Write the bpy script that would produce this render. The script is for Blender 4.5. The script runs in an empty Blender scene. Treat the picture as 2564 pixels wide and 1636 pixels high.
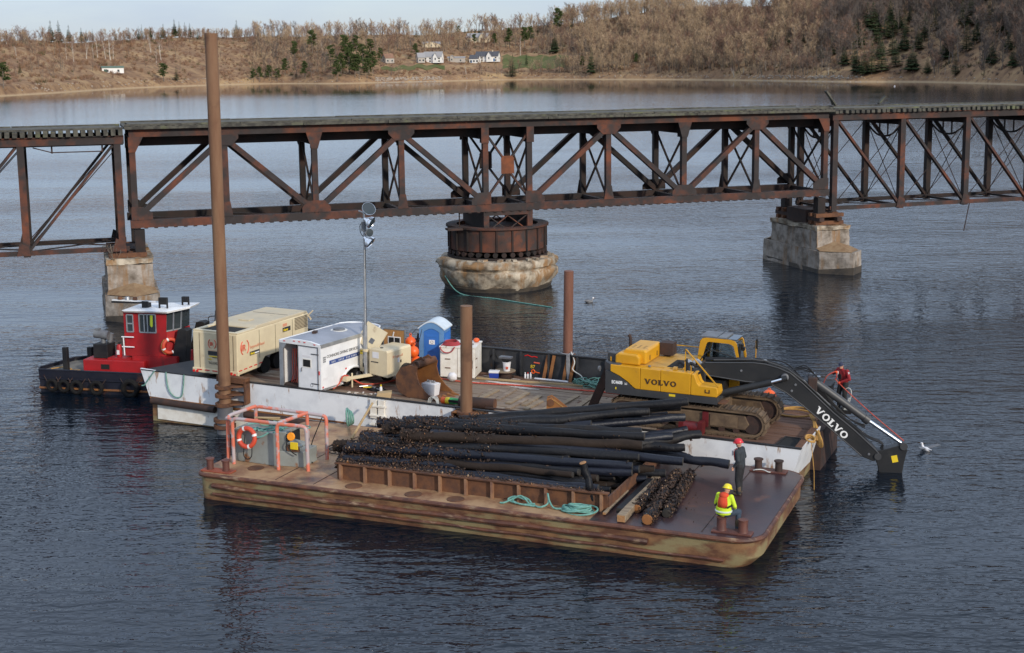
import bpy, bmesh, math, random
import numpy as np
from mathutils import Vector, Matrix, noise as mnoise

# ------------------------------------------------------------------ camera, light, exposure
SC = bpy.context.scene
COL = SC.collection
F, XC, YC, YH, ROLL, CAMH = 3400.0, 1282.0, 700.0, 160.0, 0.0122, 14.0
PITCH = math.atan((YC - YH) / F)
SUN_AZ, SUN_EL = 146.0, 23.0          # azimuth clockwise from +Y (the view direction), elevation
SUN_STRENGTH, SKY_STRENGTH, EXPOSURE = 2.7, 0.12, 0.12

fw = Vector((0, math.cos(PITCH), -math.sin(PITCH)))
_r0, _u0 = Vector((1, 0, 0)), Vector((0, math.sin(PITCH), math.cos(PITCH)))
rt = _r0 * math.cos(ROLL) - _u0 * math.sin(ROLL)
up = _u0 * math.cos(ROLL) + _r0 * math.sin(ROLL)
EYE = Vector((0, 0, CAMH))

cam_d = bpy.data.cameras.new('camera')
cam = bpy.data.objects.new('camera', cam_d)
COL.objects.link(cam)
cam_d.sensor_width = 36.0
cam_d.lens = 36.0 * F / 2564.0
cam_d.shift_y = -(818.0 - YC) / 2564.0
cam_d.clip_start, cam_d.clip_end = 0.5, 12000
cam.matrix_world = Matrix(((rt.x, up.x, -fw.x, EYE.x), (rt.y, up.y, -fw.y, EYE.y), (rt.z, up.z, -fw.z, EYE.z), (0, 0, 0, 1)))
SC.camera = cam

world = bpy.data.worlds.new('World')
SC.world = world
world.use_nodes = True
wn, wl = world.node_tree.nodes, world.node_tree.links
bg = wn['Background']
sky = wn.new('ShaderNodeTexSky')
sky.sky_type = 'NISHITA'
sky.sun_disc = False
sky.sun_elevation = math.radians(SUN_EL)
sky.sun_rotation = math.radians(SUN_AZ)
sky.air_density, sky.dust_density, sky.ozone_density = 1.0, 0.5, 1.0
# broken thin cloud over the whole sky, the same in every direction
tc = wn.new('ShaderNodeTexCoord')
mp = wn.new('ShaderNodeMapping'); mp.inputs['Scale'].default_value = (1.6, 1.6, 6.0)
nz = wn.new('ShaderNodeTexNoise'); nz.inputs['Scale'].default_value = 2.2; nz.inputs['Detail'].default_value = 7; nz.inputs['Roughness'].default_value = 0.58
rp = wn.new('ShaderNodeValToRGB'); rp.color_ramp.elements[0].position = 0.40; rp.color_ramp.elements[1].position = 0.68
mx = wn.new('ShaderNodeMix'); mx.data_type = 'RGBA'
mx.inputs[7].default_value = (4.3, 5.15, 6.35, 1)
mul = wn.new('ShaderNodeMath'); mul.operation = 'MULTIPLY_ADD'; mul.inputs[1].default_value = 0.42; mul.inputs[2].default_value = 0.5
wl.new(tc.outputs['Generated'], mp.inputs['Vector']); wl.new(mp.outputs[0], nz.inputs['Vector'])
wl.new(nz.outputs['Fac'], rp.inputs[0]); wl.new(rp.outputs[0], mul.inputs[0]); wl.new(mul.outputs[0], mx.inputs[0])
tint = wn.new('ShaderNodeMix'); tint.data_type = 'RGBA'; tint.blend_type = 'MULTIPLY'; tint.inputs[0].default_value = 1.0; tint.inputs[7].default_value = (0.74, 0.78, 1.0, 1)
wl.new(sky.outputs[0], tint.inputs[6]); wl.new(tint.outputs[2], mx.inputs[6])
# the cloud layer is thinner and greyer towards the horizon, whiter overhead
sxyz = wn.new('ShaderNodeSeparateXYZ'); wl.new(tc.outputs['Generated'], sxyz.inputs[0])
el = wn.new('ShaderNodeMapRange'); el.inputs[1].default_value, el.inputs[2].default_value, el.inputs[3].default_value, el.inputs[4].default_value = 0.02, 0.30, 0.0, 1.0
wl.new(sxyz.outputs[2], el.inputs[0])
cc = wn.new('ShaderNodeMix'); cc.data_type = 'RGBA'; cc.inputs[6].default_value = (3.9, 4.6, 5.6, 1); cc.inputs[7].default_value = (7.2, 8.5, 10.4, 1)
wl.new(el.outputs[0], cc.inputs[0]); wl.new(cc.outputs[2], mx.inputs[7]); wl.new(mx.outputs[2], bg.inputs['Color'])
bg.inputs['Strength'].default_value = SKY_STRENGTH

sd = bpy.data.lights.new('sun', 'SUN')
sun = bpy.data.objects.new('sun', sd)
COL.objects.link(sun)
sd.energy, sd.angle, sd.color = SUN_STRENGTH, math.radians(2.5), (1.0, 0.9, 0.76)
_a, _e = math.radians(SUN_AZ), math.radians(SUN_EL)
SUN_DIR = Vector((math.sin(_a) * math.cos(_e), math.cos(_a) * math.cos(_e), math.sin(_e)))
sun.rotation_euler = SUN_DIR.to_track_quat('Z', 'Y').to_euler()
sun.location = (60, -40, 60)

vs = SC.view_settings
SC.display_settings.display_device = 'sRGB'
vs.view_transform, vs.look, vs.exposure, vs.gamma, vs.use_curve_mapping = 'Standard', 'None', EXPOSURE, 1.0, False

# ------------------------------------------------------------------ helpers
R = random.Random(11)

def ray(x, y):
    return fw + rt * ((x - XC) / F) + up * ((YC - y) / F)

def at_z(x, y, z):
    """where the sight line of a photo pixel meets the level z"""
    r = ray(x, y)
    return EYE + r * ((z - CAMH) / r.z)

def frame(o, deg, pitch=0.0):
    a = math.radians(deg)
    u = Vector((math.cos(a) * math.cos(pitch), math.sin(a) * math.cos(pitch), -math.sin(pitch)))
    v = Vector((-math.sin(a), math.cos(a), 0))
    w = u.cross(v)
    return Matrix(((u.x, v.x, w.x, o[0]), (u.y, v.y, w.y, o[1]), (u.z, v.z, w.z, o[2]), (0, 0, 0, 1)))

WORLD = Matrix.Identity(4)
FN = frame((-10.4, 43.05, 0.9), -22.7)            # near barge: u along, v away, w above its deck
FM = frame((-13.34, 52.48, 1.84), -24.0, 0.0186)  # far barge (trimmed a little by the excavator)
FB = frame((-0.9, 86.1, 0.0), 18.0)               # bridge
FT = frame((-21.09, 58.35, 0.0), -13.0)           # tug

def tag(o, label=None, cat=None, group=None, kind=None):
    if label: o['label'] = label
    if cat: o['category'] = cat
    if group: o['group'] = group
    if kind: o['kind'] = kind
    return o

def thing(name, label, cat, fr=WORLD, base=(0, 0, 0), rz=0.0, group=None):
    o = bpy.data.objects.new(name, None)
    COL.objects.link(o)
    o.empty_display_size = 0.3
    o.matrix_world = fr @ Matrix.Translation(base) @ Matrix.Rotation(rz, 4, 'Z')
    return tag(o, label, cat, group)

def rotm(rx=0, ry=0, rz=0):
    return Matrix.Rotation(rz, 3, 'Z') @ Matrix.Rotation(ry, 3, 'Y') @ Matrix.Rotation(rx, 3, 'X')

class MB:
    """collects simple solids; build() links them as one mesh object"""
    def __init__(s, base=(0, 0, 0)):
        s.v, s.f, s.m, s.b, s.mi = [], [], [], Vector(base), 0
    def add(s, vs_, fs_):
        n = len(s.v)
        s.v += [tuple(Vector(p) - s.b) for p in vs_]
        s.f += [tuple(i + n for i in q) for q in fs_]
        s.m += [s.mi] * len(fs_)
        return s
    def box(s, x0, x1, y0, y1, z0, z1):
        return s.add([(x0, y0, z0), (x1, y0, z0), (x1, y1, z0), (x0, y1, z0), (x0, y0, z1), (x1, y0, z1), (x1, y1, z1), (x0, y1, z1)],
                     [(0, 3, 2, 1), (4, 5, 6, 7), (0, 1, 5, 4), (1, 2, 6, 5), (2, 3, 7, 6), (3, 0, 4, 7)])
    def hexa(s, p):
        return s.add(p, [(0, 3, 2, 1), (4, 5, 6, 7), (0, 1, 5, 4), (1, 2, 6, 5), (2, 3, 7, 6), (3, 0, 4, 7)])
    def obox(s, c, size, m):
        c = Vector(c); hx, hy, hz = size[0] / 2, size[1] / 2, size[2] / 2
        return s.hexa([c + m @ Vector(q) for q in [(-hx, -hy, -hz), (hx, -hy, -hz), (hx, hy, -hz), (-hx, hy, -hz), (-hx, -hy, hz), (hx, -hy, hz), (hx, hy, hz), (-hx, hy, hz)]])
    def beam(s, p, q, w, h, upv=(0, 0, 1)):
        p, q, upv = Vector(p), Vector(q), Vector(upv)
        d = (q - p).normalized()
        sd_ = d.cross(upv)
        if sd_.length < 1e-4: sd_ = d.cross(Vector((0, 1, 0)))
        sd_.normalize(); un = sd_.cross(d)
        a, b = sd_ * w / 2, un * h / 2
        return s.hexa([p - a - b, p + a - b, q + a - b, q - a - b, p - a + b, p + a + b, q + a + b, q - a + b])
    def prism(s, poly, axis, a, b):
        """extrude a 2-D outline: axis 'y' -> outline in (x, z), 'z' -> (x, y), 'x' -> (y, z)"""
        def P(q, t):
            return {'y': (q[0], t, q[1]), 'z': (q[0], q[1], t), 'x': (t, q[0], q[1])}[axis]
        n = len(poly)
        area = sum(poly[i][0] * poly[(i + 1) % n][1] - poly[(i + 1) % n][0] * poly[i][1] for i in range(n))
        if (area > 0) == (axis == 'y'): poly = poly[::-1]
        if a > b: a, b = b, a
        vs_ = [P(q, a) for q in poly] + [P(q, b) for q in poly]
        fs_ = [tuple(range(n))[::-1], tuple(range(n, 2 * n))] + [(i, (i + 1) % n, n + (i + 1) % n, n + i) for i in range(n)]
        return s.add(vs_, fs_)
    def tube(s, pts, r, n=8, closed=False, caps=True, jit=0.0, rnd=None):
        pts = [Vector(p) for p in pts]
        k = len(pts)
        rr = r if isinstance(r, (list, tuple)) else [r] * k
        vs_, fs_ = [], []
        ref = None
        for i in range(k):
            if closed: d = pts[(i + 1) % k] - pts[i - 1]
            else: d = pts[min(i + 1, k - 1)] - pts[max(i - 1, 0)]
            if d.length < 1e-9: d = Vector((0, 0, 1))
            d.normalize()
            if ref is None:
                ref = Vector((0, 0, 1)) if abs(d.z) < 0.9 else Vector((1, 0, 0))
            a = ref - d * ref.dot(d)
            if a.length < 1e-4: a = d.orthogonal()
            a.normalize(); ref = a
            b = d.cross(a)
            for j in range(n):
                t = 2 * math.pi * j / n
                q = rr[i] * (1 + (rnd.uniform(-jit, jit) if rnd else 0))
                vs_.append(pts[i] + (a * math.cos(t) + b * math.sin(t)) * q)
        m = k if closed else k - 1
        for i in range(m):
            o, p = i * n, ((i + 1) % k) * n
            for j in range(n):
                fs_.append((o + j, o + (j + 1) % n, p + (j + 1) % n, p + j))
        if caps and not closed:
            fs_.append(tuple(range(n))[::-1]); fs_.append(tuple(range((k - 1) * n, k * n)))
        return s.add(vs_, fs_)
    def cyl(s, p, q, r0, r1=None, n=12, caps=True):
        return s.tube([p, q], [r0, r0 if r1 is None else r1], n, caps=caps)
    def lathe(s, prof, c=(0, 0, 0), n=16, m=None):
        c = Vector(c); m = m or Matrix.Identity(3)
        vs_ = [c + m @ Vector((r * math.cos(2 * math.pi * j / n), r * math.sin(2 * math.pi * j / n), z)) for r, z in prof for j in range(n)]
        fs_ = []
        for i in range(len(prof) - 1):
            for j in range(n):
                fs_.append((i * n + j, i * n + (j + 1) % n, (i + 1) * n + (j + 1) % n, (i + 1) * n + j))
        fs_.append(tuple(range(n))[::-1]); fs_.append(tuple(range((len(prof) - 1) * n, len(prof) * n)))
        return s.add(vs_, fs_)
    def sphere(s, c, r, nu=12, nv=8, m=None):
        rx, ry, rz = r if isinstance(r, (list, tuple)) else (r, r, r)
        c = Vector(c); m = m or Matrix.Identity(3)
        vs_ = [c + m @ Vector((0, 0, -rz))]
        for i in range(1, nv):
            t = math.pi * i / nv - math.pi / 2
            for j in range(nu):
                a = 2 * math.pi * j / nu
                vs_.append(c + m @ Vector((rx * math.cos(t) * math.cos(a), ry * math.cos(t) * math.sin(a), rz * math.sin(t))))
        vs_.append(c + m @ Vector((0, 0, rz)))
        fs_ = [(0, 1 + (j + 1) % nu, 1 + j) for j in range(nu)]
        for i in range(nv - 2):
            for j in range(nu):
                a, b = 1 + i * nu, 1 + (i + 1) * nu
                fs_.append((a + j, a + (j + 1) % nu, b + (j + 1) % nu, b + j))
        L, o = len(vs_) - 1, 1 + (nv - 2) * nu
        fs_ += [(L, o + j, o + (j + 1) % nu) for j in range(nu)]
        return s.add(vs_, fs_)
    def torus(s, c, Rr, r, m=None, n=24, k=8, a0=0, a1=2 * math.pi):
        c = Vector(c); m = m or Matrix.Identity(3)
        full = abs(a1 - a0 - 2 * math.pi) < 1e-6
        nn = n if full else n + 1
        pts = [c + m @ Vector((Rr * math.cos(a0 + (a1 - a0) * i / n), Rr * math.sin(a0 + (a1 - a0) * i / n), 0)) for i in range(nn)]
        return s.tube(pts, r, k, closed=full)
    def quad(s, a, b, c, d):
        return s.add([a, b, c, d], [(0, 1, 2, 3)])
    def build(s, name, mats, parent=None, label=None, kind=None, smooth=True, bevel=0.0, ang=38):
        me = bpy.data.meshes.new(name)
        me.from_pydata(s.v, [], s.f)
        mats = mats if isinstance(mats, (list, tuple)) else [mats]
        for q in mats: me.materials.append(q)
        if len(mats) > 1: me.polygons.foreach_set('material_index', s.m)
        if smooth:
            me.polygons.foreach_set('use_smooth', [True] * len(me.polygons))
            me.set_sharp_from_angle(angle=math.radians(ang))
        me.update()
        o = bpy.data.objects.new(name, me)
        COL.objects.link(o)
        if parent: o.parent = parent
        if bevel:
            b = o.modifiers.new('bevel', 'BEVEL'); b.width = bevel; b.segments = 2; b.limit_method = 'ANGLE'; b.angle_limit = math.radians(50)
        return tag(o, label, None, None, kind)

def dup(root, mw, label=None, group=None):
    r = root.copy(); COL.objects.link(r); r.matrix_world = mw
    if label: r['label'] = label
    if group: r['group'] = group
    for ch in list(root.children):
        c = ch.copy(); COL.objects.link(c); c.parent = r
        for g in list(ch.children):
            d = g.copy(); COL.objects.link(d); d.parent = c
    return r

def single(o, label, cat, fr=WORLD, base=(0, 0, 0), group=None):
    """a thing that is one mesh"""
    o.matrix_world = fr @ Matrix.Translation(base)
    return tag(o, label, cat, group)

def curve_pts(pts, k=6):
    """Catmull-Rom through points"""
    pts = [Vector(p) for p in pts]
    out = []
    for i in range(len(pts) - 1):
        a, b, c, d = pts[max(i - 1, 0)], pts[i], pts[i + 1], pts[min(i + 2, len(pts) - 1)]
        for j in range(k):
            t = j / k
            out.append(0.5 * ((2 * b) + (c - a) * t + (2 * a - 5 * b + 4 * c - d) * t * t + (3 * b - a - 3 * c + d) * t ** 3))
    out.append(pts[-1])
    return out

def text(name, s_, size, mat_, parent, m, depth=0.004, align='LEFT', shear=0.0, spacing=1.0, bold=0.0, sx=1.0):
    cu = bpy.data.curves.new(name, 'FONT')
    cu.body, cu.size, cu.extrude, cu.align_x, cu.shear, cu.space_character, cu.offset = s_, size, depth, align, shear, spacing, bold
    cu.resolution_u = 3
    o = bpy.data.objects.new(name, cu)
    COL.objects.link(o)
    me = bpy.data.meshes.new_from_object(o.evaluated_get(bpy.context.evaluated_depsgraph_get()))
    bpy.data.objects.remove(o)
    me.name = name
    me.materials.clear(); me.materials.append(mat_)
    q = bpy.data.objects.new(name, me)
    COL.objects.link(q)
    q.parent = parent
    q.matrix_parent_inverse = Matrix.Identity(4)
    q.matrix_basis = m @ Matrix.Diagonal((sx, 1, 1, 1))
    return q

def plane_m(o, xdir, ydir):
    """matrix whose x, y axes lie in a face (for lettering)"""
    x = Vector(xdir).normalized(); y = Vector(ydir); y = (y - x * y.dot(x)).normalized(); z = x.cross(y)
    return Matrix(((x.x, y.x, z.x, o[0]), (x.y, y.y, z.y, o[1]), (x.z, y.z, z.z, o[2]), (0, 0, 0, 1)))

# ------------------------------------------------------------------ materials
def mk(name, col, col2=None, scale=3.0, lo=0.4, hi=0.6, rough=0.6, metal=0.0, detail=6, stretch=(1, 1, 1), bump=0.0, bscale=None,
       over=None, oscale=2.0, olo=0.5, ohi=0.6, ostretch=(1, 1, 1), spec=0.5, rough2=None, alpha=None):
    m = bpy.data.materials.new(name)
    m.use_nodes = True
    n, l = m.node_tree.nodes, m.node_tree.links
    b = n['Principled BSDF']
    b.inputs['Base Color'].default_value = (*col, 1)
    b.inputs['Roughness'].default_value = rough
    b.inputs['Metallic'].default_value = metal
    b.inputs['Specular IOR Level'].default_value = spec
    t = oi = None
    def coord(st):
        nonlocal t, oi
        if t is None:
            t = n.new('ShaderNodeTexCoord'); oi = n.new('ShaderNodeObjectInfo')
        mpp = n.new('ShaderNodeMapping'); mpp.inputs['Scale'].default_value = st
        l.new(t.outputs['Object'], mpp.inputs[0])
        return mpp
    def noise_(st, sc_, det):
        mpp = coord(st)
        q = n.new('ShaderNodeTexNoise'); q.noise_dimensions = '4D'
        q.inputs['Scale'].default_value = sc_; q.inputs['Detail'].default_value = det; q.inputs['Roughness'].default_value = 0.62
        l.new(mpp.outputs[0], q.inputs['Vector'])
        mm = n.new('ShaderNodeMath'); mm.operation = 'MULTIPLY'; mm.inputs[1].default_value = 37.0
        l.new(oi.outputs['Random'], mm.inputs[0]); l.new(mm.outputs[0], q.inputs['W'])
        return q
    last = None
    if col2 is not None:
        q = noise_(stretch, scale, detail)
        r_ = n.new('ShaderNodeValToRGB')
        r_.color_ramp.elements[0].position, r_.color_ramp.elements[1].position = lo, hi
        r_.color_ramp.elements[0].color, r_.color_ramp.elements[1].color = (*col, 1), (*col2, 1)
        l.new(q.outputs['Fac'], r_.inputs[0]); last = r_.outputs[0]
    if over is not None:
        q2 = noise_(ostretch, oscale, 8)
        mr = n.new('ShaderNodeMapRange'); mr.inputs[1].default_value, mr.inputs[2].default_value = olo, ohi
        l.new(q2.outputs['Fac'], mr.inputs[0])
        mm = n.new('ShaderNodeMix'); mm.data_type = 'RGBA'
        if last: l.new(last, mm.inputs[6])
        else: mm.inputs[6].default_value = (*col, 1)
        mm.inputs[7].default_value = (*over, 1)
        l.new(mr.outputs[0], mm.inputs[0]); last = mm.outputs[2]
        if rough2 is not None:
            m2 = n.new('ShaderNodeMapRange'); m2.inputs[3].default_value, m2.inputs[4].default_value = rough, rough2
            l.new(mr.outputs[0], m2.inputs[0]); l.new(m2.outputs[0], b.inputs['Roughness'])
    if last: l.new(last, b.inputs['Base Color'])
    if bump:
        q3 = noise_((1, 1, 1), bscale or scale * 4, 4)
        bb = n.new('ShaderNodeBump'); bb.inputs['Strength'].default_value = min(1, bump); bb.inputs['Distance'].default_value = 0.03
        l.new(q3.outputs['Fac'], bb.inputs['Height']); l.new(bb.outputs[0], b.inputs['Normal'])
    if alpha is not None:
        b.inputs['Alpha'].default_value = alpha
    return m

def glassy(name, col=(0.02, 0.03, 0.035), rough=0.05, trans=0.0):
    m = mk(name, col, rough=rough, spec=0.7)
    b = m.node_tree.nodes['Principled BSDF']
    b.inputs['Transmission Weight'].default_value = trans
    b.inputs['IOR'].default_value = 1.45
    return m

RUST_D, RUST_O, RUST_B = (0.028, 0.018, 0.015), (0.21, 0.062, 0.024), (0.12, 0.05, 0.025)
M = {}
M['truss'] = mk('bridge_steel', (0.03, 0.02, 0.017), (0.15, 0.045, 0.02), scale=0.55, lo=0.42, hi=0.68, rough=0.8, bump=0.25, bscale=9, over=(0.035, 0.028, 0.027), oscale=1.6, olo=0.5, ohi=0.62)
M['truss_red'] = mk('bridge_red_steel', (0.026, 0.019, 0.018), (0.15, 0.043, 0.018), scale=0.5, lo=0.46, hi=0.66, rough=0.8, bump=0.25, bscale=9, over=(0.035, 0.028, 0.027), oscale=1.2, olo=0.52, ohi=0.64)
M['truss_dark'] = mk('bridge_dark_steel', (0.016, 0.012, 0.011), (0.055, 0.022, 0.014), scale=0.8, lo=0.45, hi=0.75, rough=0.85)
M['tie'] = mk('weathered_tie', (0.10, 0.095, 0.075), (0.045, 0.042, 0.036), scale=2.5, rough=0.9, over=(0.13, 0.14, 0.07), oscale=0.8, olo=0.55, ohi=0.7)
M['concrete'] = mk('old_concrete', (0.50, 0.43, 0.33), (0.13, 0.10, 0.07), scale=1.3, lo=0.40, hi=0.62, rough=0.9, bump=1.0, bscale=3.2, over=(0.27, 0.155, 0.07), oscale=1.0, olo=0.50, ohi=0.62, ostretch=(1.6, 1.6, 0.4))
M['concrete_pale'] = mk('pale_concrete', (0.36, 0.315, 0.27), (0.13, 0.105, 0.08), scale=1.5, lo=0.40, hi=0.64, rough=0.9, bump=0.9, bscale=3, over=(0.24, 0.145, 0.075), oscale=1.1, olo=0.52, ohi=0.66, ostretch=(2.5, 2.5, 0.35))
M['concrete_wet'] = mk('tide_stained_concrete', (0.035, 0.03, 0.025), (0.07, 0.055, 0.04), scale=2, rough=0.6, bump=0.6, bscale=4)
M['ledge'] = mk('rusty_ledge', (0.30, 0.20, 0.11), (0.22, 0.13, 0.065), scale=2, rough=0.9, bump=0.4, bscale=5)
M['rust'] = mk('rust', (0.15, 0.062, 0.026), (0.07, 0.032, 0.02), scale=2.6, lo=0.4, hi=0.65, rough=0.85, bump=0.3, bscale=14)
M['rust_dark'] = mk('dark_rust', (0.055, 0.026, 0.018), (0.03, 0.018, 0.015), scale=3, rough=0.8, bump=0.3, bscale=14)
M['joint_rust'] = mk('joint_plate_rust', (0.20, 0.06, 0.022), (0.12, 0.04, 0.018), scale=2, rough=0.85)
M['rust_orange'] = mk('orange_rust', (0.28, 0.115, 0.032), (0.16, 0.062, 0.024), scale=1.8, lo=0.38, hi=0.65, rough=0.85, bump=0.25, bscale=14)
M['pile_rust'] = mk('pile_rust', (0.21, 0.115, 0.062), (0.15, 0.068, 0.034), scale=0.9, lo=0.38, hi=0.65, rough=0.8, bump=0.2, bscale=14, stretch=(3, 3, 0.5), over=(0.10, 0.048, 0.026), oscale=0.7, olo=0.56, ohi=0.68)
M['pile_red'] = mk('red_brown_pile', (0.20, 0.085, 0.055), (0.12, 0.05, 0.03), scale=0.9, lo=0.38, hi=0.65, rough=0.8, bump=0.2, bscale=14, stretch=(3, 3, 0.5))
M['hull_rust'] = mk('rusty_hull', (0.22, 0.115, 0.05), (0.10, 0.040, 0.02), scale=1.3, lo=0.4, hi=0.6, rough=0.75, bump=0.35, bscale=10, stretch=(1, 1, 2.2), over=(0.22, 0.175, 0.085), oscale=1.1, olo=0.48, ohi=0.60, ostretch=(0.6, 1, 1.8))
M['hull_edge'] = mk('worn_hull_edge', (0.14, 0.052, 0.026), (0.065, 0.026, 0.018), scale=2, rough=0.6, bump=0.4, bscale=12, over=(0.30, 0.20, 0.12), oscale=2.6, olo=0.55, ohi=0.68, ostretch=(0.7, 2, 2))
M['deck_tan'] = mk('worn_tan_deck', (0.30, 0.17, 0.095), (0.17, 0.08, 0.05), scale=1.1, lo=0.38, hi=0.62, rough=0.6, bump=0.2, bscale=10, over=(0.10, 0.05, 0.045), oscale=0.8, olo=0.57, ohi=0.7)
M['white_steel'] = mk('white_painted_steel', (0.72, 0.73, 0.74), (0.58, 0.59, 0.61), scale=1.6, lo=0.45, hi=0.7, rough=0.45, bump=0.12, bscale=2.5, over=(0.30, 0.15, 0.06), oscale=2.2, olo=0.575, ohi=0.66, ostretch=(1.8, 1.8, 0.5))
M['white'] = mk('white_paint', (0.80, 0.80, 0.80), (0.70, 0.70, 0.70), scale=2, rough=0.45)
M['white_dirty'] = mk('dirty_white_paint', (0.78, 0.75, 0.68), (0.62, 0.56, 0.47), scale=2.2, lo=0.45, hi=0.7, rough=0.5, over=(0.25, 0.12, 0.05), oscale=3, olo=0.64, ohi=0.70, ostretch=(1, 1, 0.6))
M['cream'] = mk('cream_paint', (0.66, 0.56, 0.37), (0.57, 0.47, 0.31), scale=1.5, lo=0.4, hi=0.7, rough=0.42, bump=0.03, bscale=2, over=(0.36, 0.26, 0.15), oscale=2.4, olo=0.66, ohi=0.76)
M['cream_top'] = mk('weathered_cream_top', (0.56, 0.46, 0.30), (0.46, 0.40, 0.29), scale=1.3, lo=0.4, hi=0.7, rough=0.6, over=(0.30, 0.22, 0.14), oscale=2, olo=0.6, ohi=0.75)
M['alu'] = mk('galvanised_metal', (0.50, 0.51, 0.52), (0.38, 0.39, 0.40), scale=3, rough=0.4, metal=0.7)
M['chrome'] = mk('polished_metal', (0.85, 0.86, 0.88), rough=0.12, metal=1.0)
M['trailer_roof'] = mk('grey_sheet_roof', (0.34, 0.35, 0.39), (0.27, 0.28, 0.31), scale=0.9, rough=0.5, metal=0.2)
M['black'] = mk('black_paint', (0.012, 0.012, 0.014), (0.022, 0.021, 0.021), scale=2, rough=0.55, bump=0.15, bscale=6, spec=0.3)
M['bulwark'] = mk('black_bulwark_paint', (0.020, 0.022, 0.026), (0.042, 0.043, 0.047), scale=1.1, rough=0.6, spec=0.3, bump=0.2, bscale=5, over=(0.09, 0.05, 0.03), oscale=2, olo=0.62, ohi=0.7)
M['rubber'] = mk('black_rubber', (0.007, 0.007, 0.007), (0.013, 0.012, 0.012), scale=6, rough=0.8, spec=0.2)
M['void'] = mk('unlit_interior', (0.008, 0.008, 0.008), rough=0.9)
M['glass'] = glassy('window_glass', (0.035, 0.045, 0.05), 0.06)
M['red'] = mk('red_paint', (0.38, 0.010, 0.013), (0.29, 0.010, 0.012), scale=1.5, rough=0.5, bump=0.12, bscale=2.5, over=(0.16, 0.02, 0.018), oscale=1.6, olo=0.58, ohi=0.72, ostretch=(2, 2, .5))
M['tug_navy'] = mk('navy_hull_paint', (0.010, 0.012, 0.022), (0.018, 0.018, 0.026), scale=1.5, rough=0.45, spec=0.3, over=(0.085, 0.035, 0.02), oscale=1.3, olo=0.6, ohi=0.7)
M['tug_deck'] = mk('grey_tug_deck', (0.15, 0.135, 0.11), (0.09, 0.08, 0.07), scale=2, rough=0.8)
M['grey'] = mk('grey_paint', (0.15, 0.16, 0.17), (0.10, 0.10, 0.11), scale=2, rough=0.5)
M['box_grey'] = mk('rust_streaked_grey_paint', (0.27, 0.29, 0.27), (0.21, 0.22, 0.20), scale=1.2, lo=0.4, hi=0.6, rough=0.5, over=(0.23, 0.10, 0.04), oscale=1.7, olo=0.575, ohi=0.66, ostretch=(1.3, 1.3, 0.9))
M['pink_pipe'] = mk('faded_orange_pipe', (0.60, 0.16, 0.095), (0.42, 0.35, 0.35), scale=1.7, lo=0.46, hi=0.54, rough=0.55, detail=4)
M['orange'] = mk('orange_plastic', (0.85, 0.13, 0.015), (0.72, 0.10, 0.012), scale=2, rough=0.4)
M['ring_red'] = mk('red_orange_foam', (0.60, 0.07, 0.03), (0.50, 0.06, 0.03), scale=3, rough=0.5)
M['yellow'] = mk('yellow_machine_paint', (0.62, 0.31, 0.012), (0.52, 0.25, 0.012), scale=1.4, lo=0.4, hi=0.7, rough=0.42, bump=0.04, bscale=3, over=(0.32, 0.17, 0.04), oscale=2.4, olo=0.62, ohi=0.74)
M['yellow_worn'] = mk('dusty_yellow_paint', (0.55, 0.30, 0.045), (0.42, 0.24, 0.06), scale=3, lo=0.4, hi=0.65, rough=0.6)
M['yellow_flat'] = mk('yellow_sticker', (0.72, 0.52, 0.02), rough=0.5)
M['dark_machine'] = mk('charcoal_machine_paint', (0.040, 0.041, 0.044), (0.058, 0.057, 0.057), scale=1.2, rough=0.45, over=(0.10, 0.085, 0.07), oscale=2.4, olo=0.62, ohi=0.76)
M['boom'] = mk('charcoal_boom_paint', (0.016, 0.017, 0.019), (0.024, 0.024, 0.025), scale=1.2, rough=0.45, spec=0.35, over=(0.045, 0.043, 0.040), oscale=1.6, olo=0.58, ohi=0.75)
M['track'] = mk('muddy_track_steel', (0.15, 0.10, 0.058), (0.08, 0.052, 0.033), scale=2.4, lo=0.4, hi=0.6, rough=0.9, bump=0.3, bscale=12)
M['hose'] = mk('black_hose', (0.012, 0.012, 0.013), rough=0.5)
M['red_rope'] = mk('red_rope_fibre', (0.45, 0.035, 0.02), (0.55, 0.12, 0.07), scale=14, rough=0.8)
M['teal_rope'] = mk('teal_rope_fibre', (0.09, 0.25, 0.21), (0.17, 0.36, 0.31), scale=9, rough=0.8)
M['green_rope'] = mk('green_rope_fibre', (0.10, 0.24, 0.19), (0.16, 0.31, 0.26), scale=9, rough=0.8)
M['yellow_rope'] = mk('straw_rope_fibre', (0.45, 0.25, 0.06), (0.34, 0.19, 0.06), scale=9, rough=0.85)
M['white_rope'] = mk('white_rope_fibre', (0.62, 0.62, 0.58), (0.5, 0.5, 0.46), scale=9, rough=0.8)
M['plank'] = mk('weathered_plank', (0.25, 0.185, 0.13), (0.15, 0.105, 0.075), scale=2.0, lo=0.36, hi=0.66, rough=0.85, stretch=(0.35, 3.5, 3.5), bump=0.25, bscale=9, over=(0.33, 0.27, 0.21), oscale=0.9, olo=0.56, ohi=0.7)
M['plank_red'] = mk('reddish_plank', (0.17, 0.085, 0.05), (0.10, 0.052, 0.036), scale=2.0, lo=0.36, hi=0.66, rough=0.85, stretch=(0.35, 3.5, 3.5), bump=0.25, bscale=9)
M['timber'] = mk('grey_brown_timber', (0.29, 0.22, 0.145), (0.19, 0.135, 0.085), scale=2.5, rough=0.85, stretch=(0.4, 3, 3), bump=0.2, bscale=9)
M['pale_timber'] = mk('pale_timber', (0.42, 0.30, 0.16), (0.34, 0.23, 0.11), scale=2.5, rough=0.8, stretch=(0.4, 3, 3))
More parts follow.
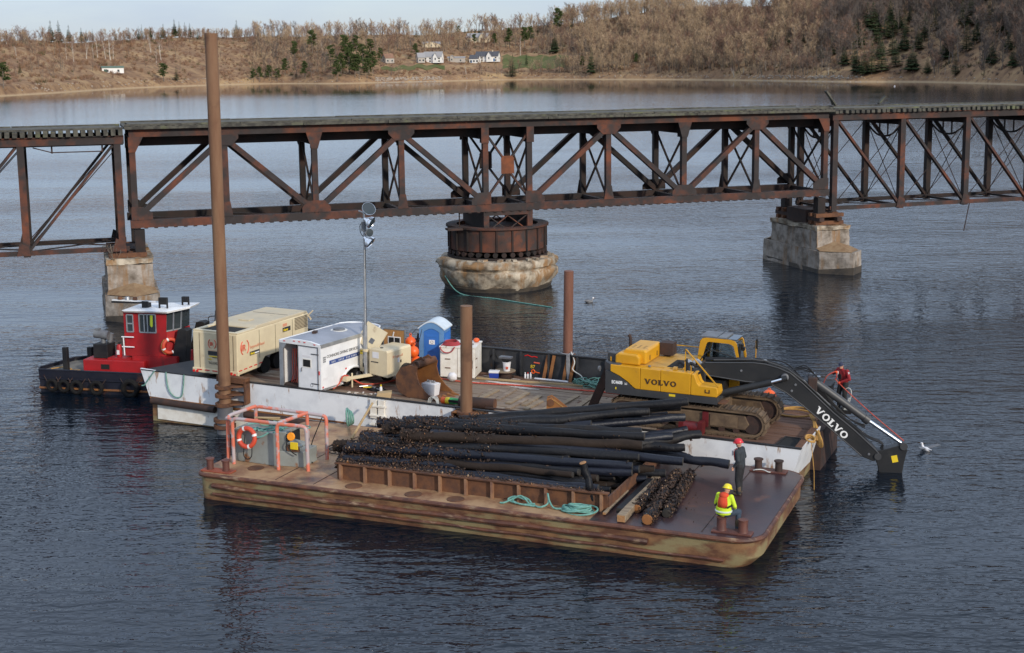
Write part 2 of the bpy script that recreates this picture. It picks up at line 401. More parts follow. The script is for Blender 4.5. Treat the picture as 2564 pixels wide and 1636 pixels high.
M['log'] = mk('tarred_log', (0.007, 0.0075, 0.010), (0.014, 0.0135, 0.015), scale=1.6, lo=0.4, hi=0.65, rough=0.5, stretch=(0.5, 2, 2), bump=0.9, bscale=8, over=(0.024, 0.018, 0.014), oscale=0.9, olo=0.55, ohi=0.68, rough2=0.7, spec=0.25)
M['log_brown'] = mk('brown_tarred_log', (0.020, 0.014, 0.011), (0.034, 0.023, 0.017), scale=1.6, lo=0.4, hi=0.65, rough=0.8, stretch=(0.5, 2, 2), bump=0.9, bscale=9, spec=0.2)
M['log_blue'] = mk('wet_bluish_log', (0.007, 0.009, 0.016), (0.014, 0.016, 0.026), scale=1.6, lo=0.4, hi=0.65, rough=0.42, stretch=(0.5, 2, 2), bump=0.7, bscale=8, spec=0.35)
M['log_end'] = mk('cut_log_end', (0.034, 0.028, 0.022), (0.018, 0.016, 0.014), scale=5, rough=0.8)
M['log_fresh'] = mk('fresh_cut_wood', (0.40, 0.20, 0.08), (0.30, 0.15, 0.06), scale=8, rough=0.8)
M['weed'] = mk('dark_marine_growth', (0.034, 0.019, 0.013), (0.075, 0.040, 0.025), scale=4, rough=0.7)
M['weed_spot'] = mk('orange_shell_specks', (0.30, 0.12, 0.035), (0.42, 0.30, 0.19), scale=5, rough=0.7)
M['blue'] = mk('blue_plastic', (0.035, 0.16, 0.50), (0.03, 0.14, 0.44), scale=1.5, rough=0.4)
M['blue_pale'] = mk('pale_blue_plastic', (0.13, 0.27, 0.48), (0.11, 0.24, 0.44), scale=1.5, rough=0.4)
M['roof_pale'] = mk('translucent_pale_roof', (0.60, 0.66, 0.70), (0.52, 0.58, 0.62), scale=2, rough=0.4)
M['cooler_blue'] = mk('deep_blue_plastic', (0.02, 0.05, 0.30), rough=0.35)
M['plywood'] = mk('varnished_plywood', (0.36, 0.18, 0.06), (0.28, 0.14, 0.05), scale=1.5, rough=0.5, stretch=(3, 3, 0.5))
M['maroon'] = mk('maroon_paint', (0.14, 0.012, 0.015), (0.09, 0.010, 0.012), scale=3, rough=0.5)
M['hose_red'] = mk('red_hose', (0.36, 0.035, 0.04), (0.28, 0.03, 0.035), scale=5, rough=0.5)
M['decal_red'] = mk('red_decal', (0.62, 0.11, 0.06), rough=0.5)
M['decal_red_faded'] = mk('faded_red_decal', (0.62, 0.27, 0.16), rough=0.5)
M['decal_black'] = mk('black_decal', (0.03, 0.03, 0.033), rough=0.5)
M['decal_brown'] = mk('dark_brown_decal', (0.055, 0.028, 0.016), rough=0.5)
M['decal_blue'] = mk('navy_decal', (0.035, 0.075, 0.24), rough=0.5)
M['decal_white'] = mk('white_decal', (0.75, 0.75, 0.74), rough=0.5)
M['reflector'] = mk('red_reflector', (0.60, 0.02, 0.02), rough=0.3)
M['frost'] = mk('white_powder', (0.66, 0.62, 0.58), (0.45, 0.37, 0.31), scale=3, lo=0.4, hi=0.6, rough=0.9)
M['green_paint'] = mk('green_paint', (0.03, 0.28, 0.07), rough=0.5)
M['paper'] = mk('white_plastic', (0.74, 0.72, 0.72), (0.66, 0.65, 0.66), scale=3, rough=0.5)
M['cloth_grey'] = mk('grey_cloth', (0.26, 0.26, 0.27), (0.18, 0.18, 0.19), scale=5, rough=0.9)
M['skin'] = mk('skin', (0.50, 0.27, 0.18), rough=0.55)
# ------------------------------------------------------------------ water
def water_material():
    m = bpy.data.materials.new('river_water'); m.use_nodes = True
    n, l = m.node_tree.nodes, m.node_tree.links
    b = n['Principled BSDF']
    b.inputs['Base Color'].default_value = (0.003, 0.007, 0.013, 1)
    b.inputs['Roughness'].default_value = 0.05
    b.inputs['IOR'].default_value = 1.345
    g = n.new('ShaderNodeNewGeometry')
    def noise_(sc_, det, st, rot=0.0, rough=0.55):
        mp_ = n.new('ShaderNodeMapping'); mp_.inputs['Scale'].default_value = st; mp_.inputs['Rotation'].default_value = (0, 0, rot)
        l.new(g.outputs['Position'], mp_.inputs[0])
        q = n.new('ShaderNodeTexNoise'); q.inputs['Scale'].default_value = sc_; q.inputs['Detail'].default_value = det; q.inputs['Roughness'].default_value = rough
        l.new(mp_.outputs[0], q.inputs['Vector'])
        return q.outputs['Fac']
    def math_(op, a, c):
        q = n.new('ShaderNodeMath'); q.operation = op
        for i, t in enumerate((a, c)):
            if isinstance(t, (int, float)): q.inputs[i].default_value = t
            else: l.new(t, q.inputs[i])
        return q.outputs[0]
    a = noise_(1.7, 3, (0.40, 1.0, 1), 0.16)          # wind ripples, crests across the river
    c = noise_(0.30, 3, (0.45, 1.0, 1), -0.2)         # longer waves
    f = noise_(4.6, 2, (0.5, 1, 1), 0.25)             # fine chop
    gust = noise_(0.028, 4, (0.35, 1, 1), 0.1)          # gust patches: some smooth, some ruffled
    gr = n.new('ShaderNodeMapRange'); gr.inputs[1].default_value, gr.inputs[2].default_value, gr.inputs[3].default_value, gr.inputs[4].default_value = 0.38, 0.60, 0.30, 1.35
    l.new(gust, gr.inputs[0])
    sx = n.new('ShaderNodeSeparateXYZ'); l.new(g.outputs['Position'], sx.inputs[0])
    calm = n.new('ShaderNodeMapRange'); calm.inputs[1].default_value, calm.inputs[2].default_value, calm.inputs[3].default_value, calm.inputs[4].default_value = 560, 800, 1.0, 0.08   # sheltered under the far bank
    l.new(sx.outputs[1], calm.inputs[0])
    h = math_('ADD', math_('MULTIPLY', a, 0.30), math_('ADD', math_('MULTIPLY', c, 0.42), math_('MULTIPLY', f, 0.085)))
    mid = n.new('ShaderNodeMapRange'); mid.inputs[1].default_value, mid.inputs[2].default_value, mid.inputs[3].default_value, mid.inputs[4].default_value = 90, 240, 1.0, 0.12   # single waves merge into the chop below
    l.new(sx.outputs[1], mid.inputs[0])
    h = math_('MULTIPLY', h, math_('MULTIPLY', gr.outputs[0], math_('MULTIPLY', mid.outputs[0], calm.outputs[0])))
    bm_ = n.new('ShaderNodeBump'); bm_.inputs['Strength'].default_value = 1.0; bm_.inputs['Distance'].default_value = WAVE
    l.new(h, bm_.inputs['Height'])
    # chop too small to resolve far out: wave slopes taken straight from noise, none in the lee of the bank
    far_ = n.new('ShaderNodeMapRange'); far_.inputs[1].default_value, far_.inputs[2].default_value, far_.inputs[3].default_value, far_.inputs[4].default_value = 60, 200, 0.0, CHOP
    l.new(sx.outputs[1], far_.inputs[0])
    q = n.new('ShaderNodeTexNoise'); q.inputs['Scale'].default_value = 2.6; q.inputs['Detail'].default_value = 1
    l.new(g.outputs['Position'], q.inputs['Vector'])
    sub = n.new('ShaderNodeVectorMath'); sub.operation = 'SUBTRACT'; sub.inputs[1].default_value = (.5, .5, .5); l.new(q.outputs['Color'], sub.inputs[0])
    ab = n.new('ShaderNodeVectorMath'); ab.operation = 'ABSOLUTE'; l.new(sub.outputs[0], ab.inputs[0])   # all slopes lean towards the viewer, so far water mirrors brighter sky
    flat = n.new('ShaderNodeVectorMath'); flat.operation = 'MULTIPLY'; flat.inputs[1].default_value = (.15, -1, 0); l.new(ab.outputs[0], flat.inputs[0])
    sc_ = n.new('ShaderNodeVectorMath'); sc_.operation = 'SCALE'; l.new(flat.outputs[0], sc_.inputs[0]); l.new(math_('MULTIPLY', far_.outputs[0], calm.outputs[0]), sc_.inputs['Scale'])
    ad = n.new('ShaderNodeVectorMath'); ad.operation = 'ADD'; l.new(bm_.outputs[0], ad.inputs[0]); l.new(sc_.outputs[0], ad.inputs[1])
    nm = n.new('ShaderNodeVectorMath'); nm.operation = 'NORMALIZE'; l.new(ad.outputs[0], nm.inputs[0]); l.new(nm.outputs[0], b.inputs['Normal'])
    return m
WAVE, CHOP = 0.34, 0.30
wb = MB()
wb.quad((-4000, -600, 0), (4000, -600, 0), (4000, 4000, 0), (-4000, 4000, 0))
tag(wb.build('river_water', water_material(), smooth=False), 'dark blue rippled river water', None, None, 'structure')

# ------------------------------------------------------------------ far bank
XS = [-1500, -700, -300, 0, 107, 190, 250, 320, 400, 545, 610, 715, 860, 946, 1110, 1200, 1320, 1480, 1704, 1900, 2025, 2168, 2310, 2418, 2564, 2800, 3300, 4300]
YS = [300, 275, 258, 243, 236, 231, 226, 222, 219, 214, 212, 210, 211, 208, 204.5, 202, 200, 200, 200.5, 202.5, 205, 206.5, 206, 209, 214, 222, 240, 300]
def shore(x):
    y = float(np.interp(x, XS, YS))
    return at_z(x, y, 0).xy.length
SX = [x for x in np.arange(-1500, 4301, 20)]
SD = [shore(x) for x in SX]
SD = list(np.convolve(np.pad(SD, 3, mode='edge'), np.ones(7) / 7, mode='valid'))
CRX = [-1500, -300, 0, 200, 380, 540, 860, 1100, 1300, 1420, 1520, 1620, 1700, 1930, 2050, 2200, 2400, 2564, 2800, 3300, 4300]
CRY = [130, 126, 113, 112, 100, 98, 93, 86, 77, 66, 50, 36, 29, 20, 0, -22, -45, -60, -70, -70, -60]
INL = 270.0
def px_az(x): return math.atan((x - XC) / F * math.cos(PITCH))
def xy_at(x, r):
    a = px_az(x); return Vector((math.sin(a) * r, math.cos(a) * r, 0))
def ridge_z(x):
    r = float(np.interp(x, SX, SD)) + INL
    yh = YH - ROLL * (x - XC)
    return CAMH + (yh - float(np.interp(x, CRX, CRY))) * r / F
def ground(x, t):
    """height of the far bank t metres inland on the bearing of photo column x"""
    zr = ridge_z(x)
    q = max(0.0, min(1.0, t / INL))
    bank = 3.2 * min(1.0, max(0.0, t) / 11.0)
    z = -0.9 + 0.10 * t if t < 9 else bank - 3.2 + (0.0 if t < 9 else 2.9)
    if t >= 9:
        e = q ** 1.15 * (1 - 0.25 * q) / 0.75
        z = 0.2 + 2.6 * min(1, (t - 9) / 9) + (zr - 2.8) * e
    p = xy_at(x, 900 + t)
    z += (mnoise.noise(Vector((p.x / 45, t / 40, 1))) * 3.0 + mnoise.noise(Vector((p.x / 14, t / 14, 5))) * 0.9) * min(1, max(0, t - 8) / 40)
    if t > INL: z -= (t - INL) * 0.03
    return z
def pos(x, t):
    r = float(np.interp(x, SX, SD)) + t
    p = xy_at(x, r); p.z = ground(x, t)
    return p
def hit(x, y):
    """point of the bank seen at photo pixel (x, y)"""
    r_ = ray(x, y); hr = r_.xy.length
    for t in range(2, 420, 2):
        d = float(np.interp(x, SX, SD)) + t
        if CAMH + r_.z / hr * d <= ground(x, t): return pos(x, t), d
    return pos(x, INL), float(np.interp(x, SX, SD)) + INL

TS = [-30, -4, 0, 3, 6, 9, 12, 15, 18, 24, 32, 42, 54, 66, 80, 95, 110, 128, 146, 164, 182, 200, 218, 236, 254, 270, 290, 330, 420, 700]
vsx = list(np.arange(-1500, 4301, 22))
tv, tf = [], []
for x in vsx:
    for t in TS: tv.append(tuple(pos(x, t)))
k = len(TS)
for i in range(len(vsx) - 1):
    for j in range(k - 1):
        a = i * k + j
        tf.append((a, a + k, a + k + 1, a + 1))
tm = bpy.data.meshes.new('hillside'); tm.from_pydata(tv, [], tf)
tm.polygons.foreach_set('use_smooth', [True] * len(tf))
def hill_material():
    m = bpy.data.materials.new('hillside_ground'); m.use_nodes = True
    n, l = m.node_tree.nodes, m.node_tree.links
    b = n['Principled BSDF']; b.inputs['Roughness'].default_value = 0.95; b.inputs['Specular IOR Level'].default_value = 0.1
    g = n.new('ShaderNodeNewGeometry')
    def nz_(sc_, det):
        q = n.new('ShaderNodeTexNoise'); q.inputs['Scale'].default_value = sc_; q.inputs['Detail'].default_value = det; q.inputs['Roughness'].default_value = 0.65
        l.new(g.outputs['Position'], q.inputs['Vector']); return q.outputs['Fac']
    r1_ = n.new('ShaderNodeValToRGB')
    cr = r1_.color_ramp
    cr.elements[0].position, cr.elements[0].color = 0.34, (0.19, 0.11, 0.065, 1)
    cr.elements[1].position, cr.elements[1].color = 0.68, (0.40, 0.27, 0.14, 1)
    e = cr.elements.new(0.5); e.color = (0.29, 0.18, 0.10, 1)
    l.new(nz_(0.035, 8), r1_.inputs[0])
    mxx = n.new('ShaderNodeMix'); mxx.data_type = 'RGBA'; mxx.inputs[7].default_value = (0.15, 0.09, 0.06, 1)
    r2_ = n.new('ShaderNodeMapRange'); r2_.inputs[1].default_value, r2_.inputs[2].default_value, r2_.inputs[4].default_value = 0.5, 0.62, 0.8
    l.new(nz_(0.22, 6), r2_.inputs[0]); l.new(r2_.outputs[0], mxx.inputs[0]); l.new(r1_.outputs[0], mxx.inputs[6])
    sx = n.new('ShaderNodeSeparateXYZ'); l.new(g.outputs['Position'], sx.inputs[0])
    # pale beach sand and cobble below the bank
    ad = n.new('ShaderNodeMath'); ad.operation = 'MULTIPLY_ADD'; ad.inputs[1].default_value = 1.3; l.new(nz_(0.4, 4), ad.inputs[0]); l.new(sx.outputs[2], ad.inputs[2])
    r3_ = n.new('ShaderNodeMapRange'); r3_.inputs[1].default_value, r3_.inputs[2].default_value, r3_.inputs[3].default_value, r3_.inputs[4].default_value = 0.75, 1.9, 1, 0
    l.new(ad.outputs[0], r3_.inputs[0])
    m3 = n.new('ShaderNodeMix'); m3.data_type = 'RGBA'; m3.inputs[7].default_value = (0.42, 0.30, 0.18, 1)
    l.new(r3_.outputs[0], m3.inputs[0]); l.new(mxx.outputs[2], m3.inputs[6])
    l.new(m3.outputs[2], b.inputs['Base Color'])
    return m
tm.materials.append(hill_material())
hill = bpy.data.objects.new('hillside', tm); COL.objects.link(hill)
tag(hill, 'brown autumn hillside rising from the far shore', None, None, 'structure')

# mown lawn below the white houses, laid over the slope
M['lawn'] = mk('autumn_lawn', (0.085, 0.105, 0.035), (0.15, 0.135, 0.06), scale=0.09, lo=0.4, hi=0.65, rough=0.95, spec=0.1)
def lawn(x0, x1, t0, t1):
    mb = MB(); nx, nt = 14, 8
    vs_, fs_ = [], []
    for i in range(nx + 1):
        for j in range(nt + 1):
            x = x0 + (x1 - x0) * i / nx
            wob = math.sin(i * 1.7) * 5
            p = pos(x, t0 + wob + (t1 - t0) * j / nt); p.z += 0.25
            vs_.append(p)
    for i in range(nx):
        for j in range(nt):
            a = i * (nt + 1) + j; fs_.append((a, a + nt + 1, a + nt + 2, a + 1))
    mb.add(vs_, fs_)
    tag(mb.build('lawn', M['lawn']), 'green lawn on the bank', None, None, 'structure')
lawn(1265, 1430, 40, 96)
lawn(960, 1120, 46, 62)

# ------------------------------------------------------------------ vegetation
VEG = {
 'twig_tan': mk('tan_twigs', (0.44, 0.32, 0.20), (0.33, 0.235, 0.15), scale=0.5, rough=0.9, spec=0.1),
 'twig_red': mk('reddish_twigs', (0.27, 0.165, 0.115), (0.19, 0.12, 0.09), scale=0.5, rough=0.9, spec=0.1),
 'twig_grey': mk('grey_brown_twigs', (0.18, 0.145, 0.12), (0.115, 0.092, 0.082), scale=0.5, rough=0.9, spec=0.1),  # grey-brown bark tone; its darkness partly carries the right hill's shade
 'bark': mk('grey_bark', (0.22, 0.18, 0.145), (0.14, 0.115, 0.09), scale=1.0, rough=0.9, spec=0.1),
 'birch': mk('white_birch_bark', (0.58, 0.53, 0.46), (0.36, 0.31, 0.26), scale=1.5, rough=0.8, spec=0.1),
 'spruce': mk('dark_spruce_needles', (0.022, 0.034, 0.016), (0.045, 0.058, 0.024), scale=0.6, rough=0.9, spec=0.1),
 'pine': mk('green_pine_needles', (0.045, 0.066, 0.022), (0.075, 0.095, 0.032), scale=0.6, rough=0.9, spec=0.1),
 'brush': mk('russet_brush', (0.20, 0.11, 0.068), (0.30, 0.185, 0.11), scale=0.25, rough=0.95, spec=0.1),
 'brush_olive': mk('olive_brush', (0.085, 0.08, 0.04), (0.14, 0.115, 0.06), scale=0.4, rough=0.95, spec=0.1),
}
def sliver(vs_, fs_, p, q, w, rnd):
    d = (q - p); s_ = d.cross(Vector((rnd.uniform(-1, 1), rnd.uniform(-1, 1), rnd.uniform(-.4, .4))))
    if s_.length < 1e-4: return
    s_ = s_.normalized() * w / 2
    n = len(vs_)
    vs_ += [tuple(p - s_), tuple(p + s_), tuple(q)]; fs_.append((n, n + 1, n + 2))

def bare_tree(seed, h=15.0, spread=0.30, trunks=1, ntw=300, tw=0.13, first=0.25):
    """trunk and limb mesh, twig mesh (unit: metres)"""
    rnd = random.Random(seed)
    tb = MB(); cv, cf = [], []
    for k_ in range(trunks):
        lean = Vector((rnd.uniform(-.12, .12), rnd.uniform(-.12, .12), 0)) * (2.0 if trunks > 1 else 0.8)
        base = Vector((rnd.uniform(-.5, .5), rnd.uniform(-.5, .5), 0)) * (1 if trunks > 1 else 0)
        hh = h * rnd.uniform(.85, 1.0)
        def tp(t): return base + lean * (t * hh) + Vector((math.sin(t * 5 + seed) * .2, math.cos(t * 4 + seed) * .2, t * hh - 0.5))
        tb.tube([tp(0), tp(.25), tp(.55), tp(.97)], [0.017 * h, 0.013 * h, 0.009 * h, 0.02], 5)
        nl = 11
        for i in range(nl):
            t = first + (0.9 - first) * (i + rnd.random()) / nl
            a = rnd.uniform(0, 6.283)
            L = h * spread * rnd.uniform(.6, 1.15) * (1.15 - t * .7)
            p = tp(t); d = Vector((math.cos(a), math.sin(a), rnd.uniform(.7, 1.5))).normalized()
            q = p + d * L; q2 = q + Vector((d.x * .3, d.y * .3, .9)) * L * .45
            tb.tube([p, q, q2], [0.006 * h, 0.0035 * h, 0.015], 3, caps=False)
            for j in range(int(ntw / nl / trunks)):
                s_ = rnd.uniform(.25, 1)
                o = p + (q - p) * s_ if rnd.random() < .6 else q + (q2 - q) * rnd.random()
                dd = Vector((rnd.uniform(-1, 1) + d.x * .6, rnd.uniform(-1, 1) + d.y * .6, rnd.uniform(.1, 1.6))).normalized()
                sliver(cv, cf, o, o + dd * rnd.uniform(.08, .17) * h, tw, rnd)
    return tb, (cv, cf)

def spruce(seed, h=14.0, w=0.2, droop=0.25):
    rnd = random.Random(seed)
    tb = MB(); tb.tube([(0, 0, -.5), (0, 0, h * .95)], [0.014 * h, 0.02], 5)
    cv, cf = [], []
    nl = 20
    for i in range(nl):
        t = 0.1 + 0.9 * i / nl
        z = h * t
        Rr = h * w * (1 - t) ** 0.8 * rnd.uniform(.75, 1.2) + 0.12
        nb = max(5, int(11 * (1 - t)) + 3)
        for j in range(nb):
            if rnd.random() < .1: continue
            a = 6.283 * (j + rnd.uniform(-.4, .4)) / nb + i
            L = Rr * rnd.uniform(.65, 1.15)
            d = Vector((math.cos(a), math.sin(a), 0)); s_ = Vector((-d.y, d.x, 0))
            p = Vector((0, 0, z + h * .025)); q = p + d * L + Vector((0, 0, -L * droop + .1))
            m_ = p + d * L * .55
            wd = L * .34 + .1
            n = len(cv)
            cv += [tuple(p), tuple(m_ - s_ * wd + Vector((0, 0, -L * droop * .8))), tuple(q), tuple(m_ + s_ * wd + Vector((0, 0, -L * droop * .8))), tuple(m_ + Vector((0, 0, .05)))]
            cf += [(n, n + 1, n + 4), (n + 1, n + 2, n + 4), (n + 2, n + 3, n + 4), (n + 3, n, n + 4)]
    cv.append((0, 0, h * 1.02)); n = len(cv) - 1
    cv += [(.15, 0, h * .9), (-.1, .12, h * .9), (-.1, -.12, h * .9)]
    cf += [(n, n + 1, n + 2), (n, n + 2, n + 3), (n, n + 3, n + 1)]
    return tb, (cv, cf)

def pine(seed, h=18.0):
    rnd = random.Random(seed)
    tb = MB(); tb.tube([(0, 0, -.5), (.2, 0, h * .5), (0, .1, h * .95)], [0.018 * h, 0.012 * h, 0.03], 6)
    cv, cf = [], []
    for i in range(26):
        t = .32 + .66 * i / 26
        a = rnd.uniform(0, 6.283)
        L = h * .25 * (1.18 - t) ** .6 * rnd.uniform(.55, 1.1)
        p = Vector((0, 0, h * t)); q = p + Vector((math.cos(a) * L, math.sin(a) * L, L * .25))
        tb.tube([p, q], [.05, .02], 3, caps=False)
        for j in range(22):
            o = p + (q - p) * rnd.uniform(.35, 1.1) + Vector((rnd.gauss(0, .5), rnd.gauss(0, .5), rnd.gauss(0, .28)))
            dd = Vector((rnd.uniform(-1, 1), rnd.uniform(-1, 1), rnd.uniform(-.1, .7))).normalized() * rnd.uniform(.6, 1.1)
            sliver(cv, cf, o - dd, o + dd, .55, rnd)
    return tb, (cv, cf)

def bush(seed, h=2.6, n_=60, w=.16):
    rnd = random.Random(seed); cv, cf = [], []
    for i in range(n_):
        a, r_ = rnd.uniform(0, 6.283), rnd.uniform(0, .9) * h * .75
        p = Vector((math.cos(a) * r_ * .6, math.sin(a) * r_ * .6, rnd.uniform(-.2, .35) * h))
        q = p + Vector((math.cos(a) * rnd.uniform(0, .5), math.sin(a) * rnd.uniform(0, .5), rnd.uniform(.35, .75))) * h
        sliver(cv, cf, p, q, w, rnd)
    return cv, cf

def leaf_mesh(name, cvf, m):
    me = bpy.data.meshes.new(name); me.from_pydata(cvf[0], [], cvf[1]); me.materials.append(m); return me

class TreeKind:
    def __init__(s, name, trunk_m, crown_m, gen, part='crown'):
        s.name, s.tm, s.cm, s.part = name, trunk_m, crown_m, part
        s.var = []
        for tb, cvf in gen:
            o = tb.build('trunk', trunk_m); me = o.data; bpy.data.objects.remove(o)
            s.var.append((me, leaf_mesh(part, cvf, crown_m), cvf, tb))
    def plant(s, p, h, href, label, cat='tree', group=None, rnd=R, wide=1.0):
        t = bpy.data.objects.new(s.name, None); COL.objects.link(t)
        k_ = h / href
        t.matrix_world = Matrix.Translation(p) @ Matrix.Rotation(rnd.uniform(0, 6.28), 4, 'Z') @ Matrix.Diagonal((k_ * wide, k_ * wide, k_, 1))
        tag(t, label, cat, group)
        tr, cr, _, _ = rnd.choice(s.var)
        for nm, me in (('trunk', tr), (s.part, cr)):
            o = bpy.data.objects.new(nm, me); COL.objects.link(o); o.parent = t
        return t

BARE = TreeKind('bare_tree', VEG['bark'], VEG['twig_tan'], [bare_tree(i, 15, .30, 1 + (i % 3 == 0), 230, .15) for i in range(6)])
BARE_R = TreeKind('bare_tree', VEG['bark'], VEG['twig_red'], [bare_tree(20 + i, 15, .28, 1 + (i % 2), 230, .15) for i in range(5)])
BARE_G = TreeKind('bare_tree', VEG['bark'], VEG['twig_grey'], [bare_tree(40 + i, 15, .27, 1, 240, .15) for i in range(5)])
BIRCH = TreeKind('birch_tree', VEG['birch'], VEG['twig_red'], [bare_tree(60 + i, 15, .20, 1 + i % 2, 110, .09, .4) for i in range(5)])
SPRUCE = TreeKind('spruce_tree', VEG['bark'], VEG['spruce'], [spruce(80 + i, 14, .16 + .02 * i) for i in range(5)])
PINE = TreeKind('pine_tree', VEG['bark'], VEG['pine'], [pine(100 + i) for i in range(3)])

def th(px, d): return px * d / F

# --- trees that the photograph shows one by one: (x, y of the foot, height in pixels)
CONIFERS = []
def plant_px(kind, href, items, cat='tree', group=None):
    for it in items:
        x, y, hp, label = it[:4]
        p, d = hit(x, y)
        if kind.name != 'birch_tree': CONIFERS.append((x, d - float(np.interp(x, SX, SD)), hp))
        kind.plant(p, th(hp, d), href, label, cat, group, wide=it[4] if len(it) > 4 else 1.0)
plant_px(SPRUCE, 14, [
    (139, 108, 52, 'dark spruce on the left ridge, left one of the tall pair against the sky'),
    (159, 112, 56, 'dark spruce on the left ridge, right one of the tall pair against the sky'),
    (184, 108, 42, 'rounded spruce just right of the tall spruce pair on the left ridge'),
    (448, 90, 44, 'tallest pointed spruce in the ridge clump left of the rusty tall pile'),
    (603, 96, 44, 'lone spruce on the skyline right of the tall rusty pile'),
    (1050, 100, 38, 'small spruce beside the upper house with the flat pale gable'),
    (1325, 165, 34, 'small spruce standing alone on the green lawn'),
    (1290, 196, 58, 'broad dark spruce at the water edge below the white farmhouse', 1.5),
    (1487, 190, 70, 'slender dark spruce near the shore on the right of the lawn', .9),
    (1395, 134, 50, 'dark spruce below the tall pine on the mid hill', 1.2),
    (2232, 58, 52, 'tall dark spruce at the top of the shaded right hillside', 1.2),
    (2152, 185, 55, 'pale green spruce at the foot of the shaded wood', 1.4),
    (447, 205, 36, 'dark shrubby spruce on the left shore right of the olive thicket', 1.6),
    (56, 187, 26, 'small dark spruce on the left bank above the beach', 1.3),
], 'tree')
plant_px(PINE, 18, [
    (1405, 88, 66, 'tall layered white pine on the skyline of the mid hill', 1.0),
    (1283, 122, 50, 'bushy pine to the right of the long white farmhouse', 1.1),
    (1047, 150, 40, 'round green pine left of the white gabled house', 1.2),
    (1195, 112, 26, 'small round pine in front of the beige hilltop house', 1.4),
    (1155, 88, 22, 'olive pine on the skyline left of the beige hilltop house', 1.4),
    (960, 160, 38, 'dark pine beside the brown roofed cottage', 1.0),
    (905, 200, 60, 'dark green pine at the shore left of the stone bank', 1.1),
    (12, 222, 60, 'olive pine at the left picture edge on the shore', 1.5),
    (415, 206, 44, 'olive green thicket pine on the left shore', 1.5),
])
plant_px(SPRUCE, 14, [(x, y, h, 'dark spruce in the clump along the left skyline', 1.0) for x, y, h in
    [(215, 108, 36), (228, 106, 30), (243, 104, 30), (300, 104, 24), (334, 100, 30), (358, 100, 32), (366, 100, 36), (387, 100, 32), (420, 98, 36), (460, 92, 38), (474, 94, 36), (486, 96, 36), (505, 102, 28), (552, 104, 30), (670, 98, 24)]],
    'tree', 'spruces along the left skyline')
plant_px(SPRUCE, 14, [(x, y, h, 'dark spruce in the row on the skyline behind the beige house') for x, y, h in
    [(1172, 86, 18), (1180, 84, 18), (1188, 84, 16), (1197, 88, 22), (1207, 88, 21), (1322, 98, 30), (1354, 86, 22), (1436, 74, 22), (1458, 64, 16), (1550, 56, 14)]], 'tree', 'spruces on the middle skyline')
plant_px(SPRUCE, 14, [(x, y, h * 1.35, 'dark spruce among the bare trees of the shaded right hillside', 1.5) for x, y, h in
    [(2190, 86, 56), (2200, 110, 46), (2225, 100, 50), (2148, 95, 34), (2255, 72, 30), (2282, 60, 30), (2320, 105, 50), (2372, 150, 40), (2412, 72, 50), (2432, 70, 56), (2470, 8, 26), (2480, 60, 36), (2250, 170, 50), (2190, 190, 55), (2170, 192, 46), (2290, 185, 46), (2240, 140, 46),
     (2062, 150, 22), (2092, 140, 34), (2120, 165, 34), (2018, 110, 24), (1980, 115, 26), (1932, 130, 26), (2530, 130, 34), (2545, 170, 36), (2490, 165, 40), (2400, 196, 40), (2330, 190, 30), (2270, 130, 40), (2210, 150, 44), (2176, 70, 44), (2240, 90, 50), (2160, 120, 46), (2270, 95, 44), (2305, 130, 44), (2345, 80, 40), (2425, 130, 50), (2450, 110, 44), (2510, 90, 44), (2215, 185, 56), (2145, 165, 40)]], 'tree', 'spruces on the shaded right hillside')
plant_px(PINE, 18, [(x, y, h * 1.25, 'mid green pine in the wooded slope left of the cottages', 1.15) for x, y, h in
    [(790, 135, 46), (835, 170, 44), (880, 185, 52), (930, 190, 46), (870, 150, 48), (900, 140, 40), (935, 150, 40), (640, 206, 26), (655, 206, 30), (700, 206, 26), (745, 150, 36), (770, 200, 36), (850, 205, 44), (1320, 120, 40), (1335, 110, 34), (1245, 120, 28), (1465, 175, 26), (1600, 165, 24), (885, 170, 50), (915, 175, 50), (940, 185, 44), (860, 190, 44), (895, 196, 46), (925, 200, 40), (720, 190, 34), (680, 205, 30)]], 'tree', 'pines on the middle slope')
# birches
plant_px(BIRCH, 15, [
    (252, 148, 72, 'white birch clump on the left slope, right of the leaning single birches', .8),
    (285, 152, 68, 'many stemmed white birch clump at the middle of the left slope', 1.3),
    (410, 153, 58, 'forked white birch on the left slope above the shed', 1.2),
    (399, 163, 50, 'thin leaning white birch just left of the forked one', .8),
    (387, 132, 46, 'white birch on the slope above the thin leaning birch', .8),
    (192, 155, 56, 'slim white birch at the left of the birch row', .7),
    (28, 112, 36, 'pale birch on the far left skyline', .8),
    (2022, 98, 46, 'forked white birch on the right hillside below the crest', 1.0),
    (2050, 50, 50, 'big pale forked tree near the top of the right hillside', 1.6),
    (1960, 55, 48, 'pale white birch left of the big forked tree on the right hillside', .8),
    (1845, 194, 28, 'white birch clump at the water edge of the right shore', 1.4),
    (2082, 190, 22, 'small pale shrub birch on the rocky point', 1.9),
    (2344, 172, 38, 'white forked birch in the shaded wood', 1.2),
    (2374, 188, 24, 'thin white birch low in the shaded wood', .8),
    (1173, 186, 26, 'leaning white birch on the bank below the low shed', 1.0),
    (1262, 194, 22, 'white dead tree leaning over the bank right of the landing stair', 1.0)])
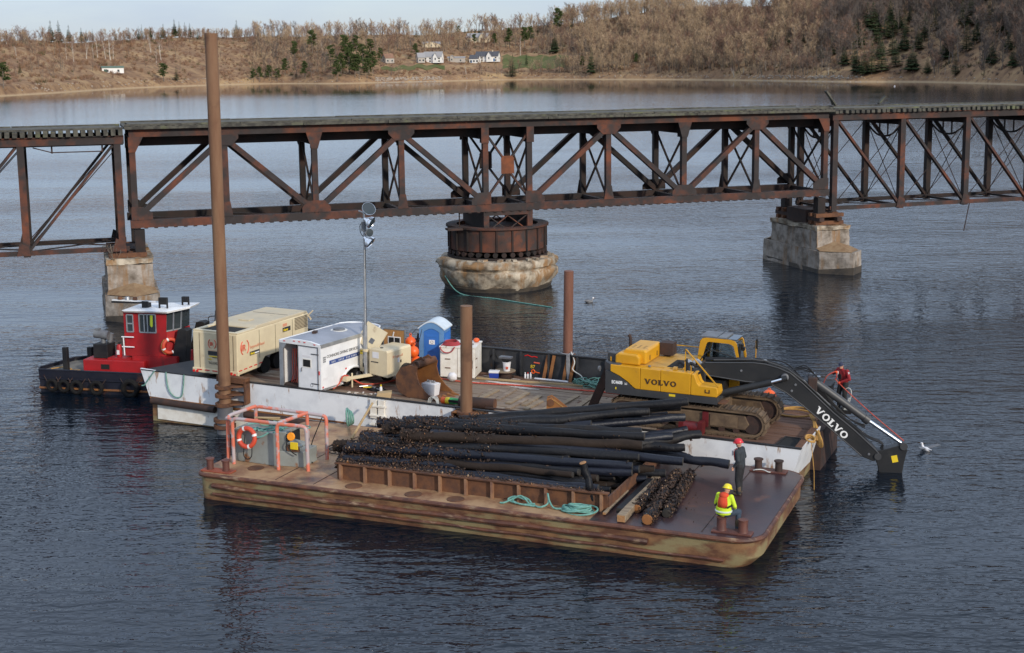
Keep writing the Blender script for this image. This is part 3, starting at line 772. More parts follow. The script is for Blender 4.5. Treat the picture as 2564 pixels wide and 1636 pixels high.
plant_px(BIRCH, 15, [(x, y, h, 'slim white birch among the bare trees on the far bank', .8) for x, y, h in
    [(225, 148, 46), (241, 150, 44), (272, 150, 60), (292, 150, 60), (175, 150, 40), (50, 148, 34), (625, 105, 36), (668, 106, 30), (770, 120, 44), (800, 130, 50), (815, 150, 52), (835, 140, 40), (900, 118, 44), (950, 115, 44), (1035, 115, 44), (1385, 80, 44), (1925, 178, 30), (1950, 170, 28), (1970, 152, 26), (2008, 145, 26), (2084, 155, 40), (2035, 172, 26), (1900, 165, 24), (1935, 150, 26), (2066, 165, 26), (1310, 140, 60), (1240, 90, 20), (1640, 60, 40), (1620, 70, 40), (1780, 45, 30), (1870, 190, 24)]],
    'tree', 'slim white birches on the far bank')

# --- bare trees: the largest ones singly, the rest of the wood as one mass
def open_slope(x, t):
    """meadow, lawn and house clearings that stay clear of trees"""
    if x < 640 and t < 235: return True
    if 955 < x < 1275 and 18 < t < 120: return True
    if 1265 <= x < 1440 and 25 < t < 105: return True
    if 1740 < x < 1945 and t > 225: return True
    if t < (15 if x < 1900 else 12): return True
    return False
rb = random.Random(5)
spots = []
while len(spots) < 4300:
    x = rb.uniform(-420, 3050) if rb.random() < .7 else rb.uniform(1380, 2900); t = 13 + 275 * rb.random() ** (0.9 if rb.random() < .7 else 2.0)
    if open_slope(x, t):
        if not (x < 640 and rb.random() < .10): continue
    if x < 640 and t < 235 and not t > 50: continue
    if any(abs(x - cx) < 7 + hp_ * .12 and ct - 75 < t < ct + 3 for cx, ct, hp_ in CONIFERS) and rb.random() < .93: continue
    spots.append((x, t, rb.random()))
for i in range(240): spots.append((rb.uniform(-120, 640), rb.uniform(222, 290), rb.random()))
spots.sort(key=lambda s_: float(np.interp(s_[0], SX, SD)) + s_[1])
def kind_of(x, u_):
    if x > 2060: return BARE_G if u_ < .75 else BARE_R  # darker kind at the right puts part of the cloud shade into twig colour
    if x > 1780: return BARE_R if u_ < .55 else BARE
    if x > 1480: return BARE if u_ < .8 else BARE_R
    if x > 650: return BARE if u_ < .55 else BARE_R if u_ < .85 else BARE_G
    return BARE_R if u_ < .7 else BARE
ZONES = [(250, 'on the meadow slope left of the white shed'), (650, 'on the meadow slope right of the white shed'), (950, 'in the wood left of the brown roofed cottage'), (1265, 'in the wood around the shoreline houses'), (1440, 'at the edge of the lawn'),
         (1700, 'on the sunlit hillside right of the lawn'), (1900, 'below the utility pole on the sunlit hillside'), (2110, 'behind the rocky point on the right shore'), (2250, 'in the shaded wood by the first shaded utility pole'), (2400, 'in the shaded wood left of the rightmost utility pole'), (9999, 'in the shaded wood at the right picture edge')]
TONE = {'tan_twigs': 'tan', 'reddish_twigs': 'reddish brown', 'grey_brown_twigs': 'grey brown'}
def zone(x, kd): return 'bare %s tree %s' % (TONE[kd.cm.name], next(z for lim, z in ZONES if x < lim))
def zgrp(x, kd): return 'bare %s trees %s' % (TONE[kd.cm.name], next(z for lim, z in ZONES if x < lim))
n_single = 0
mass = {}
for i, (x, t, u_) in enumerate(spots):
    kd = kind_of(x, u_)
    h = rb.uniform(11, 19) * (0.62 if x < 640 else 1.0) * (.8 if t < 30 else 1.0) * (1.12 if x > 1380 else 1.0)
    if x > 1400 and t > 200: h *= 1.1
    p = pos(x, t)
    if n_single < 295 and 0 < x < 2564 and i % 3 != 1:
        kd.plant(p, h, 15, zone(x, kd), 'tree', zgrp(x, kd), rb); n_single += 1
    else:
        mass.setdefault(id(kd), (kd, []))[1].append((p, h / 15, rb.uniform(0, 6.28), rb.randrange(len(kd.var))))
wv, wf, wm, wmats, off = [], [], [], [], 0
for kd, lst in mass.values():
    mi0 = len(wmats); wmats += [kd.tm, kd.cm]
    src = []
    for tr, cr, cvf, tb in kd.var:
        tris = [(q[0], q[a], q[a + 1]) for q in tb.f for a in range(1, len(q) - 1)]
        src.append([(np.array(tb.v), np.array(tris)), (np.array(cvf[0]), np.array(cvf[1]))])
    for p, k_, az, vi in lst:
        c_, s_ = math.cos(az), math.sin(az)
        rm = np.array([[c_, -s_, 0], [s_, c_, 0], [0, 0, 1]]) * k_
        for q_, (vv, ff) in enumerate(src[vi]):
            if q_ == 0 and len(ff) > 120: ff = ff[:120]
            wv.append(vv @ rm.T + np.array(p)); wf.append(ff + off); wm.append(np.full(len(ff), mi0 + q_)); off += len(vv)
def tri_mesh(name, wv, wf, wm, mats):
    v_ = np.concatenate(wv).astype(np.float32); f_ = np.concatenate(wf).astype(np.int32); m_ = np.concatenate(wm).astype(np.int32)
    me = bpy.data.meshes.new(name)
    me.vertices.add(len(v_)); me.vertices.foreach_set('co', v_.ravel())
    me.loops.add(f_.size); me.loops.foreach_set('vertex_index', f_.ravel())
    me.polygons.add(len(f_)); me.polygons.foreach_set('loop_start', np.arange(0, f_.size, 3, dtype=np.int32))
    for q in mats: me.materials.append(q)
    me.polygons.foreach_set('material_index', m_)
    me.update(calc_edges=True); me.validate()
    o = bpy.data.objects.new(name, me); COL.objects.link(o); return o
tag(tri_mesh('bare_woodland', wv, wf, wm, wmats), 'mass of leafless grey and tan woodland covering the far hills', None, None, 'stuff')

# low brush over the meadow and along the bank
bsrc = [[np.array(a) for a in bush(i, 2.9, 34, .2)] for i in range(6)]
wv, wf, wm, off = [], [], [], 0
for i in range(8200):
    x = rb.uniform(-400, 3000); t = 13 + 255 * rb.random() ** 1.2
    if 1265 < x < 1435 and 36 < t < 100: continue
    if 955 < x < 1275 and 44 < t < 66: continue
    if x < 560 and t < 90 and mnoise.noise(Vector((x / 40, t / 14, 3))) < 0.05: continue
    k_ = rb.uniform(.5, 1.35) * (1.0 if t > 20 else .7) * (1.35 if t > 205 else 1.0)
    p = pos(x, t); az = rb.uniform(0, 6.28); c_, s_ = math.cos(az), math.sin(az)
    rm = np.array([[c_, -s_, 0], [s_, c_, 0], [0, 0, 1]]) * k_
    vv, ff = rb.choice(bsrc)
    wv.append(vv @ rm.T + np.array(p)); wf.append(ff + off); off += len(vv)
    ol = rb.random() < (.28 if 650 < x < 960 else .10)
    wm.append(np.full(len(ff), 1 if ol else (2 if x > 2000 and rb.random() < .7 else 3 if rb.random() < .4 else 0)))  # right-hand brush takes the same shade-darkened twig tone
tag(tri_mesh('hillside_brush', wv, wf, wm, [VEG['brush'], VEG['brush_olive'], VEG['twig_grey'], VEG['twig_red']]), 'russet alder brush covering the far slopes', None, None, 'stuff')

# boulders along the water edge
M['rock'] = mk('shore_rock', (0.40, 0.33, 0.26), (0.28, 0.22, 0.17), scale=0.3, rough=0.9)
wv, wf, wm, off = [], [], [], 0
for x0, x1, n_, s0, s1, t0, t1 in [(945, 1112, 420, .5, 1.7, 2, 15), (1890, 2170, 460, .4, 1.3, 2, 13), (540, 945, 140, .3, .9, 4, 12), (1112, 1890, 420, .3, 1.0, 3, 13), (2170, 2564, 200, .3, .9, 3, 11), (40, 540, 160, .3, 1.1, 5, 22)]:
    for i in range(n_):
        x = rb.uniform(x0, x1); t = rb.uniform(t0, t1); p = pos(x, t); s_ = rb.uniform(s0, s1)
        vv = np.array([(rb.uniform(-1, 1), rb.uniform(-1, 1), z) for z in (-.5, .1, .7) for _ in range(1)] + [(a * rb.uniform(.7, 1.1), b * rb.uniform(.7, 1.1), c * rb.uniform(.4, .8)) for a, b, c in ((1, 0, 0), (-1, 0, 0), (0, 1, 0), (0, -1, 0), (0, 0, 1), (0, 0, -1))])[3:]
        ff = np.array([(0, 2, 4), (2, 1, 4), (1, 3, 4), (3, 0, 4), (2, 0, 5), (1, 2, 5), (3, 1, 5), (0, 3, 5)])
        wv.append(vv * s_ + np.array(p)); wf.append(ff + off); wm.append(np.zeros(len(ff))); off += 6
tag(tri_mesh('shore_rocks', wv, wf, wm, [M['rock']]), 'pale boulders heaped along the far waterline', None, None, 'stuff')

# ------------------------------------------------------------------ houses on the far bank
M['h_white'] = mk('white_siding', (0.80, 0.78, 0.74), (0.74, 0.72, 0.68), scale=0.5, rough=0.7)
M['h_beige'] = mk('beige_siding', (0.62, 0.52, 0.36), rough=0.7)
M['h_grey'] = mk('grey_shingle', (0.42, 0.38, 0.33), rough=0.8)
M['roof_dark'] = mk('dark_roofing', (0.06, 0.062, 0.075), (0.09, 0.09, 0.1), scale=0.6, rough=0.7)
M['roof_green'] = mk('green_roofing', (0.10, 0.15, 0.11), rough=0.7)
M['roof_brown'] = mk('brown_roofing', (0.26, 0.14, 0.085), (0.20, 0.11, 0.07), scale=0.6, rough=0.8)
M['roof_grey'] = mk('grey_roofing', (0.30, 0.29, 0.29), rough=0.8)
M['door_green'] = mk('green_door_paint', (0.03, 0.07, 0.045), rough=0.6)
M['door_blue'] = mk('blue_door_paint', (0.10, 0.20, 0.36), rough=0.6)
def gable_house(name, label, x, y, wpx, hpx, dep, yaw, wall, roof, wins=3, cat='house', door=None, chimney=False, wing=None, eave=.55, storeys=1):
    """x, y: middle of the foot in the photo; wpx, hpx: width and ridge height in pixels"""
    p, d = hit(x, y)
    W, Hh = th(wpx, d), th(hpx, d)
    a = math.degrees(yaw)
    t = thing(name, label, cat, WORLD, p - Vector((0, 0, .4)), yaw - px_az(x))
    e = Hh * eave + .4; Hh += .4
    def block(x0, x1, y0, y1, ez, rz, axis):
        b_ = MB()
        if axis == 'x':
            ym = (y0 + y1) / 2; b_.prism([(y0, 0), (y1, 0), (y1, ez), (ym, rz), (y0, ez)], 'x', x0, x1)
        else:
            xm = (x0 + x1) / 2; b_.prism([(x0, 0), (x1, 0), (x1, ez), (xm, rz), (x0, ez)], 'y', y0, y1)
        b_.build('wall', wall, t, smooth=False)
        r_ = MB(); o = .45; th_ = .22
        if axis == 'x':
            for s_ in (0, 1):
                ye = y0 - o if s_ == 0 else y1 + o
                ze = ez - o * (rz - ez) / (ym - y0)
                r_.hexa([(x0 - o, ye, ze + .02), (x1 + o, ye, ze + .02), (x1 + o, ym, rz + .02), (x0 - o, ym, rz + .02), (x0 - o, ye, ze + th_), (x1 + o, ye, ze + th_), (x1 + o, ym, rz + th_), (x0 - o, ym, rz + th_)])
        else:
            for s_ in (0, 1):
                xe = x0 - o if s_ == 0 else x1 + o
                ze = ez - o * (rz - ez) / (xm - x0)
                r_.hexa([(xe, y0 - o, ze + .02), (xe, y1 + o, ze + .02), (xm, y1 + o, rz + .02), (xm, y0 - o, rz + .02), (xe, y0 - o, ze + th_), (xe, y1 + o, ze + th_), (xm, y1 + o, rz + th_), (xm, y0 - o, rz + th_)])
        return r_.build('roof', roof, t, smooth=False)
    rf = block(-W / 2, W / 2, -dep / 2, dep / 2, e, Hh, 'x')
    if wing:
        wx, ww, wd, wh = wing
        block(wx - ww / 2, wx + ww / 2, -dep / 2 - wd, -dep / 2 + .05 + dep * .3, e * wh, Hh * wh, 'y')
        b_ = MB(); b_.box(wx - .5, wx + .5, -dep / 2 - wd - .06, -dep / 2 - wd + .02, e * .45, e * .8); b_.build('window', M['glass'], t)
    for i in range(wins):
        for s_ in range(storeys):
            cx = -W / 2 + W * (i + .5) / wins; cz = e * ((.45 if storeys == 1 else .28) + s_ * .42); hw = min(.75, W / wins * .28); hh = min(.8, e / storeys * .25)
            if wing and abs(cx - wing[0]) < wing[1] / 2 + .3: continue
            fr_ = MB(); fr_.box(cx - hw - .14, cx + hw + .14, -dep / 2 - .05, -dep / 2 + .01, cz - hh - .14, cz + hh + .14); fo = fr_.build('window', M['h_white'], t)
            g_ = MB(); g_.box(cx - hw, cx + hw, -dep / 2 - .08, -dep / 2 - .04, cz - hh, cz + hh); g_.build('pane', M['glass'], fo)
    for s_ in (-1, 1):
        fr_ = MB(); fr_.box(*sorted((s_ * W / 2, s_ * (W / 2 + .05))), -.75, .75, e * .4, e * .85); fo = fr_.build('window', M['h_white'], t)
        g_ = MB(); g_.box(*sorted((s_ * (W / 2 + .04), s_ * (W / 2 + .08))), -.6, .6, e * .44, e * .81); g_.build('pane', M['glass'], fo)
    if door:
        b_ = MB(); dx, dm, dw, dh = door; b_.box(dx - dw / 2, dx + dw / 2, -dep / 2 - .07, -dep / 2 + .01, .4, .4 + dh); b_.build('door', dm, t)
    if chimney:
        b_ = MB(); b_.box(W * .2, W * .2 + .9, -.4, .5, Hh - .8, Hh + 1.3); b_.build('chimney', M['h_beige'], rf)
    return t
gable_house('white_shed', 'long low white shed with green roof on the left meadow', 288, 183, 50, 15, 5.0, .12, M['h_white'], M['roof_green'], 2, 'shed', (-5.2, M['door_green'], 2.4, 2.5), eave=.78)
gable_house('cottage', 'small cottage with brown roof among trees', 978, 158, 24, 22, 7.5, .5, M['h_grey'], M['roof_brown'], 2, 'house')
gable_house('white_house', 'white two part house with grey roof and porch gable, left of the low shed', 1092, 157, 46, 26, 8.0, -.25, M['h_white'], M['roof_grey'], 4, 'house', wing=(3.2, 4.2, 2.2, .92), storeys=2)
gable_house('grey_annex', 'grey shingled annex attached left of the white two part house', 1060, 157, 17, 23, 7.0, .25, M['h_grey'], M['roof_grey'], 2, 'house')
gable_house('low_shed', 'low weathered shed with flat pale roof between the two white houses', 1150, 156, 42, 13, 5.0, -.1, M['h_grey'], M['roof_grey'], 2, 'shed', wing=(-4.0, 3.0, 1.5, 1.3), eave=.8)
gable_house('farmhouse', 'long white farmhouse with dark roof, blue door and cross gable', 1228, 155, 58, 24, 8.0, -.28, M['h_white'], M['roof_dark'], 5, 'house', (7.2, M['door_blue'], 1.6, 2.6), True, wing=(2.8, 5.0, 2.0, 1.0), storeys=2)
gable_house('farmhouse_wing', 'white left wing of the farmhouse with dark lean roof', 1196, 158, 24, 19, 7.0, -.28, M['h_white'], M['roof_dark'], 3, 'house', (-2.5, M['door_blue'], 1.4, 2.4))
gable_house('beige_house', 'beige hilltop house with chimney under the spruce row', 1205, 107, 54, 22, 9.0, -.3, M['h_beige'], M['roof_grey'], 4, 'house', None, True, wing=(5.5, 6.0, 2.0, 1.0))
gable_house('pale_gable_house', 'house with wide pale gable above the white two part house', 1088, 119, 44, 13, 9.0, 0.0, M['h_beige'], M['roof_grey'], 3, 'house', wing=(0, 13, 1.0, 1.0), eave=.6)
# landing stair and float on the shore
t = thing('landing_stair', 'grey wooden landing stair with float on the shore below the farmhouse', 'stair', WORLD, pos(1211, 6), 0)
b_ = MB(); b_.beam((1, 12, 4.6), (0, 1, .6), 1.3, .25); b_.build('ramp', M['timber'], t)
b_ = MB(); b_.box(-2.0, 2.0, -3.5, 0, .1, .7); b_.build('float', M['timber'], t)
b_ = MB(); b_.box(-1.5, 3.2, 12, 14.5, 4.5, 4.8); b_.box(-1.4, -1.2, 12, 12.2, 1, 4.5); b_.box(3.0, 3.2, 12, 12.2, 1, 4.5); b_.build('landing', M['timber'], t)
for x, y, hp, lb in [(1852, 78, 42, 'pale utility pole on the sunlit right hillside'), (2125, 85, 42, 'pale utility pole at the edge of the cloud shaded wood'), (2399, 96, 44, 'grey utility pole in the shaded wood at right'), (1310, 139, 24, 'short white post on the lawn edge by the tall pine')]:
    p, d = hit(x, y)
    t = thing('utility_pole', lb, 'pole', WORLD, p)
    b_ = MB(); b_.cyl((0, 0, -.5), (0, 0, th(hp, d)), .22, .16, 6); b_.build('pole', VEG['birch'] if hp < 30 else M['timber'], t)
    b_ = MB(); b_.box(-1.2, 1.2, -.08, .08, th(hp, d) - 1.0, th(hp, d) - .8); b_.build('crossarm', M['timber'], t)
# ------------------------------------------------------------------ railway bridge: three truss spans on three piers
def span(name, label, base):
    return thing(name, label, 'bridge', FB, base)
class Members:
    """each member of a truss is a part of its span"""
    def __init__(s, t, base): s.t, s.base = t, base
    def beam(s, nm, p, q, w, h, m, upv=(0, 0, 1), lab=None):
        b_ = MB(s.base); b_.beam(p, q, w, h, upv); return b_.build(nm, m, s.t, lab, smooth=False)
    def plate(s, nm, poly, v0, v1, m, lab=None):
        b_ = MB(s.base); b_.prism(poly, 'y', v0, v1); return b_.build(nm, m, s.t, lab, smooth=False)

def deck(S_, u0, u1, z, fascia=False, rough_=0.0, rnd=random.Random(3), th=.17):
    b_ = MB(S_.base); u = u0 + .12
    while u < u1 - .1:
        dz = rnd.uniform(-.02, .02) - rough_ * rnd.random(); e0, e1 = rnd.uniform(0, .18), rnd.uniform(0, .18)
        b_.box(u - .12, u + .12, -2.75 + e0, 2.75 - e1, z, z + th + dz)
        u += .40
    b_.build('ties', M['tie'], S_.t, kind='stuff', smooth=False)
    for v in (-2.45, 2.45):
        k_ = max(1, int((u1 - u0) / 6.0)); L = (u1 - u0) / k_
        for i in range(k_):
            b_ = MB(S_.base); dz = rnd.uniform(-.015, .02)
            b_.box(u0 + i * L + .02, u0 + (i + 1) * L - .02, v - .11, v + .11, z + th + dz, z + th + .11 + dz)
            b_.build('guard_timber', M['tie'], S_.t, smooth=False)
    if fascia:                       # edge planks nailed over the tie ends
        k_ = 9; L = (u1 - u0) / k_
        for v in (-2.79, 2.79):
            for i in range(k_):
                b_ = MB(S_.base); dz = rnd.uniform(-.02, .02); b_.box(u0 + i * L + .02, u0 + (i + 1) * L - .02, v - .03, v + .03, z - .0 + dz, z + .16 + dz); b_.build('edge_plank', M['tie'], S_.t, smooth=False)
    for v in (-1.3, -.45, .45, 1.3):
        b_ = MB(S_.base); b_.box(u0 + .3, u1 - .3, v - .38, v + .38, z + th + .02, z + th + .055); b_.build('walk_plank', M['tie'], S_.t, smooth=False)

# ---- swing span
base = (0, 0, 5.0)
SW = span('swing_span', 'rust brown railway swing truss span over the round centre pier', base)
S_ = Members(SW, base)
PO = [-22.3, -17.15, -11.95, -6.7, -1.42, 1.42, 6.7, 11.95, 17.15, 22.3]
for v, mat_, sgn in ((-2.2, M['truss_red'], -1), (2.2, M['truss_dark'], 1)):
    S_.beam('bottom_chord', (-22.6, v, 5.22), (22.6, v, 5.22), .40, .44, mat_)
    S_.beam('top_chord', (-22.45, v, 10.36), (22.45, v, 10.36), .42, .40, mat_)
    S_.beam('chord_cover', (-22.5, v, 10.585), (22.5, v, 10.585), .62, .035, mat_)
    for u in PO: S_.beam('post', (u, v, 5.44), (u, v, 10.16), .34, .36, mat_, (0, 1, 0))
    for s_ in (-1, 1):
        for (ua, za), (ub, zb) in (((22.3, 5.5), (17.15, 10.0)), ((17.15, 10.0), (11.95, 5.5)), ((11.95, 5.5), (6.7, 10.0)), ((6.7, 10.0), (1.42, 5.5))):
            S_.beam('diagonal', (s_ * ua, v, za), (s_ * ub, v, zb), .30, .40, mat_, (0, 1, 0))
    o = sgn * .2
    f0, f1 = sorted((v + o + sgn * .012, v + o + sgn * .032))
    for u in (-17.15, 17.15, -6.7, 6.7):
        S_.plate('gusset_plate', [(u - .8, 10.16), (u + .8, 10.16), (u + .8, 9.95), (u + .42, 9.55), (u - .42, 9.55), (u - .8, 9.95)], f0, f1, mat_)
        S_.plate('foot_plate', [(u - .33, 5.44), (u + .33, 5.44), (u + .19, 6.3), (u - .19, 6.3)], f0, f1, mat_)
    for u in (-11.95, 11.95):
        S_.plate('gusset_plate', [(u - .48, 10.16), (u + .48, 10.16), (u + .19, 9.2), (u - .19, 9.2)], f0, f1, mat_)
        S_.plate('gusset_plate', [(u - .85, 5.46), (u + .85, 5.46), (u + .85, 5.75), (u + .5, 6.15), (u - .5, 6.15), (u - .85, 5.75)], f0, f1, mat_)
    for s_ in (-1, 1):
        u = s_ * 22.3
        S_.plate('gusset_plate', [(u + s_ * .2, 10.16), (u - s_ * .62, 10.16), (u - s_ * .17, 9.3), (u + s_ * .2, 9.3)], f0, f1, mat_)
        S_.plate('gusset_plate', [(u + s_ * .22, 5.46), (u - s_ * .95, 5.46), (u - s_ * .95, 5.85), (u - s_ * .4, 6.2), (u + s_ * .22, 6.2)], f0, f1, mat_)
        u = s_ * 1.42
        S_.plate('gusset_plate', [(u - s_ * .3, 5.46), (u + s_ * .95, 5.46), (u + s_ * .95, 5.8), (u + s_ * .5, 6.2), (u - s_ * .3, 6.2)], f0, f1, mat_)
        S_.plate('gusset_plate', [(u - s_ * .2, 10.16), (u + s_ * .28, 10.16), (u + s_ * .28, 9.2), (u - s_ * .2, 9.2)], f0, f1, mat_)
    # crossed bracing over the pivot with its big joint plate
    for a in (-1, 1):
        S_.beam('cross_brace', (a * 1.28, v, 5.9), (a * .14, v, 7.4), .12, .2, mat_, (0, 1, 0))
        S_.beam('cross_brace', (a * .14, v, 8.1), (a * 1.28, v, 9.7), .12, .2, mat_, (0, 1, 0))
    S_.plate('joint_plate', [(-.42, 7.3), (.42, 7.3), (.42, 8.25), (.3, 8.4), (-.3, 8.4), (-.42, 8.25)], *sorted((v + sgn * .11, v + sgn * .13)), M['joint_rust'] if sgn < 0 else M['truss_dark'])
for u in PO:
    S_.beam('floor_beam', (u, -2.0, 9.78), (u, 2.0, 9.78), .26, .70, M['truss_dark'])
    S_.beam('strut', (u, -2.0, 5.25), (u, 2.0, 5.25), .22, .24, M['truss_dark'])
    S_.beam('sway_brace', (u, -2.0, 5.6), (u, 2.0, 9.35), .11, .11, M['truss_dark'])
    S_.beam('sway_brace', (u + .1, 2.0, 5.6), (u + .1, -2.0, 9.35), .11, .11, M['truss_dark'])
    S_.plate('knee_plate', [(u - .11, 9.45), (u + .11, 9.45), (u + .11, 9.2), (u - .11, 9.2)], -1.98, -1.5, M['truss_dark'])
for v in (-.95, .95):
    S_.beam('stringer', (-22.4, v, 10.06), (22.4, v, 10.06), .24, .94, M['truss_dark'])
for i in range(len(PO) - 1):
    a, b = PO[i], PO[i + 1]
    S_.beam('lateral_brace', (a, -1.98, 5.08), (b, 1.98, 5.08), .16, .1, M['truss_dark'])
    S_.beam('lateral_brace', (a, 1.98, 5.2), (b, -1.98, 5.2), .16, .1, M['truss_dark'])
b_ = MB(base)                     # rows of rivet-head battens along the lower chords, a small toothed line in the photo
for v in (-2.2, 2.2):
    u = -22.4
    while u < 22.4:
        b_.box(u, u + .2, v - .24, v + .24, 4.95, 4.998); u += .55
b_.build('battens', M['truss_dark'], SW, kind='stuff', smooth=False)
deck(S_, -22.7, 22.7, 10.62, True)
# turning frame and drum under the span
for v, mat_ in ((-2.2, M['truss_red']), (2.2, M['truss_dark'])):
    S_.beam('frame_girder', (-1.6, v, 4.86), (1.6, v, 4.86), .3, .26, mat_)
    S_.beam('frame_girder', (-1.6, v, 3.62), (1.6, v, 3.62), .3, .24, mat_)
    for u in (-1.42, 1.42): S_.beam('frame_post', (u, v, 3.74), (u, v, 4.73), .34, .3, mat_, (0, 1, 0))
    for k_ in range(2):
        a = -1.25 + k_ * 1.25
        S_.beam('frame_lattice', (a, v, 3.78), (a + 1.25, v, 4.7), .06, .13, mat_, (0, 1, 0))
        S_.beam('frame_lattice', (a, v + .07, 4.7), (a + 1.25, v + .07, 3.78), .06, .13, mat_, (0, 1, 0))
for u in (-1.55, 1.55):
    S_.beam('end_plate', (u, -2.0, 4.24), (u, 2.0, 4.24), .1, 1.45, M['truss_dark'])
S_.beam('access_rod', (-2.9, -1.4, 3.9), (-2.9, -1.4, 5.0), .06, .06, M['truss_dark'])
b_ = MB(base)
b_.lathe([(3.1, 2.5), (3.1, 3.88), (3.28, 3.88), (3.28, 4.0), (2.6, 4.0), (2.6, 3.8)], (0, 0, 0), 40)
b_.build('drum', M['truss'], SW, ang=30)
for i in range(20):
    a = 2 * math.pi * i / 20
    b_ = MB(base); c_, s_ = math.cos(a), math.sin(a)
    b_.obox((3.14 * c_, 3.14 * s_, 3.18), (.08, .1, 1.34), rotm(rz=a)); b_.build('drum_rib', M['truss_dark'], SW, smooth=False)
b_ = MB(base); b_.lathe([(3.22, 1.98), (3.22, 2.12), (3.0, 2.12), (3.0, 1.98)], (0, 0, 0), 40); b_.build('track_ring', M['truss_dark'], SW, ang=30)
for i in range(36):
    a = 2 * math.pi * i / 36
    b_ = MB(base); d_ = Vector((math.cos(a), math.sin(a), 0))
    b_.cyl(d_ * 2.72 + Vector((0, 0, 2.31)), d_ * 3.16 + Vector((0, 0, 2.31)), .165, n=8); b_.build('roller', M['truss_dark'], SW)
b_ = MB(base); b_.box(-3.85, -2.9, -2.2, -1.5, 3.9, 4.02); b_.build('step_plate', M['rust_dark'], SW, smooth=False)

# ---- fixed spans
def fixed_span(name, label, posts, zb, zt, lean, u0, u1, deckz, th):
    base = (posts[0], 0, zb)
    t = span(name, label, base); Q = Members(t, base)
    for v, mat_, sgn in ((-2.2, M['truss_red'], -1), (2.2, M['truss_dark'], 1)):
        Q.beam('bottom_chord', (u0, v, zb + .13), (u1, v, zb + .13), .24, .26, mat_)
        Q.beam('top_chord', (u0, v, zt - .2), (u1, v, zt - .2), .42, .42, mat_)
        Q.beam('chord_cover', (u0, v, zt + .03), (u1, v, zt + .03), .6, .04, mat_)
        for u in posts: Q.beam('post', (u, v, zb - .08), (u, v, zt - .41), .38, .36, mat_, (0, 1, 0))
        for i in range(len(posts) - 1):
            a, b = posts[i], posts[i + 1]
            if lean > 0: p, q = (a + .25, v, zt - .5), (b - .1, v, zb + .2)
            else: p, q = (b + .1, v, zb + .2), (a - .25, v, zt - .5)
            if lean > 0:
                Q.beam('diagonal', p, q, .16, .30, mat_, (0, 1, 0))
            else:
                Q.beam('diagonal', p, q, .14, .22, mat_, (0, 1, 0))
                Q.beam('diagonal', (p[0], v + .55 * -sgn, p[2]), (q[0], v + .55 * -sgn, q[2]), .1, .2, M['truss_dark'], (0, 1, 0))
            Q.plate('gusset_plate', [(q[0] - .3, zb), (q[0] + .45, zb), (q[0] + .35, zb + .55), (q[0] - .1, zb + .75)], *sorted((v + sgn * .19, v + sgn * .205)), mat_)
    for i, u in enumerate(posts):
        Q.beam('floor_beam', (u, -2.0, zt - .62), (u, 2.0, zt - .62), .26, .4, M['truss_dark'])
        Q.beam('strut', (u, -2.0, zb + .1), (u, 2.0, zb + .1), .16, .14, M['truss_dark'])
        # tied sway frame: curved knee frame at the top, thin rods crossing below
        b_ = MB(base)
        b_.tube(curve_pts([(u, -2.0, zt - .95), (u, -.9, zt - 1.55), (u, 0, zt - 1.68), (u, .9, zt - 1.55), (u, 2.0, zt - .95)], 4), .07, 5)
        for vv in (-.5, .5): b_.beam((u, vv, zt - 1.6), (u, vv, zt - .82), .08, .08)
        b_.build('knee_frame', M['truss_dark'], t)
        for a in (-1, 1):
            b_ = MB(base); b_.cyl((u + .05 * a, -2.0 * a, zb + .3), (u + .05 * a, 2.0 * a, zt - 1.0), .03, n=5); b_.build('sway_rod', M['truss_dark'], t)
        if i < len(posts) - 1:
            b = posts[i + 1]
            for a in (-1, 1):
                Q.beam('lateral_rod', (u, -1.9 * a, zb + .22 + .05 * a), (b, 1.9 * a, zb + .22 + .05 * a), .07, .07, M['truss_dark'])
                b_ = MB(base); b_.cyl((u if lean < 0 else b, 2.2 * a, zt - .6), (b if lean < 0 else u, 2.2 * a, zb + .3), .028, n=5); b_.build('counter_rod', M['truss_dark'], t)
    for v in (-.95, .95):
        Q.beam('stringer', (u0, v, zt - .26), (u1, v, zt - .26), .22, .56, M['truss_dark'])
    deck(Q, u0, u1, deckz, rough_=.03, rnd=random.Random(8), th=th)
    return t, Q, base
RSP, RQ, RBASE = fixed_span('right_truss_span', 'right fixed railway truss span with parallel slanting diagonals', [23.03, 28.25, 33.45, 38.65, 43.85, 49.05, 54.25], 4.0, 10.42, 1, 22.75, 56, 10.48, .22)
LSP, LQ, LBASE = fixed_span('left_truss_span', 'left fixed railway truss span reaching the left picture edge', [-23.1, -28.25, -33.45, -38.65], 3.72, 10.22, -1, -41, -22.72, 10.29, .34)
RQ.beam('hanging_rod', (33.9, -2.2, 4.0), (33.3, -2.5, 2.1), .05, .05, M['rust_dark'])
b_ = MB(LBASE)                      # walkway angle hung under the left span
b_.beam((-27.6, -2.0, 9.7), (-26.6, -1.9, 9.4), .06, .06); b_.beam((-26.6, -1.9, 9.4), (-23.9, -1.9, 9.4), .06, .06)
b_.beam((-26.6, -1.9, 9.35), (-26.6, -1.9, 9.8), .09, .09); b_.beam((-23.9, -1.9, 9.35), (-23.9, -1.9, 9.8), .09, .09)
b_.build('hung_angle', M['rust_dark'], LSP, smooth=False)
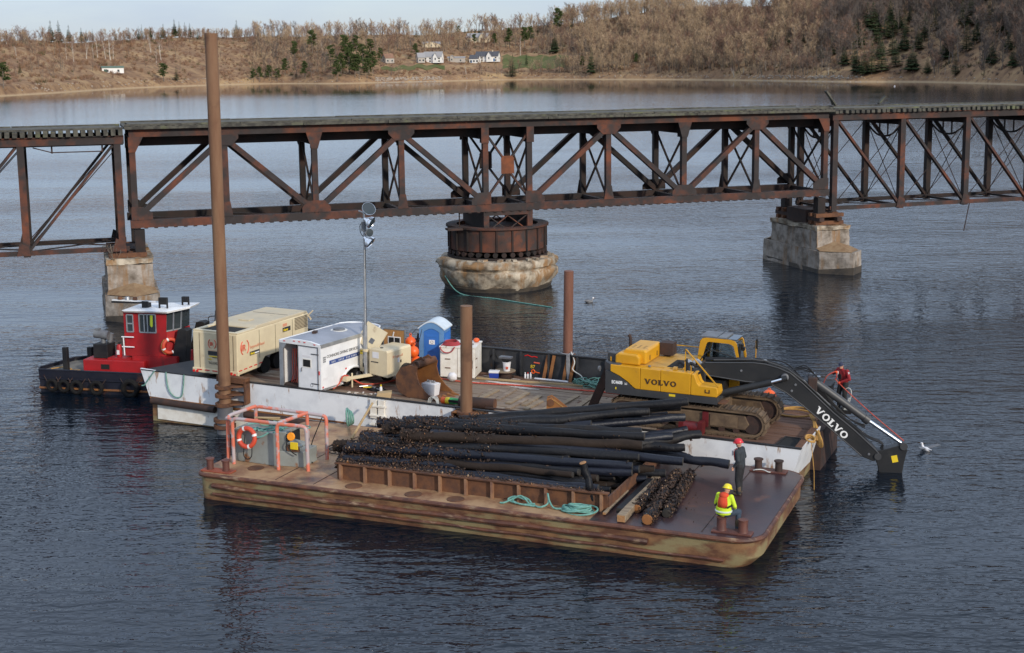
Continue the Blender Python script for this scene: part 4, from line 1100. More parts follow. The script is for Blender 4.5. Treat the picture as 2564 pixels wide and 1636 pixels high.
for nm, lb, u, v, a, s_ in [('bent_plate', 'broken grey plate sticking up on the bridge deck above the right pier', 25.2, 2.0, .9, 1.0), ('bent_plate', 'short grey stick propped on the bridge deck right of the broken plate', 29.4, 2.1, -.8, .55)]:
    t = thing(nm, lb, 'debris', FB, (u, v, 10.9))
    b_ = MB(); b_.obox((0, 0, .45 * s_), (1.3 * s_, .3, .1), rotm(ry=a)); b_.build('plate', M['tie'], t, smooth=False)
    if s_ > .8:
        b_ = MB(); b_.beam((.25, .1, 0), (-.1, .1, .8), .12, .14); b_.build('strut', M['tie'], t, smooth=False)

# ---- piers
def noisy(o, amp, sc_, levels=2, seed=0.0):
    """break up the faces of a cast pier"""
    me = o.data; bm = bmesh.new(); bm.from_mesh(me)
    bmesh.ops.subdivide_edges(bm, edges=bm.edges[:], cuts=levels * 3, use_grid_fill=True)
    for v in bm.verts:
        d = mnoise.noise_vector(v.co * sc_ + Vector((seed, 0, 0)))
        v.co += d * amp + mnoise.noise_vector(v.co * sc_ * 4) * amp * .3
    bmesh.ops.triangulate(bm, faces=bm.faces[:])
    bm.to_mesh(me); bm.free()
    me.polygons.foreach_set('use_smooth', [False] * len(me.polygons))
# round centre pier
t = thing('round_pier', 'round weathered concrete centre pier under the swing span', 'bridge pier', FB, (0, 0, 0))
b_ = MB(); prof = [(3.1, -2.0), (3.2, -.3), (3.3, .1), (3.38, .3), (3.55, .55), (3.66, .75), (3.72, .95), (3.74, 1.12), (3.74, 1.25), (3.62, 1.33), (3.68, 1.42), (3.78, 1.5), (3.78, 1.64), (3.76, 1.80), (3.66, 1.92), (3.5, 1.97), (2.0, 1.97)]
nseg = 120; vs_, fs_ = [], []
for i, (r_, z_) in enumerate(prof):
    for j in range(nseg):
        a = 2 * math.pi * j / nseg; q = Vector((math.cos(a), math.sin(a), 0))
        k_ = mnoise.noise(Vector((q.x * 3, q.y * 3, z_ * 1.6))) * .26 + mnoise.noise(Vector((q.x * 9, q.y * 9, z_ * 4))) * .15 + mnoise.noise(Vector((q.x * 21, q.y * 21, z_ * 9))) * .06
        rr = r_ + (k_ if 0 < i < len(prof) - 1 else 0) - (.35 * max(0, mnoise.noise(Vector((q.x * 2 + 7, q.y * 2, 2)))) if z_ < .8 else 0)
        vs_.append((q.x * rr, q.y * rr, z_ + (k_ * .25 if i < len(prof) - 2 else 0)))
for i in range(len(prof) - 1):
    for j in range(nseg):
        fs_.append((i * nseg + j, i * nseg + (j + 1) % nseg, (i + 1) * nseg + (j + 1) % nseg, (i + 1) * nseg + j))
fs_.append(tuple(range((len(prof) - 1) * nseg, len(prof) * nseg)))
b_.add(vs_, fs_); b_.build('pier_body', M['concrete'], t, ang=50)
b_ = MB(); b_.lathe([(3.30, -1), (3.40, .0), (3.48, .22), (3.2, .3)], (0, 0, 0), 40); b_.build('tide_band', M['concrete_wet'], t)
for i in range(9):                       # timber ends and rubble on the rim
    a = rb.uniform(-2.9, -.2); b_ = MB(); b_.obox((3.35 * math.cos(a), 3.35 * math.sin(a), 2.02), (rb.uniform(.3, .7), .25, .12), rotm(rz=a + rb.uniform(-.5, .5))); b_.build('rubble', M['concrete'], t, smooth=False)

def block_pier(name, label, uc, ztop, crib_side, zbear):
    t = thing(name, label, 'bridge pier', FB, (uc, 0, 0))
    hw = 1.5
    out = [(-hw, -3.75), (0.15, -5.3), (hw, -4.1), (hw, 3.75), (0, 5.2), (-hw, 3.75)]
    b_ = MB(); n = len(out)
    lo_ = [(x * 1.02, y * 1.01, -2.0) for x, y in out]; hi_ = [(x, y, 1.45) for x, y in out]
    b_.add(lo_ + hi_, [tuple(range(n))[::-1]] + [(i, (i + 1) % n, n + (i + 1) % n, n + i) for i in range(n)] + [tuple(range(n, 2 * n))])
    o = b_.build('pier_base', M['concrete_pale'], t, smooth=False); noisy(o, .07, 1.1, 3, uc)
    b_ = MB(); b_.add([(x * 1.015, y * 1.008, -1.0) for x, y in out] + [(x * 1.02 + .0, y * 1.012, .38 + .12 * math.sin(x * 3 + y)) for x, y in out], [(i, (i + 1) % n, n + (i + 1) % n, n + i) for i in range(n)])
    b_.build('tide_band', M['concrete_wet'], t, smooth=False)
    # sloping ledge on the cutwater
    for s_ in (-1, 1):
        pts = [(-hw + .1, s_ * 3.7, 1.47), (.12, s_ * 5.12, 1.48), (hw - .1, s_ * 3.9, 1.47), (hw - .2, s_ * 3.05, 1.62), (.1, s_ * 3.05, 2.0), (-hw + .2, s_ * 3.05, 1.62)]
        b_ = MB(); b_.add(pts, [(0, 1, 4, 5) if s_ < 0 else (5, 4, 1, 0), (1, 2, 3, 4) if s_ < 0 else (4, 3, 2, 1)]); b_.build('ledge', M['ledge'], t, smooth=False)
    b_ = MB(); b_.box(-1.27, 1.22, -3.1, 3.1, 1.45, ztop); o = b_.build('pier_shaft', M['concrete_pale'], t, smooth=False); noisy(o, .11, .9, 3, uc + 4)
    b_ = MB(); b_.box(-1.33, 1.28, -3.16, 3.16, ztop, ztop + .3); o = b_.build('pier_cap', M['concrete'], t, smooth=False); noisy(o, .13, 1.5, 3, uc + 9)
    # bearing stacks of beams
    z = ztop + .33; nb = max(1, int((zbear - z) / .255))
    for k_ in range(nb):
        for s_ in (-1, 1):
            b_ = MB(); h_ = .25
            if k_ % 2 == 0: b_.box(-1.15, .95, s_ * 2.2 - .22 - .3, s_ * 2.2 - .22, z, z + h_); b_.box(-1.15, .95, s_ * 2.2 + .22, s_ * 2.2 + .52, z, z + h_)
            else: b_.box(-1.05, -.7, s_ * 2.2 - .8, s_ * 2.2 + .8, z, z + h_); b_.box(.3, .65, s_ * 2.2 - .8, s_ * 2.2 + .8, z, z + h_)
            b_.build('bearing_beam', M['rust_dark'] if k_ % 2 else M['rust'], t, smooth=False)
        z += .255
    for s_ in (-1, 1):
        sw = -crib_side
        b_ = MB(); x0 = -.62 * crib_side
        b_.box(x0 - .28, x0 + .28, s_ * 2.2 - .3, s_ * 2.2 + .3, z, 4.9); b_.build('bearing_block', M['truss_dark'], t, smooth=False)
    b_ = MB(); b_.box(-1.1, .9, -1.3, 1.3, ztop + .31, zbear); b_.build('timber_crib', M['rust_dark'], t, smooth=False)
    return t
block_pier('square_pier', 'square concrete pier with pointed cutwater at the right end of the swing span', 22.62, 2.75, 1, 3.98)
block_pier('square_pier', 'square concrete pier behind the red tug, under the left end of the swing span', -22.75, 3.05, -1, 3.7)
# a bare bush rooted on the left pier
tb, cvf = bare_tree(7, 2.2, .35, 1, 60, .02)
tbush = thing('bare_bush', 'small leafless bush growing on the left bridge pier', 'bush', FB, (-23.6, -2.9, 2.75))
tb.build('stem', VEG['bark'], tbush); o = bpy.data.objects.new('twigs', leaf_mesh('twigs', cvf, VEG['twig_grey'])); COL.objects.link(o); o.parent = tbush
# ------------------------------------------------------------------ near barge (frame FN, deck at w = 0, water at w = -0.9)
NB = thing('deck_barge', 'low rusty flat deck barge in front, loaded with black logs', 'barge', FN, (0, 0, 0))
NL, NW = 18.55, 6.85
def rounded(u0, u1, v0, v1, r0, r1, n=6):
    """outline with rounded ends: r0 at u0, r1 at u1"""
    pts = []
    for cx, cy, r_, a0 in ((u1 - r1, v0 + r1, r1, -90), (u1 - r1, v1 - r1, r1, 0), (u0 + r0, v1 - r0, r0, 90), (u0 + r0, v0 + r0, r0, 180)):
        for i in range(n + 1):
            a = math.radians(a0 + 90 * i / n); pts.append((cx + r_ * math.cos(a), cy + r_ * math.sin(a)))
    return pts
hull_o = rounded(0, NL, 0, NW, .35, .75)
n = len(hull_o)
def shrink(o, d, du0=0, du1=0):
    cu, cv_ = NL / 2, NW / 2
    return [(u + (d if u < cu else -d) + (du0 if u < 1 else 0) - (du1 if u > NL - 1.2 else 0), v + (d if v < cv_ else -d)) for u, v in o]
b_ = MB()
levels = [(hull_o, -.10), (hull_o, -.62), (shrink(hull_o, .03, .0, .35), -1.0), (shrink(hull_o, .05, .4, 1.2), -1.6)]
vs_ = [(u, v, w) for o, w in levels for u, v in o]
fs_ = [(i * n + j, (i + 1) * n + j, (i + 1) * n + (j + 1) % n, i * n + (j + 1) % n) for i in range(3) for j in range(n)]
fs_.append(tuple(range(3 * n, 4 * n)))
b_.add(vs_, fs_); b_.build('hull', M['hull_rust'], NB, ang=25)
M['deck_near'] = mk('rusty_tan_deck_plate', (0.38, 0.235, 0.125), (0.19, 0.085, 0.045), scale=1.3, lo=0.44, hi=0.64, rough=0.55, bump=0.3, bscale=9, detail=10, over=(0.055, 0.034, 0.033), oscale=0.6, olo=0.56, ohi=0.68, rough2=0.32)
M['deck_wet'] = mk('wet_maroon_deck_plate', (0.060, 0.028, 0.027), (0.036, 0.023, 0.028), scale=.8, lo=0.38, hi=0.62, rough=0.30, bump=0.10, bscale=7, over=(0.16, 0.06, 0.028), oscale=0.7, olo=0.60, ohi=0.7, rough2=0.5)
b_ = MB(); b_.prism([(u, v) for u, v in hull_o if u < 13.6] + [(13.6, NW), (13.6, 0)][::1] if False else rounded(0, 13.6, 0, NW, .35, .01, 6), 'z', -.10, 0.0)
b_.build('deck_plate', M['deck_near'], NB, 'tan rusted deck plate at the left', smooth=False)
b_ = MB(); b_.prism(rounded(13.6, NL, 0, NW, .01, .75, 6), 'z', -.10, -0.001); b_.build('deck_plate', M['deck_wet'], NB, 'wet dark maroon deck plate at the right end', smooth=False)
# rounded deck edge and two rubbing strakes
edge = [(u, v, -.07) for u, v in shrink(hull_o, -.03)]
b_ = MB(); b_.tube(edge, .075, 8, closed=True); b_.build('deck_edge', M['hull_edge'], NB)
for w, u1, r_ in ((-.40, 15.4, .085), (-.68, 17.6, .05)):
    b_ = MB(); pts = [(u, -.05, w + .012 * math.sin(u * 2.3)) for u in np.linspace(.6, u1, 40)]
    b_.tube(pts, [r_ * (1 + .12 * math.sin(u * 5.1)) for u in np.linspace(0, 9, 40)], 8); b_.build('rub_strake', M['hull_edge'], NB)
for u, v in [(1.6, 1.0), (7.74, .34), (9.17, .36), (5.6, .42)]:
    b_ = MB(); b_.lathe([(.27, .001), (.27, .022), (.24, .028), (.20, .022), (.05, .022)], (u, v, 0), 24); b_.build('manhole_cover', M['rust'], NB)
# weld seams across the deck
for u in (2.9, 4.3, 15.2, 16.9):
    b_ = MB(); b_.box(u - .012, u + .012, .15, NW - .15, .001, .010); b_.build('weld_seam', M['rust_dark'], NB, smooth=False)
# mooring bitts: pairs on a base plate
def bitts(u, v, dx, lab, plate_m, post_m, r_=.115, h=.42, mush=True, dy=0.0):
    t = thing('mooring_bitts', lab, 'bollard', FN, (u, v, 0), group=None)
    b_ = MB(); b_.box(-dx / 2 - .26, dx / 2 + .26, -.19, .19, 0.0, .05); b_.build('base_plate', plate_m, t, smooth=False, bevel=.01)
    for s_ in (-1, 1):
        b_ = MB(); x = s_ * dx / 2
        pr = [(r_, .05), (r_, h - .06), (r_ * 1.3, h - .04), (r_ * 1.3, h), (0.01, h + .015)] if mush else [(r_ * 1.1, .05), (r_, .08), (r_, h - .04), (r_ * 1.06, h - .03), (r_ * 1.06, h), (.01, h)]
        b_.lathe(pr, (x, s_ * dy, 0), 16); b_.build('post', post_m, t)
    return t
M['rust_plate'] = mk('orange_red_plate', (0.34, 0.075, 0.03), (0.22, 0.055, 0.03), scale=2, rough=0.7)
M['post_red'] = mk('maroon_post', (0.13, 0.045, 0.03), (0.08, 0.03, 0.024), scale=3, rough=0.6)
bitts(.62, .28, .62, 'pair of rusty bitts on an orange plate at the left front deck corner', M['rust_plate'], M['post_red'], mush=True)
bitts(17.72, .42, .62, 'pair of rusty bitts beside the seated worker at the front right corner', M['post_red'], M['post_red'], .135, .42, False)
bitts(17.45, 6.5, .66, 'pair of mushroom topped bitts on the back right deck corner against the white wall', M['post_red'], M['rust_dark'], .12, .40, True)
tag(single(MB().tube(curve_pts([(17.0, 6.3, .05), (17.12, 6.28, .09), (17.3, 6.36, .08), (17.5, 6.3, .04), (17.62, 6.4, .03)], 5), .018, 6).build('mooring_line', M['white_rope']), 'pale line wrapped round the left mushroom topped bitt at the back corner', 'rope', FN))

# ---- log rack: low stiffened wall along the front of the load
RK = thing('log_rack', 'low rusty stiffened steel coaming that holds the black log pile', 'rack', FN, (0, 0, 0))
b_ = MB(); b_.box(4.75, 13.85, .92, .97, 0, .53); b_.build('side_plate', M['rust'], RK, smooth=False)
b_ = MB(); b_.box(4.70, 13.9, .80, .99, .531, .575); b_.build('top_flange', M['rust'], RK, smooth=False)
u = 4.9
while u < 13.7:
    b_ = MB(); b_.box(u - .035, u + .035, .79, .918, 0, .53); b_.build('stiffener', M['deck_tan'], RK, smooth=False); u += .879
for u in (4.72, 13.86):
    b_ = MB(); b_.box(u - .025, u + .025, .97, 6.3, 0, .42); b_.build('end_plate', M['rust'], RK, smooth=False)
b_ = MB(); b_.box(4.75, 13.85, 6.3, 6.35, 0, .5); b_.build('back_plate', M['rust_dark'], RK, smooth=False)

# ---- machinery box with its pipe cage
MBX = thing('machinery_box', 'grey rust streaked steel machinery box inside the pipe cage', 'machine', FN, (0, 0, 0))
b_ = MB(); b_.prism([(.45, 1.55), (2.15, 1.42), (2.15, 2.6), (.45, 2.6)], 'z', .001, 1.12); b_.build('tank', M['box_grey'], MBX, smooth=False, bevel=.02)
b_ = MB(); b_.prism([(2.16, 1.50), (3.05, 1.62), (3.05, 2.5), (2.16, 2.6)], 'z', .001, .52); b_.build('low_cabinet', M['box_grey'], MBX, smooth=False, bevel=.015)
b_ = MB(); b_.box(2.16, 2.42, 1.56, 2.5, .52, 1.15); b_.build('control_case', M['box_grey'], MBX, smooth=False, bevel=.01)
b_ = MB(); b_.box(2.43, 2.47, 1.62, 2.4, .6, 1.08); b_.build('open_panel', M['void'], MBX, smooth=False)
b_ = MB(); b_.obox((2.78, 1.72, .78), (.55, .42, .05), rotm(ry=.12, rx=.1)); b_.build('hinged_lid', M['box_grey'], MBX, smooth=False)
b_ = MB(); b_.box(2.5, 2.95, 1.50, 1.58, .55, .74); b_.build('engine_block', M['rust'], MBX, smooth=False)
b_ = MB(); b_.tube(curve_pts([(2.5, 1.55, .9), (2.62, 1.35, .8), (2.72, 1.38, .6), (2.9, 1.45, .45)], 5), .02, 6); b_.build('engine_hose', M['hose'], MBX)
CG = thing('pipe_cage', 'faded orange pipe guard cage round the grey machinery box', 'railing', FN, (0, 0, 0))
def bent(pts, r_=.062, rad=.18):
    """pipe through points with rounded corners"""
    pts = [Vector(p) for p in pts]; out = [pts[0]]
    for i in range(1, len(pts) - 1):
        a, b, c = pts[i - 1], pts[i], pts[i + 1]
        d0, d1 = (a - b).normalized(), (c - b).normalized()
        for k_ in range(6):
            s_ = k_ / 5; out.append((b + d0 * rad) * (1 - s_) ** 2 + b * 2 * s_ * (1 - s_) + (b + d1 * rad) * s_ ** 2)
    out.append(pts[-1]); return out
for pts in ([(.62, 1.19, 0), (.62, 1.19, 1.56), (2.40, 1.15, 1.56)],
            [(2.39, 1.13, 0), (2.39, 1.13, 1.56), (3.40, 1.30, 1.50), (3.40, 1.33, 0)],
            [(.30, 1.34, 0), (.30, 1.40, 1.56), (.45, 2.85, 1.56)],
            [(.45, 2.85, 0), (.45, 2.85, 1.56), (3.30, 2.75, 1.50), (3.30, 2.72, 0)],
            [(2.42, 1.14, 1.57), (2.55, 2.78, 1.53)], [(.30, 1.34, 1.50), (.62, 1.19, 1.50)], [(2.55, 2.76, 0), (2.55, 2.76, 1.50)]):
    b_ = MB(); b_.tube(bent(pts) if len(pts) > 2 else pts, .062, 10); b_.build('pipe_rail', M['pink_pipe'], CG)
def ring(name, label, fr, c, m, R_=.30, r_=.075):
    t = thing(name, label, 'life ring', fr, c)
    b_ = MB(); b_.torus((0, 0, 0), R_, r_, m, 28, 10); b_.build('ring_body', M['ring_red'], t)
    for i in range(4):
        a = math.pi / 2 * i + .35
        b_ = MB(); b_.torus((0, 0, 0), R_, r_ * 1.06, m, 4, 10, a - .11, a + .11); b_.build('white_band', M['decal_white'], t)
    b_ = MB(); b_.torus((0, 0, 0), R_ * 1.32, .012, m, 24, 5, 2.2, 4.2); b_.build('grab_line', M['yellow_rope'], t)
    return t
ring('life_ring', 'red life ring with white bands hung on the machinery box', FN, (1.12, 1.26, .93), rotm(rx=math.radians(84)), .31, .08)
tag(single(MB().tube(curve_pts([(1.05, 1.26, 1.02), (1.0, 1.25, .6), (.98, 1.24, .32), (1.12, 1.22, .20), (1.28, 1.24, .3), (1.3, 1.27, .62)], 6), .018, 6).build('hose_loop', M['hose']), 'black hose loop hanging below the life ring on the machinery box', 'hose', FN))
b_ = MB(); rr = random.Random(4)
for i in range(9):
    p0 = Vector((rr.uniform(1.1, 2.0), rr.uniform(1.5, 2.4), 1.15)); pts = [p0]
    for k_ in range(5): pts.append(pts[-1] + Vector((rr.uniform(-.35, .35), rr.uniform(-.3, .3), rr.uniform(-.02, .05))))
    pts = [Vector((min(2.2, max(.7, p.x)), min(2.5, max(1.42, p.y)), max(1.14, min(1.24, p.z)))) for p in pts]
    b_.tube(curve_pts(pts, 4), .022, 5)
b_.tube(curve_pts([(1.2, 1.6, 1.15), (1.3, 1.35, 1.1), (1.5, 1.28, .98), (1.7, 1.3, 1.02), (1.9, 1.38, 1.14)], 5), .03, 6)
single(b_.build('net_rope', M['teal_rope']), 'tangle of teal rope heaped on top of the machinery box', 'rope', FN)
t = thing('wood_scrap', 'loose boards lying on the rope tangle over the machinery box', 'boards', FN, (1.5, 2.2, 1.16))
for i in range(4):
    b_ = MB(); b_.obox((rr.uniform(-.3, .5), rr.uniform(-.2, .3), .03 + i * .045), (rr.uniform(.7, 1.2), .1, .035), rotm(rz=rr.uniform(-.5, .3))); b_.build('board', M['pale_timber'], t, smooth=False)
t = thing('warning_light', 'amber round flashing warning light with yellow tag on the machinery box', 'lamp', FN, (2.70, 1.47, .80))
mR = rotm(rx=math.radians(80), rz=.1)
b_ = MB(); b_.lathe([(.12, -.04), (.14, -.02), (.14, .02), (.12, .04)], (0, 0, .26), 20, mR); b_.build('amber_lens', mk('amber_lens_plastic', (0.85, 0.30, 0.01), rough=.25), t)
b_ = MB(); b_.box(-.02, .26, -.045, 0, -.16, .08); b_.build('battery_case', M['yellow_flat'], t, smooth=False, bevel=.01)
b_ = MB(); b_.tube(curve_pts([(3.2, 2.75, 1.55), (3.0, 2.6, 1.0), (2.85, 2.5, .55), (2.9, 2.3, .12), (3.1, 2.1, .03)], 6), .02, 6)
single(b_.build('hanging_hose', M['hose']), 'black hose hanging from the back rail of the pipe cage', 'hose', FN)
b_ = MB(); b_.torus((3.9, 4.0, .03), .75, .022, rotm(rz=.3) @ Matrix.Diagonal((1, .8, 1)), 36, 6); b_.torus((3.35, 3.7, .05), .55, .022, Matrix.Diagonal((1, .85, 1)), 30, 6); b_.torus((3.1, 3.9, .07), .42, .022, Matrix.Diagonal((1, .9, 1)), 30, 6)
single(b_.build('hose_coil', M['hose']), 'thin black hose laid in wide rings on the deck behind the pipe cage', 'hose', FN)
for nm, lb, p, q in [('broom_handle', 'pale wooden tool handle leaning on the white wall behind the pipe cage', (2.85, 5.2, .02), (2.88, 6.75, .95))]:
    single(MB().cyl(p, q, .05, .04, 8).build(nm, M['pale_timber']), lb, 'tool', FN)
b_ = MB()
for i in range(4): b_.torus((2.0 + i * .05, 6.45, .42), .32 - .03 * i, .035, rotm(ry=1.5, rz=.4 + i * .15) , 20, 6)
single(b_.build('rope_coil', M['green_rope']), 'coil of dark and teal mooring rope hung against the white wall behind the cage', 'rope', FN)

# ---- far barge (frame FM, deck at w = 0)
FBG = thing('crane_barge', 'long work barge with white side wall carrying the excavator and trailers', 'barge', FM, (0, 0, 0))
ML, MW = 24.75, 6.2
# white wall: bow sheer rises to the left
wall_poly = [(-1.75, .26), (0, .2), (ML, .2), (ML - .35, -1.05), (-1.35, -.84)]
b_ = MB(); b_.prism([(-1.75, .26), (0, .2), (8.85, .2), (8.85, -1.0), (-1.35, -.84)], 'y', 0, .09); b_.build('side_wall', M['white_steel'], FBG, smooth=False)
b_ = MB(); b_.prism([(8.86, .2), (12.3, .2), (12.3, -1.0), (8.86, -.95)], 'y', .02, .11); b_.build('side_wall', M['white_steel'], FBG, smooth=False)
b_ = MB(); b_.prism([(12.31, .08), (13.62, .08), (13.62, -1.05), (12.31, -1.0)], 'y', .16, .22); b_.build('side_recess', M['rust_dark'], FBG, smooth=False)
b_ = MB(); b_.prism([(13.63, .2), (ML, .2), (ML - .35, -1.05), (13.63, -1.05)], 'y', 0, .09); b_.build('side_wall', M['white_steel'], FBG, smooth=False)
b_ = MB(); b_.box(-1.7, ML, -.02, .13, .2, .235); o = b_.build('wall_cap', M['black'], FBG, smooth=False)
for k_, u in enumerate((8.87, 9.2)):
    b_ = MB(); b_.box(u, u + .24, -.12, .0, .02 - .55 * 1, .17); b_.build('ladder_bracket', M['white_dirty'], FBG, smooth=False)
for w in (-.1, -.45, -.8):
    b_ = MB(); b_.box(8.85, 9.5, -.16, -.01, w, w + .06); b_.build('ladder_step', M['white_dirty'], FBG, smooth=False)
b_ = MB()
hb = [(-1.3, 0.12), (ML - .3, 0.12), (ML - .3, MW), (-.6, MW), (-1.3, 3.4)]
b_.prism(hb, 'z', -2.6, -.02); b_.build('hull', M['hull_rust'], FBG, smooth=False)
b_ = MB(); b_.prism([(-1.0, .05), (7.9, .05), (7.9, .11), (-1.0, .11)], 'z', -1.75, -1.0); b_.build('lower_side', M['white_dirty'], FBG, smooth=False)
b_ = MB(); b_.tube([(-1.15, -.1, -.98), (1.9, -.1, -1.02)], .14, 10); b_.tube([(3.3, -.1, -1.04), (11, -.1, -1.1)], .14, 10); b_.build('rub_rail', M['rust_dark'], FBG)
b_ = MB(); b_.box(-1.3, 7.9, -.03, .1, -.92, -.86); b_.build('rust_lip', M['rust_orange'], FBG, smooth=False)
for u, v in [(24.72, 1)]:
    b_ = MB(); b_.add([(ML - .02, .0, .2), (ML + .02, 3.1, .2), (ML - .3, 3.1, -1.1), (ML - .35, 0, -1.1), (ML - .08, .0, .2), (ML - .06, 3.1, .2), (ML - .38, 3.1, -1.1), (ML - .43, 0, -1.1)], [(0, 3, 2, 1), (4, 5, 6, 7), (0, 1, 5, 4), (2, 3, 7, 6)])
    b_.build('end_wall', M['white_steel'], FBG, smooth=False)
b_ = MB(); b_.box(ML - .42, ML + .05, 3.12, MW, -1.9, -.02); b_.build('end_wall', M['rust_dark'], FBG, smooth=False)
b_ = MB(); b_.box(ML - .25, ML - .03, .1, 3.3, .201, .215); b_.build('end_cap', M['rust'], FBG, smooth=False)
# bow: dark deck strip rising to the push knees
b_ = MB(); b_.prism([(-1.6, .1), (1.4, .1), (1.4, 3.2), (-.5, 3.2)], 'z', .03, .22); b_.build('bow_deck', M['black'], FBG, smooth=False)
# black bulwark on the far side with stiffeners
b_ = MB(); b_.box(.5, 20.5, MW, MW + .07, -.02, 1.02); b_.build('bulwark', M['bulwark'], FBG, smooth=False)
b_ = MB(); b_.box(.5, 20.5, MW - .06, MW + .13, 1.021, 1.07); b_.build('bulwark_cap', M['black'], FBG, smooth=False)
u = 9.82
while u < 20:
    b_ = MB(); b_.box(u - .03, u + .03, MW - .14, MW - .002, 0, 1.02); b_.build('stiffener', M['bulwark'], FBG, smooth=False); u += 1.2
# painted marks on the bulwark
def mark(pts, r_, m):
    b_ = MB(); b_.tube(pts, r_, 5); b_.build('paint_mark', m, FBG)
zz = MW - .012
mark([(12.35, zz, .86), (12.5, zz, .9), (12.65, zz, .84), (12.78, zz, .87), (12.9, zz, .84)], .02, M['reflector'])
mark([(12.75, zz, .62), (13.0, zz, .61)], .028, M['decal_red'])
b_ = MB(); b_.torus((12.72, zz, .25), .07, .022, rotm(rx=math.pi / 2), 16, 5); b_.tube([(12.8, zz, .24), (13.02, zz, .21)], .02, 5); b_.build('paint_mark', M['orange'], FBG)
text('paint_number', '87', .2, M['yellow_flat'], FBG, plane_m((12.6, zz - .001, .38), (1, 0, 0), (0, 0, 1)))
b_ = MB(); b_.torus((11.0, zz, .62), .17, .02, rotm(rx=math.pi / 2), 16, 5, 0, math.pi); b_.build('hand_hold', M['black'], FBG)
# deck planking: separate boards
b_ = MB(); b_.box(.2, ML - .3, .12, MW - .01, -.045, -.012); b_.build('deck_plate', M['rust_dark'], FBG, smooth=False)
rp_ = random.Random(9)
nv_, seg = 18, [1.6, 5.2, 9.2, 12.6, 16.2, 20.2, ML - .35]
wd = (MW - .3) / nv_
pl = {}
for i in range(nv_):
    v0 = .2 + i * wd; sh = rp_.uniform(-.8, .8)
    for k_ in range(len(seg) - 1):
        a = seg[k_] + (sh if 0 < k_ else 0); b = seg[k_ + 1] + (sh if k_ < len(seg) - 2 else 0)
        b_ = MB(); dz = rp_.uniform(-.012, .008)
        b_.box(a + .015, b - .015, v0 + .012, v0 + wd - .012, -.012, .035 + dz - .012)
        b_.build('deck_plank', M['plank_red'] if (a > 18.5 or rp_.random() < .12) else M['plank'], FBG, smooth=False)
# loose mat of cross timbers in the middle of the deck, staggered
for i in range(15):
    u = 11.9 + i * .31
    if i in (4, 9): continue
    v0 = .75 + rp_.uniform(0, .7) + (.8 if i % 2 else 0); L = rp_.uniform(1.3, 2.3)
    b_ = MB(); b_.obox((u + .1, v0 + L / 2, .05), (.2, L, .055), rotm(rz=rp_.uniform(-.06, .06))); b_.build('mat_timber', M['timber'] if i % 3 else M['plank'], FBG, smooth=False)
# white powder spilt on the deck by the bulwark
fb = MB()
for cu, cv_, ru, rv in [(11.6, 5.55, .8, .13), (12.2, 4.75, 1.1, .16), (13.2, 4.35, .7, .14), (10.6, 5.0, .5, .12), (13.7, 4.9, .5, .1), (11.0, 4.4, .35, .09)]:
    k_ = 16; ps = []
    for j in range(k_):
        a = 2 * math.pi * j / k_; q = rp_.uniform(.55, 1.1); ps.append((cu + math.cos(a) * ru * q, cv_ + math.sin(a) * rv * q))
    fb.prism(ps, 'z', .028, .036)
fb.build('powder_patch', M['frost'], FBG, smooth=False)
b_ = MB(); b_.box(ML + .06, 25.35, 5.55, 6.3, .08, .2); b_.build('stern_platform', M['black'], FBG, smooth=False)
# black hatch at the right end
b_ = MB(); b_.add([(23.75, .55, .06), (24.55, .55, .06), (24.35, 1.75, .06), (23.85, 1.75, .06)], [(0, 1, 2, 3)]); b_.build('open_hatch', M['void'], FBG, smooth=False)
b_ = MB(); b_.tube([(23.75, .55, .06), (24.55, .55, .06), (24.35, 1.75, .06), (23.85, 1.75, .06)], .035, 6, closed=True); b_.build('hatch_rim', M['black'], FBG)

# ---- spuds: three tubular piles that pin the barge
def spud(label, u, v, r_, w0, w1, lean, mat_, collar):
    t = thing('spud_pile', label, 'pile', FM, (u, v, 0))
    b_ = MB(); b_.tube([(0 - lean * (w0 / (w1 or 1)), 0, w0), (0, 0, 0), (lean, 0, w1)], r_, 20, caps=False)
    b_.tube([(lean, 0, w1 - .35), (lean, 0, w1)], [r_ * .84, r_ * .84], 20, caps=False); b_.build('tube', mat_, t)
    b_ = MB(); b_.lathe([(r_ * .84, 0), (r_, 0), (r_, .012), (r_ * .84, .012)], (lean, 0, w1 - .006), 20); b_.build('tube_rim', mat_, t)
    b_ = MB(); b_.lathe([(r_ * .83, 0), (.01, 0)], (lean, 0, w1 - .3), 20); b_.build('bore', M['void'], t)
    return t
# (a spud slides in its collars, the collars belong to the barge)
spud('very tall rusty tubular spud pile at the left, rising above the bridge', 2.62, -.42, .235, -4.5, 13.45, -.13, M['pile_rust'], 1)
spud('short brown tubular spud pile in the middle, in front of the log pile', 12.8, -.1, .215, -3.5, 3.98, 0.0, M['pile_rust'], 1)
spud('short red brown tubular spud pile behind the black bulwark', 14.05, 6.56, .19, -4, 4.35, 0.0, M['pile_red'], 1)
def collar(u, v, w, r_, lab=None):
    b_ = MB(); b_.lathe([(r_ + .02, -.06), (r_ + .12, -.06), (r_ + .12, .06), (r_ + .02, .06)], (u, v, w), 24); return b_.build('spud_collar', M['rust'], FBG, lab)
for w in (.06, -.28, -.64): collar(2.60, -.42, w, .245)
b_ = MB(); b_.box(2.15, 3.5, -.3, 0, .2, .42); b_.build('spud_bracket', M['rust'], FBG, smooth=False)
for w in (.1, -.22, -.6):
    b_ = MB(); b_.prism([(2.25, -.42), (2.25, 0), (3.45, 0), (3.45, -.2), (2.95, -.6)], 'z', w - .03, w + .03); b_.build('spud_bracket', M['rust'], FBG, smooth=False)
